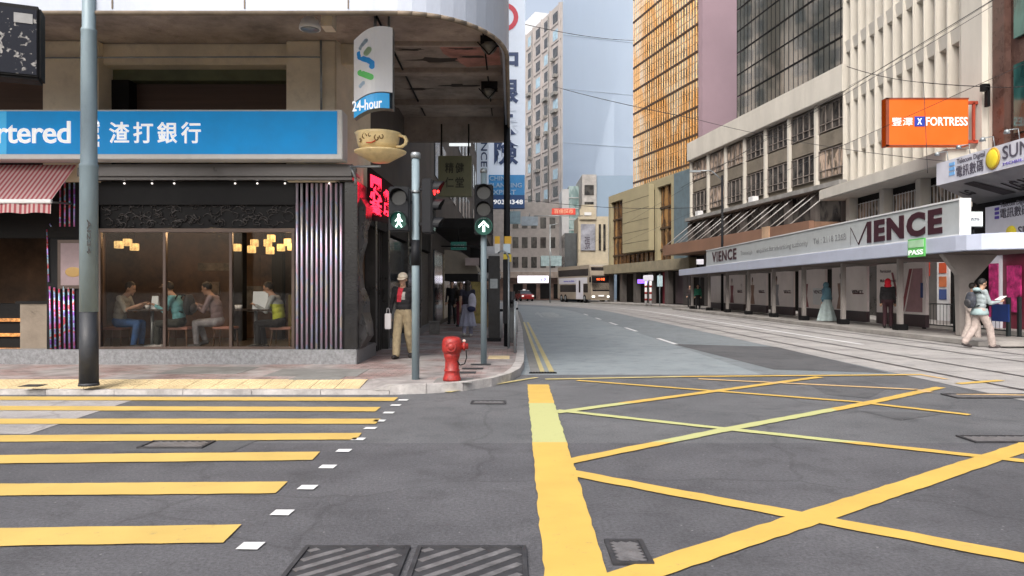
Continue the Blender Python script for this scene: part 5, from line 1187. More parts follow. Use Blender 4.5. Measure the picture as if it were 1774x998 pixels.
struct(MB().box(hx-.25,hx+.3,hy-.22,hy+.35,.119,.1262), 'paving_slab', M['slab'])
for k in range(3):
    q = G(805+14*k,640-7*k+6,.12); mb = MB(); mb.box(q.x-.18,q.x+.18,q.y-.11,q.y+.11,.1262,.13); solo(mb, 'valve_cover', M['iron'], ('lowest','middle','topmost')[k]+' of the small iron lids in the pavement behind the hydrant', 'valve cover', group=None)
# traffic signals
M['sigblk'] = mat('signal_black', (.008,.009,.012), .6, var=.2, spec=.25)
M['siglens'] = mat('dark_lens', (.02,.022,.025), .15, var=.1, bump=0)
M['green'] = mat('signal_green_glow', (.75,1,.92), .4, var=0, bump=0, emit=2.2); M['greenbg'] = mat('signal_green_disc', (.0,.05,.035), .3, var=0, bump=0, emit=.35)
M['redglow'] = mat('signal_red_glow', (1,.02,.02), .4, var=0, bump=0, emit=3)
x, y = X_(720,11.2), 11.2
t = thing('traffic_signal', 'nearer traffic signal pole with a green walking man and three side facing lamps', 'traffic signal', (x,y,.12))
mb = MB(); mb.cyl((x,y,.12),(x,y,Z_(272,y)),.058,n=20); mb.build('pole', M['poleblue'], t)
mb = MB(); zt = Z_(270,y); mb.lathe([(.072,-.04),(.074,.03),(.06,.05),(.01,.055)], (x,y,zt), n=20); mb.lathe([(.067,0),(.067,.04)], (x,y,Z_(335,y)), n=20); mb.build('pole_cap', M['steel'], t)
mb = MB(); mb.lathe([(.066,0),(.066,.38)], (x,y,Z_(460,y)), n=16); mb.build('control_box', M['sigblk'], t)
def lens_head(t, cx, cy, zc, n, r, towards, pitch):
    """signal head with n lamps; towards = unit vector the lamps face"""
    f_ = Vector(towards); sd_ = Vector((f_.y,-f_.x,0)); o = Vector((cx,cy,zc)); hh = n*pitch/2
    h = MB().fbox(o,sd_,ZP,f_,-r*1.35,r*1.35,-hh,hh,-.16,.0).build('signal_head', M['sigblk'], t, .02)
    for k in range(n):
        c = o+ZP*(hh-pitch*(k+.5)); q = MB(); N = 16
        vs = []; rr = r*1.02
        for j in range(N+1):
            a = -.35+(math.pi+.7)*j/N; p = sd_*(rr*math.cos(a))+ZP*(rr*math.sin(a)); ln = r*(1.6 if True else 1)*(.55+.45*max(0,math.sin(a)))
            vs.append((c+p+f_*.0, c+p*1.0+f_*ln, c+p*1.06+f_*ln, c+p*1.06))
        for j in range(N):
            A, B = vs[j], vs[j+1]
            for m_ in range(4): q.quad(A[m_],B[m_],B[(m_+1)%4],A[(m_+1)%4])
        q.build('visor', M['sigblk'], h)
    return o, hh, f_, sd_
def disc(t, c, f_, r, m, out, nm='lens'):
    sd_ = Vector((f_.y,-f_.x,0)); q = MB(); q.add([c+f_*out+sd_*(r*math.cos(k*.2618))+ZP*(r*math.sin(k*.2618)) for k in range(24)],[list(range(24))]); q.build(nm, m, t)
# pedestrian head facing camera
f0 = Vector((0,-1,0)); yy = 11.0; zc = Z_(362,yy)
o, hh, f_, sd_ = lens_head(t, X_(691,yy), yy, zc, 2, .115, f0, .33)
disc(t, o+ZP*.165, f_, .11, M['siglens'], .004); disc(t, o-ZP*.165, f_, .125, M['greenbg'], .004)
fig = [((0,.075),.018)]
q = MB(); c = o-ZP*.165+f_*.012
q.add([c+XP*(.021*math.cos(k*.6283))+ZP*(.073+.021*math.sin(k*.6283)) for k in range(10)],[list(range(10))])
for poly in ([(-.012,.05),(.014,.05),(.03,.01),(.05,-.01),(.042,-.02),(.018,0),(.016,-.03),(.045,-.085),(.03,-.092),(.002,-.045),(-.03,-.092),(-.045,-.085),(-.014,-.03),(-.016,.005),(-.04,-.018),(-.05,-.008),(-.028,.015)],):
    q.add([c+XP*a*1.15+ZP*b*1.15 for a,b in poly],[list(range(len(poly)))])
q.build('walking_man_light', M['green'], t)
MB().box(x-.2,x,y-.03,y+.03,zc+.1,zc+.14).build('mounting_arm', M['sigblk'], t)
# side facing vehicle head
o, hh, f_, sd_ = lens_head(t, X_(752,11.2), 11.2, Z_(358,11.2), 3, .1, Vector((1,-.12,0)).normalized(), .27)
for k in range(3): disc(t, o+ZP*(.27-.27*k), f_, .1, M['redglow'] if k == 0 else M['siglens'], .006)
MB().ell(o+ZP*.24+f_*.07-sd_*.0+Vector((0,-.1,-.03)),(.022,.022,.022),10,8).build('red_lamp', M['redglow'], t)
MB().box(x,X_(745,11.2),y-.03,y+.03,Z_(330,y),Z_(326,y)).build('mounting_arm', M['sigblk'], t); MB().box(x,X_(745,11.2),y-.03,y+.03,Z_(390,y),Z_(386,y)).build('mounting_arm', M['sigblk'], t)
# second pole
x, y = X_(838,13.6), 13.6
t = thing('traffic_signal', 'farther traffic signal pole with a green upward arrow above the pavement', 'traffic signal', (x,y,.12))
MB().cyl((x,y,.12),(x,y,Z_(292,y)),.055,n=18).build('pole', M['poleblue'], t)
mb = MB(); mb.lathe([(.06,0),(.065,.04),(.05,.08),(.01,.09)], (x,y,Z_(300,y)), n=16); mb.build('pole_cap', M['steel'], t)
yy = 13.4; o, hh, f_, sd_ = lens_head(t, X_(838,yy), yy, Z_(363,yy), 3, .125, f0, .3)
for k in range(3): disc(t, o+ZP*(.3-.3*k), f_, .12 if k < 2 else .16, M['siglens'] if k < 2 else M['greenbg'], .004+.002*k)
q = MB(); c = o-ZP*.3+f_*.02
for poly in ([(0,.1),(.09,.01),(.09,-.03),(0,.05),(-.09,-.03),(-.09,.01)],[(-.022,.0),(0,.02),(.022,.0),(.022,-.1),(-.022,-.1)]): q.add([c+XP*a+ZP*b for a,b in poly],[list(range(len(poly)))])
q.build('arrow_light', M['green'], t)
# dark tall pole with stickers
x, y = -.12, 17.8
t = thing('dark_pole', 'tall black pole with yellow and white plates at the kerb', 'pole', (x,y,.12))
MB().cyl((x,y,.12),(x,y,6.4),.075,n=16).build('shaft', M['sigblk'], t)
for (px0,px1,py0,py1,c) in ((857,866,410,423,(.6,.35,.03)),(874,886,410,423,(.6,.35,.03)),(857,866,423,439,(.55,.57,.58)),(872,884,423,439,(.45,.55,.62)),(872,886,441,454,(.55,.42,.04))):
    MB().box(X_(px0,y-.12),X_(px1,y-.12),y-.13,y-.11,Z_(py1,y),Z_(py0,y)).build('plate', mat('plate_%d_%d'%(px0,py0),c,.5,emit=.05), t)
MB().box(x-.09,x+.02,y-.3,y-.08,Z_(560,y),Z_(450,y)).build('junction_box', M['sigblk'], t, .01)
# railing along the kerb
t = thing('pedestrian_railing', 'short grey steel pedestrian railing along the kerb behind the dark pole', 'railing', (.05,20,.12))
rs = [15.9,18.2,20.5,22.8]
for i, y in enumerate(rs):
    MB().cyl((.06,y,.12),(.06,y,1.2),.028,n=10).build('post', M['steel'], t)
mb = MB()
for z in (1.18,.62,.25): mb.cyl((.06,rs[0],z),(.06,rs[-1],z),.022,n=8)
mb.build('rail', M['steel'], t)
mb = MB(); y = rs[1]
while y < rs[-1]: mb.cyl((.06,y,.25),(.06,y,1.18),.008,n=6); y += .13
mb.build('bars', M['steel'], t)
for i,(px,Y,h,c,lab) in enumerate(((893,24,.95,(.5,.5,.5),'short pale bollard at the kerb beyond the railing'),(887,20.4,1.3,(.02,.02,.022),'black bollard beside the railing'),(866,20.6,1.0,(.45,.46,.47),'white utility bollard left of the dark pole'))):
    xx = X_(px,Y); t = thing('bollard', lab, 'bollard', (xx,Y,.12)); MB().cyl((xx,Y,.12),(xx,Y,.12+h),.08,n=14).build('post', mat('bollard_%d'%i,c,.5,dirt=.2), t); MB().cyl((xx,Y,.12+h*.75),(xx,Y,.12+h*.82),.085,n=14).build('band', M['sigblk'], t)
# vertical bank insurance board
M['bwhite'] = mat('board_white_blue', (.62,.7,.82), .45, var=.04, dirt=.05, emit=.1, bump=0)
yv = 24.0
t = thing('vertical_sign', 'tall pale vertical board with large dark Chinese characters beyond the canopy', 'sign', P(880,330,yv))
MB().box(X_(846,yv),X_(910,yv),yv,yv+.4,Z_(305,yv),Z_(-60,yv)).build('board', M['bwhite'], t, .01)
M['navy'] = mat('navy_lettering', (.03,.06,.16), .5, var=0, bump=0)
for ch, yc_ in (('中',105),('銀',158),('保',212),('險',264)): text(ch, M['navy'], t, P(856,yc_+22,yv-.004), XP, ZP, 42/F*yv, 44/F*yv, .03, .02)
q = MB(); c = P(873,30,yv); 
for r0,r1 in ((25,17),):
    for k in range(14):
        a0,a1 = -1.5+k*.3,-1.5+(k+1)*.3
        q.add([c+Vector((r0/F*yv*math.cos(a0),-.02,r0/F*yv*math.sin(a0))),c+Vector((r0/F*yv*math.cos(a1),-.02,r0/F*yv*math.sin(a1))),c+Vector((r1/F*yv*math.cos(a1),-.02,r1/F*yv*math.sin(a1))),c+Vector((r1/F*yv*math.cos(a0),-.02,r1/F*yv*math.sin(a0)))],[(0,1,2,3)])
q.build('red_ring_logo', mat('logo_red',(.6,.05,.08),.5,var=0,bump=0), t)
yv2 = 21.5
MB().box(X_(826,yv2),X_(846,yv2),yv2,yv2+.3,Z_(318,yv2),Z_(244,yv2)).build('narrow_board', M['bwhite'], t)
text('INSURANCE', M['navy'], t, P(832,200,yv2-.004), Vector((0,0,-1)), XP, 110/F*yv2, 12/F*yv2, .01, .01) if False else text('NCE', M['navy'], t, P(833,247,yv2-.004), Vector((0,0,-1)), XP, 42/F*yv2, 11/F*yv2, .01, .01)
t2 = thing('blue_sign', 'blue gradient planning expert sign with white words and a phone number', 'sign', P(878,360,23))
q = MB().box(X_(841,23),X_(909,23),23,23.35,Z_(360,23),Z_(303,23)); q.build('upper_panel', mat('expert_blue',(.04,.22,.48),.45,var=.15,scale=1,emit=.12), t2)
MB().box(X_(841,23),X_(909,23),22.995,23.34,Z_(360,23)-.01,Z_(338,23)).build('lower_panel', mat('expert_navy',(.02,.07,.2),.45,var=.1,emit=.05), t2)
for s_, px, py, w_ in (('CHINA',848,313,36),('PLANNING',848,325,56),('EXPERT',848,337,46),('2903 8348',848,354,58)): text(s_, M['letwhite'] if '2' in s_ else mat('pale_lettering',(.4,.55,.7),var=0,bump=0), t2, P(px,py,22.98), XP, ZP, w_/F*23, 8/F*23, .02, .01)
# hanging green-brown sign & other signs in the dark side street
t = thing('hanging_sign', 'dim olive hanging sign with four characters in the dark side arcade', 'sign', P(789,340,18.9)); Y = 18.9
MB().box(X_(759,Y),X_(817,Y),Y,Y+.25,Z_(340,Y),Z_(270,Y)).build('panel', mat('dim_olive',(.13,.13,.075),.5,var=.1,emit=.04), t, .01)
for ch,px,py in (('精',771,300),('健',789,300),('仁',771,325),('堂',789,325)): text(ch, mat('olive_lettering',(.03,.03,.02),var=0,bump=0), t, P(px,py,Y-.004), XP, ZP, 15/F*Y, 18/F*Y, .015, .01)
MB().cyl(P(765,270,Y+.1),P(765,215,Y+.1),.02).build('hanger', M['dark'], t); MB().cyl(P(812,270,Y+.1),P(812,215,Y+.1),.02).build('hanger', M['dark'], t)
t = thing('strip_lamp', 'white strip lamp above the olive hanging sign', 'lamp', P(796,250,19)); MB().box(X_(778,19),X_(815,19),19,19.1,Z_(252,19),Z_(248,19)).build('tube', mat('strip_glow',(.8,.85,.85),.4,var=0,bump=0,emit=.6), t)
t = thing('small_green_sign', 'small dark green shop sign over the side pavement', 'sign', P(794,432,26)); Y = 26; MB().box(X_(781,Y),X_(808,Y),Y,Y+.15,Z_(433,Y),Z_(419,Y)).build('panel', mat('small_green',(.01,.1,.08),.5,emit=.1), t); text('VENTURE', M['steel'], t, P(784,429,Y-.005), XP, ZP, 20/F*Y, 5/F*Y, .01, .01); MB().cyl(P(794,419,Y+.05),P(794,395,Y+.05),.02).build('hanger', M['dark'], t)
M['aw2'] = mat('beige_awning_cloth', (.22,.19,.15), .8, var=.15)
def awn(name,lab,px0,px1,Y,zt,zb,dy,m,dark):
    x0,x1 = X_(px0,Y),X_(px1,Y); t = thing('shop_awning', lab, 'awning', (x1,Y,zb))
    mb = MB(); N = 8; pr = None
    for k in range(N+1):
        a = k/N*1.5; xx = x0+(x1-x0)*math.sin(a); zz = zb+(zt-zb)*math.cos(a); c = (Vector((xx,Y,zz)),Vector((xx,Y+dy,zz)))
        if pr: mb.quad(pr[0],c[0],c[1],pr[1]); mb.add([pr[0],c[0],Vector((c[0].x,Y,zb-.02)),Vector((pr[0].x,Y,zb-.02))],[(0,1,2,3)])
        pr = c
    mb.build('canvas', m, t); MB().box(x0,x1,Y-.02,Y+dy,zb-.25,zb-.02).build('valance', dark, t)
awn('a','beige shop awning nearest on the side pavement',770,828,24,2.75,2.0,2.5,M['aw2'],M['dark']); awn('b','dark rounded awning farther along the side pavement',815,866,31,3.2,2.2,3,M['dark'],mat('grey_awning',(.3,.3,.3),.7))
t = thing('awning_sign', 'small pinkish sign board at the end of the beige awning', 'sign', P(818,452,23.8)); MB().box(X_(806,23.8),X_(830,23.8),23.75,23.85,Z_(460,23.8),Z_(447,23.8)).build('panel', mat('pinkish_sign',(.32,.26,.25),.6), t); None
# goods and rack on the side pavement
for (px,Y,w_,h_,c,lab,nm) in ((858,25,.35,.55,(.4,.4,.38),'pale crate on the side pavement near the poles','crate'),(850,27,.3,1.3,(.25,.18,.1),'brown stand on the side pavement','display_stand'),(828,30,.5,1.7,(.3,.24,.08),'yellowish display at the shop end of the side pavement','display_stand'),(752,22.5,.3,.4,(.2,.19,.18),'grey box beside the dark shopfront','crate')):
    xx = X_(px,Y); t = thing(nm, lab, nm.replace('_',' '), (xx,Y,.12)); mm = mat('goods_%d'%px,c,.7,var=.3,scale=4); MB().box(xx-w_/2,xx+w_/2,Y,Y+w_,.12,.12+h_*.9).build('body', mm, t, .02); MB().box(xx-w_*.55,xx+w_*.55,Y-.02,Y+w_+.02,.12+h_*.9,.12+h_).build('rim', mm, t)
# right-hand railing at platform end
M['raildark'] = mat('dark_green_railing', (.02,.028,.03), .5, var=.2)
t = thing('platform_railing', 'black railing at the end of the tram stop with a blue notice panel', 'railing', (14.2,22,.13))
for i,(px,Y) in enumerate(((1601,25.5),(1655,23.8),(1747,21.4),(1766,22.9))):
    xx = X_(px,Y); q = MB().box(xx-.05,xx+.05,Y-.05,Y+.05,.0,1.25).build('post', M['raildark'], t, .01)
mb = MB()
for z in (1.0,.3): mb.cyl((X_(1601,25.5),25.5,z),(X_(1655,23.8),23.8,z),.02,n=8); mb.cyl((X_(1655,23.8),23.8,z),(X_(1747,21.4),21.4,z),.02,n=8)
for k in range(24): 
    u = k/23; a = Vector((X_(1601,25.5),25.5,0)).lerp(Vector((X_(1747,21.4),21.4,0)),u); mb.cyl(a+ZP*.3,a+ZP*1.0,.008,n=6)
mb.build('rail', M['raildark'], t)
a = Vector((X_(1718,22.1),22.05,0)); b = Vector((X_(1747,21.35),21.3,0)); u = (b-a).normalized(); n_ = ZP.cross(u)*-1
MB().fbox(a,u,ZP,Vector((-u.y,u.x,0)),0,(b-a).length,.55,1.05,-.03,0).build('blue_panel', mat('blue_notice',(.02,.06,.28),.45,emit=.03), t)
xx = X_(1601,25.4); MB().box(xx-.12,xx+.12,25.38,25.42,1.2,1.7).build('small_blue_plate', mat('navy_plate',(.03,.05,.16),.5), t)
# tram wires
M['wire'] = mat('black_wire', (.02,.02,.022), .6, var=0, bump=0)
def wire(a, b, lab, sag=.1, r=.007):
    mb = MB(); a = Vector(a); b = Vector(b); pts = []
    for k in range(13): u = k/12; pts.append(a.lerp(b,u)-ZP*sag*4*u*(1-u))
    mb.tube(pts, r, 5); o = solo(mb, 'overhead_wire', M['wire'], lab, 'wire'); return o
wire(P(1470,150,28),P(1790,-45,24),'black overhead wire crossing the upper right corner over the cream block')
wire(P(960,150,60),P(1200,205,40),'thin overhead wire in front of the blank blue white wall',.1,.02)
wire(P(1200,205,40),P(1700,285,28.5),'overhead wire running down to the SUN canopy',.3,.012)
wire((7.96,6,6.3),(7.0,80,5.6),'contact wire above the nearer tram track',.1); wire((10.85,6,6.3),(9.5,80,5.6),'contact wire above the farther tram track',.1)
wire(P(1180,325,38),P(1720,10,24),'long wire sloping up across the low office block',.1,.008)
wire(P(1467,115,29.5),P(1600,143,29.5),'span wire left of the vertical dropper at the orange sign',.1,.014); wire(P(1600,143,29.5),P(1706,150,29.6),'span wire right of the vertical dropper at the orange sign',.02,.018)
wire(P(1706,150,29.5),P(1790,148,26),'span wire at the brown marble corner',.05,.016)
wire(P(1600,143,29.4),P(1607,300,28.5),'vertical dropper wire hanging in front of the orange sign',0,.012)
wire(P(900,40,40),P(1098,70,60),'thin wire high across the pale tower',.2,.02)
wire(P(905,345,60),P(1200,360,55),'low thin wire across the small buildings',.3,.02)
t = thing('wall_bracket', 'black wire bracket on the corner of the marble building', 'bracket', P(1708,152,29.5)); MB().box(*[P(1700,0,29.5).x,P(1712,0,29.5).x],29.4,29.6,Z_(158,29.5),Z_(146,29.5)).build('arm', M['black'], t); MB().box(P(1708,0,29.5).x,P(1713,0,29.5).x,29.4,29.6,Z_(185,29.5),Z_(148,29.5)).build('stay', M['black'], t)
# thin lamp post in front of shelter
Y = 47; xx = X_(1259,Y); t = thing('lamp_post', 'thin dark tram mast rising behind the shelter roof', 'lamp post', (xx,Y,.13))
MB().cyl((xx,Y+1,.13),(xx,Y+1,8.8),.09,.07).build('mast', M['sigblk'], t); mb = MB(); mb.tube([(xx,Y+1,8.5),(xx-.7,Y+1,9.1),(xx-1.6,Y+1,9.1)],.04); mb.box(xx-2.1,xx-1.4,Y+.9,Y+1.1,9.0,9.12); mb.build('lamp_arm', M['steel'], t)
Y = 86; c = P(953,520,Y); t = thing('lamp_post', 'thin grey post beside the blue board, left of the bus', 'lamp post', (c.x,Y,0)); MB().cyl((c.x,Y,0),(c.x,Y,9),.07).build('mast', M['steel'], t); MB().cyl((c.x,Y,8.9),(c.x+1,Y,9.1),.05).build('lamp_arm', M['steel'], t)
# ================================================================ BUS
def put(t, mb, name, m, bevel=0): return mb.build(name, m, t, bevel)
M['busbody'] = mat('champagne_bus_paint', (.36,.31,.25), .35, .2, var=.05, coat=.3); M['buswhite'] = mat('bus_white_panel', (.6,.6,.66), .4, var=.04, bump=0)
M['busglass'] = mat('bus_dark_glass', (.02,.018,.02), .08, var=.1, bump=0, spec=.8)
t = thing('double_decker_bus', 'champagne double decker bus coming round the bend', 'bus', (X_(1023,86)+1.2,86,0), 17, local=True)
L, W = 11.0, 1.2     # local: front at y=0, body to +y; x in +-W ; front faces -Y
mb = MB(); prof = [(0.15,.35),(-.05,.9),(0,1.5),(.18,2.4),(.2,3.3),(.45,4.2),(.8,4.38),(L-.1,4.38),(L,4.2),(L,.35)]
vs = [(-W,a,b) for a,b in prof]+[(W,a,b) for a,b in prof]; n_ = len(prof); mb.add(vs, [list(range(n_)),list(range(n_,2*n_))[::-1]]+[(i,(i+1)%n_,n_+(i+1)%n_,n_+i) for i in range(n_)]); put(t, mb, 'body', M['busbody'], .08)
for sx in (-1,1):
    x0 = sx*W; q = lambda a,b,c,d: MB().box(x0+sx*.012,x0-sx*.01,a,b,c,d)
    put(t, q(.9,L-.3,3.15,3.95), 'upper_window_band', M['busglass']); put(t, q(3.6 if sx<0 else 1,L-1,1.25,2.1), 'lower_window_band', M['busglass'])
    put(t, q(1.2,L-.6,2.25,2.95), 'advert_panel', M['buswhite'])
ad = text('www.mobile  好生活', mat('ad_purple',(.12,.12,.45),var=0,bump=0), t, (-W-.012,8.8,2.42), (0,-1,0), ZP, 6.2, .35, .02, .01)
put(t, MB().box(-W-.03,-W-.012,2.4,4.6,.4,2.9), 'white_door_panel', M['buswhite'])
put(t, MB().box(-W-.04,-W-.03,3.2,3.7,1.2,2.6), 'door_glass', M['busglass']); put(t, MB().box(-W-.02,-W-.012,1.0,2.3,1.2,2.2), 'driver_window', M['busglass'])
mb = MB(); mb.add([(-1.05,.0-.03,1.35),(1.05,-.03,1.35),(1.05,.16,2.3),(-1.05,.16,2.3)],[(0,1,2,3)]); mb.add([(-1.05,.16,2.3),(1.05,.16,2.3),(1.05,.175,3.0),(-1.05,.175,3.0)],[(0,1,2,3)]); put(t, mb, 'windscreen', M['busglass'])
mb = MB(); mb.add([(-1.08,.17,3.02),(1.08,.17,3.02),(1.08,.40,4.12),(-1.08,.40,4.12)],[(0,1,2,3)]); put(t, mb, 'upper_windscreen', M['busglass'])
put(t, MB().box(-.6,.6,.12,.165,2.5,2.95), 'destination_display', M['black']); text('95C 中環', mat('amber_led',(1,.12,.03),emit=1.5,var=0,bump=0), t, (-.5,.118,2.57), XP, ZP, 1.0, .3, .02, .01)
for sx in (-1,1):
    mb = MB(); mb.box(min(sx*.75,sx*1.12),max(sx*.75,sx*1.12),-.06,.1,.62,.85); put(t, mb, 'headlight', mat('headlight_white',(.85,.85,.8),.2,emit=.8,var=0,bump=0), .03)
    mb = MB(); mb.tube([(sx*1.15,.25,3.0),(sx*1.4,-.15,2.9)],.03); mb.box(min(sx*1.3,sx*1.5),max(sx*1.3,sx*1.5),-.2,-.1,2.35,2.95); put(t, mb, 'mirror', M['black'])
    for yy_ in (2.0,8.2,9.6):
        mb = MB(); mb.lathe([(.3,-.14),(.47,-.14),(.48,0),(.47,.14),(.3,.14)], (sx*(W-.12),yy_,.48), 'X', 20); wq = put(t, mb, 'wheel', M['black'])
        mb = MB(); mb.lathe([(.05,-.16),(.26,-.15),(.26,.15),(.05,.16)], (sx*(W-.12),yy_,.48), 'X', 16); put(wq, mb, 'rim', M['steel'])
put(t, MB().box(-.35,.35,-.075,-.05,.75,.9), 'number_plate', M['letwhite']); mb = MB(); mb.box(-1.15,1.15,-.06,.2,.3,.5); put(t, mb, 'bumper', M['busbody'], .05)
# ================================================================ TAXI
t = thing('taxi', 'red taxi with a silver roof driving away at the far left of the bend', 'taxi', (X_(908,102),102,0), 12, local=True)
mb = MB(); pf = [(-2.2,.3),(-2.25,.75),(-2.0,.9),(-1.1,.98),(-.5,1.42),(.9,1.45),(1.5,1.0),(2.15,.92),(2.25,.7),(2.2,.3)]; n_ = len(pf)
lo = [p for p in pf if p[1] < 1.1]
mb.add([(-.85,a,b) for a,b in lo]+[(.85,a,b) for a,b in lo], [list(range(len(lo))),list(range(len(lo),2*len(lo)))[::-1]]+[(i,(i+1)%len(lo),len(lo)+(i+1)%len(lo),len(lo)+i) for i in range(len(lo))]); put(t, mb, 'body', mat('taxi_red',(.4,.02,.02),.3,var=.05,coat=.5,bump=0), .05)
mb = MB(); cab = [(-1.15,.97),(-.55,1.38),(.95,1.4),(1.5,.99)]; vs = []
for sx,ww in ((-1,.8),(1,.8)): vs += [(sx*(ww if b < 1.1 else .62),a,b) for a,b in cab]
mb.add(vs, [(0,1,2,3),(7,6,5,4),(0,4,5,1),(1,5,6,2),(2,6,7,3)]); put(t, mb, 'window_glass', M['busglass'])
mb = MB(); mb.box(-.64,.64,-.6,1.0,1.37,1.45); put(t, mb, 'roof', mat('taxi_silver',(.55,.56,.58),.35,.3,var=.03,bump=0), .04); put(t, MB().box(-.18,.18,-.1,.1,1.45,1.58), 'roof_sign', M['letwhite'], .02)
for sx in (-1,1):
    put(t, MB().box(min(sx*.55,sx*.82),max(sx*.55,sx*.82),-2.27,-2.2,.6,.78), 'headlight', mat('headlight_white2',(.8,.8,.75),.2,emit=.5,var=0,bump=0))
    for yy_ in (-1.35,1.35):
        mb = MB(); mb.lathe([(.15,-.1),(.31,-.1),(.31,.1),(.15,.1)], (sx*.78,yy_,.31), 'X', 16); wq = put(t, mb, 'wheel', M['black']); mb = MB(); mb.lathe([(.03,-.11),(.17,-.105),(.17,.105),(.03,.11)], (sx*.78,yy_,.31), 'X', 12); put(wq, mb, 'rim', M['steel'])

# clutter beside the dark pole
Y = 19.6; t = thing('banner_stand', 'tall black banner stand between the farther signal pole and the dark pole', 'banner', (X_(856,Y),Y,.12))
MB().box(X_(846,Y),X_(866,Y),Y,Y+.06,.2,2.35).build('banner', mat('dark_banner',(.02,.02,.022),.5,var=.6,scale=3), t, .01); MB().box(X_(844,Y),X_(868,Y),Y-.15,Y+.2,.12,.2).build('base', M['sigblk'], t)
MB().box(X_(849,Y),X_(862,Y),Y-.012,Y-.001,1.5,1.75).build('printed_panel', M['steel'], t)
Y = 17.2; xx = X_(881,Y); t = thing('steel_post', 'slim galvanised post with a hooked top at the kerb edge', 'post', (xx,Y,.12)); MB().cyl((xx,Y,.12),(xx,Y,2.2),.025,n=10).build('post', M['steel'], t); mb = MB(); mb.tube([(xx,Y,2.2),(xx-.05,Y,2.32),(xx-.15,Y,2.36),(xx-.24,Y,2.3)],.022); mb.build('hook', M['steel'], t)
Y = 19.0; t = thing('utility_cabinet', 'small grey utility cabinet at the kerb behind the dark pole', 'cabinet', (X_(886,Y),Y,.12)); MB().box(X_(879,Y),X_(893,Y),Y,Y+.3,.12,1.0).build('cabinet', mat('cabinet_grey',(.12,.125,.13),.5,var=.2,dirt=.3), t, .015); MB().box(X_(881,Y),X_(891,Y),Y-.012,Y-.001,.25,.9).build('door', mat('cabinet_grey2',(.15,.155,.16),.5,dirt=.3), t)
Y = 22; t = thing('shop_awning', 'small white awning with dark lettering above the banner stand', 'awning', (X_(850,Y),Y,2.4)); mb = MB(); mb.add([(X_(834,Y),Y,Z_(440,Y)),(X_(866,Y),Y,Z_(440,Y)),(X_(862,Y),Y+.8,Z_(424,Y)),(X_(838,Y),Y+.8,Z_(424,Y))],[(0,1,2,3)]); mb.box(X_(834,Y),X_(866,Y),Y-.01,Y+.02,Z_(448,Y),Z_(440,Y)); mb.build('canvas', mat('awning_white',(.45,.45,.45),.7,var=.2), t)
None; MB().cyl((X_(836,Y),Y+.8,Z_(424,Y)),(X_(760,Y),Y+.8,Z_(424,Y)),.02).build('arm', M['dark'], t)
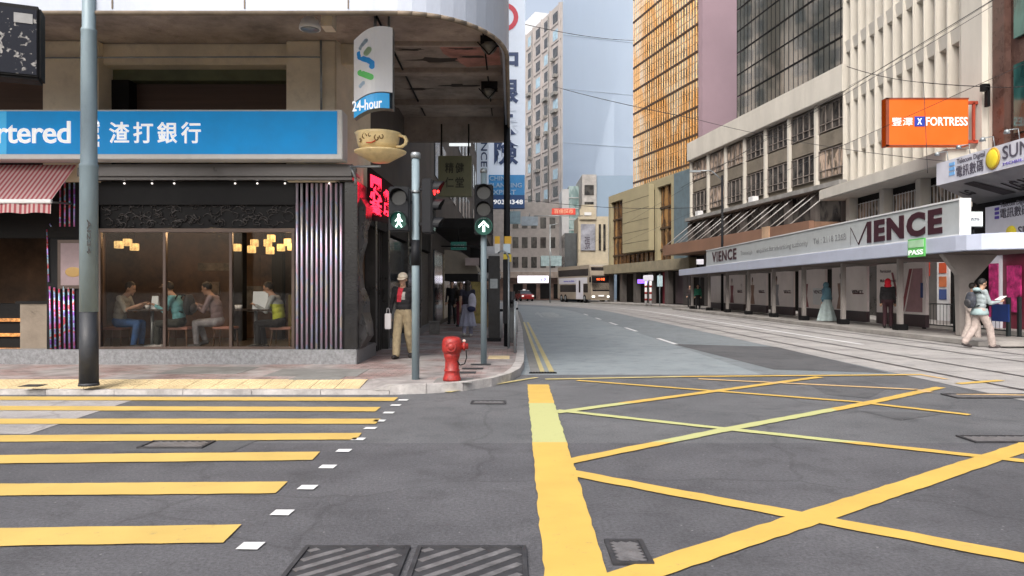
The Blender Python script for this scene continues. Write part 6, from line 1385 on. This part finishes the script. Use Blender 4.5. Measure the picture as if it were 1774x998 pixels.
# ================================================================ PEOPLE
# one continuous remeshed body per person; local frame: the figure faces +Y, its right hand at +X
def cap(a, b, ra, rb, tag): return ('c', Vector(a), Vector(b), ra, rb, tag)
def person(label, loc, head, J, col, voxel=.011, hair=(.02,.015,.012), group=None, extras=None, fingers=True, grip=.5):
    t = thing('person', label, 'person', loc, head, group, local=True)
    V = Vector; pr = []
    hip, ch, nk, hd = V(J['hip']), V(J['chest']), V(J['neck']), V(J['head'])
    up = (nk-hip).normalized(); side = V((1,0,0)); mid = hip.lerp(ch,.5)
    mb = MB()
    def sph(c, r): mb.ell(c, r if isinstance(r, tuple) else (r,r,r), 14, 9)
    def cone(a, b, ra, rb, tag):
        a, b = V(a), V(b); mb.cyl(a,b,ra,rb,14); sph(a,ra); sph(b,rb); pr.append((a,b,ra,rb,tag))
    W = J.get('w',1.0)
    # torso as stacked wide sections
    fwd = side.cross(up)*-1
    for (p, rx, ry, rz, tag) in ((hip,.155*W,.115,.11,'legs'),(hip.lerp(ch,.35),.145*W,.115,.13,'top'),(hip.lerp(ch,.7),.155*W,.12,.13,'top'),(ch,.165*W,.12,.13,'top'),(ch.lerp(nk,.5),.15*W,.095,.09,'top')):
        q = up.to_track_quat('Z','Y').to_matrix()
        mb.ell(p,(rx,ry,rz),18,12); pr.append((p-V((rx*.45,0,0)),p+V((rx*.45,0,0)),min(ry,rx)*.95,min(ry,rx)*.95,tag))
    cone(ch.lerp(nk,.8), hd-V((0,.0,.04)), .06,.052,'skin')
    # head: cranium, jaw, nose, ears
    hf = V(J.get('look',(0,1,0))).normalized(); hs = hf.cross(V((0,0,1))).normalized(); hu = hs.cross(hf); HM = Matrix((hs,hf,hu)).transposed()
    hp = lambda a,b,c: hd+hs*a+hf*b+hu*c
    mb.ell(hp(0,-.008,.03),(.077,.096,.098),18,12,HM); mb.ell(hp(0,.022,-.045),(.056,.066,.068),14,10,HM); pr.append((hp(0,0,.03),hp(0,.02,-.04),.09,.07,'skin'))
    mb.cyl(hp(0,.085,.015),hp(0,.105,-.022),.011,.016,8); sph(hp(0,.102,-.022),.015); mb.ell(hp(0,.088,-.058),(.022,.01,.008),8,6,HM); sph(hp(0,.075,-.092),.02)
    for s in (-1,1): mb.ell(hp(s*.078,-.005,-.002),(.014,.022,.032),8,6,HM)
    # limbs
    for s, k in ((1,'R'),(-1,'L')):
        sh, el, ha = V(J['sh'+k]), V(J['el'+k]), V(J['ha'+k]); sl = J.get('sleeve','long')
        cone(ch.lerp(nk,.55)+side*s*.08, sh, .07,.062,'top'); cone(sh, sh.lerp(el,.55), .058,.05,'top'); cone(sh.lerp(el,.55), el, .05,.044,'top' if sl != 'none' else 'skin')
        wr = el.lerp(ha,.96); cone(el, el.lerp(ha,.5), .044,.039,'top' if sl == 'long' else 'skin'); cone(el.lerp(ha,.5), wr, .039,.028 if sl != 'long' else .034,'top' if sl == 'long' else 'skin')
        d = (ha-el).normalized(); cu = V(J.get('curl',(0,.4,-.2)));
        # palm and five fingers, the fingers bent towards the curl direction
        across = d.cross(cu if cu.length else V((0,1,0))); across = across.normalized() if across.length > .01 else V((1,0,0)); pn = across.cross(d).normalized()
        mb2 = [(-.032,.075),(-.011,.085),(.011,.08),(.031,.062)]
        for q in (-.024,0,.024): cone(wr+across*q*.6, wr+d*.085+across*q, .019,.017,'skin')
        if fingers:
            for i,(o_,l_) in enumerate(mb2):
                a = wr+d*.085+across*o_*.98; dd = (d*(1-grip)+pn*grip*(1 if (pn.dot(cu) >= 0) else -1)).normalized(); b = a+(d*.6+dd*.4).normalized()*l_*.5; c = b+dd*l_*.5; cone(a,b,.0105,.0095,'skin'); cone(b,c,.0095,.0085,'skin')
            a = wr+d*.02-across*.028*s; b = a+(d*.6-across*.7*s).normalized()*.045; cone(a,b,.014,.012,'skin'); cone(b,b+(d+pn*.5).normalized()*.035,.012,.01,'skin')
        hp_, kn, an = V(J['hp'+k]), V(J['kn'+k]), V(J['an'+k]); lt = J.get('legtag','legs')
        r1,r2,r3 = J.get('legr',(.088,.066,.055)); cone(hp_, kn, r1,r2,lt); cone(kn, kn.lerp(an,.35), r2,r2*.98,lt); cone(kn.lerp(an,.35), an+V((0,0,.02)), r2*.98,r3,lt)
        toe = V(J['to'+k]); f_ = (toe-an); f_.z = 0; f_ = f_.normalized() if f_.length else V((0,1,0)); so = an-f_*.05; 
        cone(V((so.x,so.y,an.z-.045)), toe, .042,.038,'shoe'); cone(an+V((0,0,.01)), V((an.x,an.y,an.z-.03)), .048,.045,'shoe')
    o = mb.build('body_raw', M['black'], t)
    md = o.modifiers.new('r','REMESH'); md.mode = 'VOXEL'; md.voxel_size = voxel; md.use_smooth_shade = True
    sm = o.modifiers.new('s','SMOOTH'); sm.factor = .5; sm.iterations = 4
    bpy.context.view_layer.update()
    me = bpy.data.meshes.new_from_object(o.evaluated_get(bpy.context.evaluated_depsgraph_get())); old = o.data; o.modifiers.clear(); o.data = me; bpy.data.meshes.remove(old); o.name = 'body'; me.name = 'body'
    # tag faces by nearest limb segment
    n = len(me.polygons); c = np.zeros(n*3); me.polygons.foreach_get('center', c); c = c.reshape(-1,3); best = np.full(n,1e9); idx = np.zeros(n,int)
    tags = ['skin','top','legs','shoe','top2','hairy']
    for (a,b,ra,rb,tag) in pr:
        a_ = np.array(a); d = np.array(b)-a_; L2 = max(1e-9,(d*d).sum()); u = np.clip(((c-a_)@d)/L2,0,1); dist = np.linalg.norm(c-a_-u[:,None]*d,axis=1)-(ra+(rb-ra)*u)
        m_ = dist < best; best[m_] = dist[m_]; idx[m_] = tags.index(tag)
    if 'paint' in J: idx = J['paint'](c, idx)
    me.materials.clear()
    for k, tg in enumerate(tags):
        cc = col.get(tg, col.get('top',(.1,.1,.1)))
        me.materials.append(cc if not isinstance(cc, tuple) else mat('cloth_%.2f_%.2f_%.2f_%s'%(*cc,tg), cc, .5 if tg == 'skin' else .85, var=.08 if tg == 'skin' else .2, scale=9, bump=.1 if tg == 'skin' else .9, bscale=14 if tg != 'skin' else 60))
    me.polygons.foreach_set('material_index', idx.astype(np.int32)); me.polygons.foreach_set('use_smooth', [True]*n)
    if hair:
        mb = MB(); mb.ell(hp(0,-.018,.042),(.086,.1,.098),18,12,HM)
        hl = J.get('hairlen',0)
        if hl: mb.ell(hp(0,-.07,-.02-hl/2),(.075,.045,.08+hl/2),14,10,HM)
        # clear the face: pull vertices that lie in front of the brow back
        for v_ in mb.v:
            r = v_-hd; a,b,cz = r.dot(hs), r.dot(hf), r.dot(hu)
            if b > .03 and cz < .075: v_ -= hf*(b-.03)*1.0
            if b > -.02 and cz < .0: v_ -= hf*(b+.02)
        mb.build('hair', mat('hair_%.3f'%hair[0],hair,.6,var=.3,scale=20,bump=.6,bscale=40), t)
    eye = mat('eye_dark',(.01,.01,.01),.2,var=0,bump=0)
    for s in (-1,1): MB().ell(hp(s*.03,.083,.012),(.011,.006,.006),8,6).build('eye', eye, t)
    MB().ell(hp(0,.089,-.058),(.021,.006,.004),8,6).build('mouth', mat('lip',(.25,.08,.07),.5,var=0,bump=0), t)
    if extras: extras(t, hp, J, HM)
    return t
def stand(lean=0, stride=.0, armswing=.0, h=1.0):
    J = dict(hip=(0,0,.93),chest=(0,.01+lean*.3,1.24),neck=(0,.01+lean*.45,1.44),head=(0,.035+lean*.6,1.575),
      shR=(.175,lean*.4,1.385),shL=(-.175,lean*.4,1.385),elR=(.215,-.03+armswing*.5,1.11),elL=(-.215,-.03-armswing*.5,1.11),haR=(.22,.05+armswing,.87),haL=(-.22,.05-armswing,.87),
      hpR=(.085,0,.88),hpL=(-.085,0,.88),knR=(.09,.03+stride*.55,.49),knL=(-.09,.02-stride*.3,.49),anR=(.095,stride*.85,.085),anL=(-.095,-stride,.1+max(0,stride)*.12),
      toR=(.11,stride*.85+.15,.045),toL=(-.11,-stride+.15,.04))
    return {k:(tuple(c*h for c in v)) for k,v in J.items()}
def sit(table=True):
    # seat plane at z=.42 of local floor
    return dict(hip=(0,0,.53),chest=(0,.06,.84),neck=(0,.13,1.03),head=(0,.22,1.15),look=(0,1,-.35),shR=(.17,.1,.97),shL=(-.17,.1,.97),elR=(.2,.2,.72),elL=(-.2,.2,.72),haR=(.1,.44,.84),haL=(-.1,.42,.83),
      hpR=(.09,.03,.5),hpL=(-.09,.03,.5),knR=(.1,.4,.49),knL=(-.1,.4,.49),anR=(.1,.33,.1),anL=(-.1,.38,.1),toR=(.11,.5,.04),toL=(-.11,.55,.04),curl=(0,.4,-.5))
skin = (.42,.25,.17)
# 1 man with white cap walking on the pavement (faces the camera; heading 180)
J = stand(.03,.22,.06,.975); J['haR'] = (.27,.06,.80); J['elR'] = (.245,-.02,1.05); J['curl'] = (0,.3,-.6); J['look'] = (0,1,-.15); J['legr'] = (.1,.085,.075); J['w'] = 1.08
def paint1(c, idx):
    m_ = (np.abs(c[:,0]-.03-.35*(1.38-c[:,2])*.3) < .055-.03*(1.38-c[:,2])) & (c[:,1] > .03) & (c[:,2] > 1.1) & (c[:,2] < 1.42) & (idx == 1); idx[m_] = 4
    m_ = (np.abs(c[:,0]+.03) < .035) & (c[:,1] > .03) & (c[:,2] > 1.15) & (c[:,2] < 1.3) & (idx == 1); idx[m_] = 5; return idx
J['paint'] = paint1
def capx(t, hp, J, HM):
    mb = MB(); mb.ell(hp(0,-.012,.062),(.094,.108,.085),20,12,HM)
    for v_ in mb.v:
        z = (v_-hp(0,0,0)).z
        if z < .035: v_.z += (.035-z)*.9
    mb.build('cap_crown', mat('cream_cap',(.72,.64,.52),.8,var=.1), t)
    mb = MB(); pts = []; 
    for k in range(13): a = math.pi*k/12; pts.append((hp(.082*math.cos(a),.07+.085*math.sin(a),.045-.02*math.sin(a))))
    for k in range(13): a = math.pi*k/12; pts.append((hp(.082*math.cos(a),.07+.085*math.sin(a),.036-.02*math.sin(a))))
    mb.add(pts, [list(range(13)),list(range(13,26))[::-1]]+[(i,i+1,14+i,13+i) for i in range(12)]); mb.build('cap_brim', mat('cream_cap',(.72,.64,.52)), t)
p1 = person('man in a white cap, black jacket and khaki trousers walking with a white bag', (X_(699,14.7),14.7,.12), 172, J, dict(skin=skin,top=(.018,.017,.02),legs=(.33,.265,.165),shoe=(.025,.02,.02),top2=(.5,.03,.05),hairy=(.4,.38,.36)), .009, hair=(.05,.045,.04), extras=capx)
bx, by = X_(672,14.6), 14.6
t = thing('carrier_bag', 'white paper carrier bag held by the man in the white cap', 'bag', (bx,by,.55)); mb = MB(); z0 = Z_(570,by); z1 = Z_(543,by); mb.box(bx-.055,bx+.065,by-.05,by+.05,z0,z1); mb.build('bag_body', mat('white_paper',(.75,.72,.73),.6,var=.04,bump=.5,bscale=8), t, .01)
mb = MB(); mb.tube([(bx-.03,by,z1),(bx-.015,by,z1+.1),(bx+.02,by,z1+.1),(bx+.04,by,z1)], .005, 6); mb.build('bag_handle', mat('white_paper',(.75,.72,.73)), t)
def backpack(loc, rot, c, lab, s=1.0):
    t = thing('backpack', lab, 'bag', loc, rot, local=True); mb = MB(); mb.ell((0,0,.0),(.16*s,.10*s,.22*s),18,12); 
    for v_ in mb.v: v_.x = max(-.145*s,min(.145*s,v_.x)); v_.z = max(-.19*s,min(.2*s,v_.z))
    mb.build('pack', mat('pack_%.2f'%c[0],c,.7,var=.5,scale=12,bump=.5), t); mb = MB(); mb.ell((0,-.08*s,-.06*s),(.12*s,.05*s,.1*s),14,8); mb.build('front_pocket', mat('pack_pocket',(.05,.05,.055),.6,var=.4,scale=10), t)
    for sx in (-1,1): mb = MB(); mb.tube([(sx*.09*s,.08*s,-.14*s),(sx*.12*s,.2*s,-.1*s),(sx*.13*s,.25*s,.05*s),(sx*.11*s,.16*s,.2*s),(sx*.08*s,.04*s,.18*s)],.014*s,6); mb.build('strap', M['black'], t)
    return t
# 2 woman with pale skirt walking away
def skirt(c, z0, z1, r0, r1, nm='skirt', folds=9, amp=.03):
    def ex(t, hp, J, HM):
        mb = MB(); pr = None; N = 40; rows = 8; vs = []
        for j in range(rows+1):
            u = j/rows; z = z0+(z1-z0)*u; r = r0+(r1-r0)*u; vs.append([Vector(((r+amp*u*math.sin(k/N*2*math.pi*folds+u))*math.cos(k/N*2*math.pi), (r*.8+amp*u*math.sin(k/N*2*math.pi*folds))*math.sin(k/N*2*math.pi), z)) for k in range(N)])
        for j in range(rows):
            for k in range(N): mb.quad(vs[j][k],vs[j][(k+1)%N],vs[j+1][(k+1)%N],vs[j+1][k])
        mb.sm = [True]*len(mb.f); mb.build(nm, mat('skirt_%.2f'%c[0],c,.85,var=.12,scale=5), t)
    return ex
J = stand(.02,.12,.05,.94); J['sleeve'] = 'none'; J['hairlen'] = .2
person('woman in a long pale blue skirt walking away past the farther signal pole', (X_(810,21.6),21.6,.12), 0, J, dict(skin=skin,top=(.02,.02,.035),legs=(.3,.3,.4),shoe=(.6,.58,.55)), .012, extras=skirt((.33,.34,.44),.93,.3,.13,.24))
t = thing('shoulder_bag', 'white and navy cloth bag hanging on the woman in the pale skirt', 'bag', (X_(818,21.5),21.4,1.0)); mb = MB(); c = (X_(818,21.4),21.38,1.12); mb.ell(c,(.12,.06,.25),14,10); mb.build('bag_body', mat('pale_bag',(.5,.5,.6),.8,var=.3), t); mb = MB(); mb.ell((c[0]-.02,c[1]-.02,.92),(.12,.07,.09),12,8); mb.build('navy_pouch', mat('navy_pouch',(.02,.025,.07),.7), t)
J = stand(0,.1,.03,1.0); person('dark dressed man standing back in the side arcade', (X_(783,29.5),29.5,.12), 175, J, dict(skin=skin,top=(.015,.015,.017),legs=(.012,.012,.014),shoe=(.01,.01,.01)), .014)
J = stand(0,.1,.03,.95); person('woman with light brown hair and a red bag behind the pale skirt', (X_(798,27.5),27.5,.12), 175, J, dict(skin=skin,top=(.06,.05,.045),legs=(.12,.02,.03),shoe=(.02,.02,.02)), .014, hair=(.2,.13,.09))
J = stand(0,.1,.03,.97); person('half hidden walker in brown behind the farther signal pole', (X_(846,24),24,.12), 180, J, dict(skin=skin,top=(.05,.04,.045),legs=(.16,.11,.06),shoe=(.3,.3,.3)), .014)
# 5 man with backpack walking right
J = stand(.06,.30,.0,1.02); J['haR'] = (.12,.42,1.16); J['elR'] = (.2,.14,1.12); J['haL'] = (-.1,.42,1.15); J['elL'] = (-.2,.14,1.12); J['curl'] = (0,.2,.6); J['look'] = (0,1,-.3); J['legr'] = (.105,.088,.082); J['w'] = 1.25
def hoody(t, hp, J, HM):
    mb = MB(); mb.ell((0,-.07,1.46),(.12,.09,.06),16,8); mb.build('hood', mat('teal_cloth_hood',(.3,.4,.41),.9,var=.15), t); mb = MB(); mb.lathe([(.17,-.0),(.2,-.1),(.205,-.16),(.17,-.165)], (0,0,.99), n=22); mb.build('jacket_hem', mat('teal_cloth_hood',(.3,.4,.41)), t)
Ym = 18.85; xm = X_(1697,Ym)
person('man in a pale teal hooded jacket and beige trousers walking right and reading a paper', (xm,Ym,.004), -90, J, dict(skin=skin,top=(.31,.36,.375),legs=(.42,.35,.32),shoe=(.06,.05,.05)), .009, hair=(.012,.01,.01), extras=hoody)
backpack((xm-.22,Ym,1.2), -90, (.04,.045,.06), 'dark checked backpack on the man in the teal jacket', 1.05)
mb = MB(); mb.add([(xm+.45,Ym-.1,1.2),(xm+.62,Ym-.1,1.3),(xm+.62,Ym+.12,1.3),(xm+.45,Ym+.12,1.2),(xm+.45,Ym-.1,1.21),(xm+.62,Ym-.1,1.31),(xm+.62,Ym+.12,1.31),(xm+.45,Ym+.12,1.21)],[(0,3,2,1),(4,5,6,7),(0,1,5,4),(1,2,6,5),(2,3,7,6),(3,0,4,7)]); solo(mb, 'folded_paper', mat('white_paper',(.75,.72,.73)), 'white folded paper in the hands of the man in teal', 'paper')
J = stand(.02,.15,.03,.97); J['legr'] = (.1,.085,.08); person('person in pale clothes half hidden behind the backpack walker', (X_(1683,21.0),21.0,.004), -90, J, dict(skin=skin,top=(.4,.36,.33),legs=(.42,.36,.33),shoe=(.1,.08,.08)), .012)
# red hooded woman
def hood(c, nm='head_scarf', wide=1.0):
    def ex(t, hp, J, HM):
        mb = MB(); mb.ell(hp(0,-.02,.02),(.105*wide,.115,.135),18,12,HM); mb.ell(hp(0,-.02,-.1),(.12*wide,.1,.09),16,8,HM)
        for v_ in mb.v:
            r = v_-hp(0,0,0); b = r.dot(HM.col[1]); 
            if b > .06: v_ -= HM.col[1]*(b-.06)
        mb.build(nm, mat('scarf_%.2f'%c[0],c,.85,var=.15,bump=.7,bscale=12), t)
    return ex
J = stand(.03,.08,.02,1.0); J['w'] = 1.35; J['legr'] = (.085,.07,.06)
person('woman with a bright red hood and black coat standing at the right shelter post', (X_(1538,25.9),25.9,.14), -30, J, dict(skin=skin,top=(.014,.012,.014),legs=(.035,.01,.015),shoe=(.01,.01,.01)), .011, hair=None, extras=hood((.6,.012,.03)))
J = stand(.04,.1,.03,.96); J['w'] = 1.2; Yb = 31.8
sk = skirt((.46,.56,.56),.98,.03,.16,.42,'long_skirt',7,.04); hd_ = hood((.12,.24,.3),'head_scarf',1.15)
def both(t, hp, J, HM):
    sk(t,hp,J,HM); hd_(t,hp,J,HM)
    mb = MB(); pr = None; N = 24; vs = []
    for j in range(7):
        u = j/6; z = 1.42-.5*u; r = .12+.13*u; vs.append([Vector(((r+.03*u*math.sin(k*1.8))*math.cos(2*math.pi*k/N)-.06*u, (r*.75)*math.sin(2*math.pi*k/N)-.05, z)) for k in range(N)])
    for j in range(6):
        for k in range(N): mb.quad(vs[j][k],vs[j][(k+1)%N],vs[j+1][(k+1)%N],vs[j+1][k])
    mb.sm = [True]*len(mb.f); mb.build('shawl', mat('blue_shawl',(.13,.26,.33),.85,var=.2), t)
person('woman in a blue head scarf and long pale gown waiting at the shelter', (X_(1432,Yb),Yb,.14), 20, J, dict(skin=skin,top=(.12,.22,.3),legs=(.4,.5,.5),shoe=(.02,.02,.02)), .012, hair=None, extras=both)
J = stand(0,.1,.03,1.0); J['w'] = 1.3; person('person in a green coat at the far left end of the shelter', (X_(1209,52.5),52.5,.14), 160, J, dict(skin=skin,top=(.02,.16,.1),legs=(.015,.015,.015),shoe=(.01,.01,.01)), .016)
J = stand(0,.1,.03,1.0); person('distant walker in black by the arcade to the right of the bus', (X_(1195,58),58,.13), 160, J, dict(skin=skin,top=(.03,.02,.02),legs=(.015,.015,.015),shoe=(.01,.01,.01)), .018)
# café customers; heading -90 faces +X, 90 faces -X
J = sit(); J['sleeve'] = 'short'; J['haR'] = (.12,.5,.86); J['elR'] = (.22,.24,.74)
person('seated man in a grey short sleeved shirt and blue jeans at the left café table', (X_(206,14.3),14.3,.33), -90, J, dict(skin=skin,top=(.3,.3,.27),legs=(.05,.13,.33),shoe=(.05,.05,.05)), .010)
J = sit(); J['haR'] = (.05,.3,1.12); J['elR'] = (.2,.33,.9)
person('seated man in a teal shirt with his hand at his cap in the café', (X_(312,14.3),14.3,.33), 90, J, dict(skin=skin,top=(.13,.37,.42),legs=(.03,.035,.03),shoe=(.5,.5,.5)), .010, hair=(.02,.02,.02), extras=lambda t,hp,J,HM: (MB().ell(hp(0,.08,.075),(.075,.09,.012),14,6,HM).build('cap_brim', mat('tan_brim',(.4,.25,.17),.7), t), MB().ell(hp(0,-.01,.06),(.09,.105,.07),16,10,HM).build('cap_crown', mat('dark_cap',(.03,.03,.03),.8), t)))
backpack((X_(312,14.3)+.17,14.3,1.17), 90, (.012,.013,.015), 'black backpack on the seated man in teal', 1.0)
J = sit(); J['knR'] = (.1,.42,.5); J['anR'] = (.1,.3,.16); person('seated woman in grey and pink in the middle of the café', (X_(378,14.55),14.55,.33), 90, J, dict(skin=skin,top=(.24,.18,.19),legs=(.3,.3,.33),shoe=(.1,.1,.1)), .011, hair=(.012,.01,.01))
J = sit(); J['w'] = 1.15
def p4(c, idx): m_ = (c[:,2] < .86) & (idx == 1) & (c[:,1] < .12); idx[m_] = 4; return idx
J['paint'] = p4; person('seated person in a grey and lime yellow jacket leaning on the right café table', (X_(485,14.3),14.3,.33), 90, J, dict(skin=skin,top=(.32,.36,.38),legs=(.015,.015,.018),shoe=(.02,.02,.02),top2=(.5,.58,.06)), .010, hair=(.012,.01,.01))
J = stand(.05,0,.03,.98); J['haR'] = (.12,.3,1.0); J['haL'] = (-.12,.3,1.0); person('shadowy shop worker in dark clothes behind the steel trolley in the bakery', (-8.75,14.75,.15), 180, J, dict(skin=(.2,.12,.08),top=(.02,.018,.02),legs=(.015,.015,.015),shoe=(.01,.01,.01)), .014)  # skin darkened in colour so the figure looks shadowed
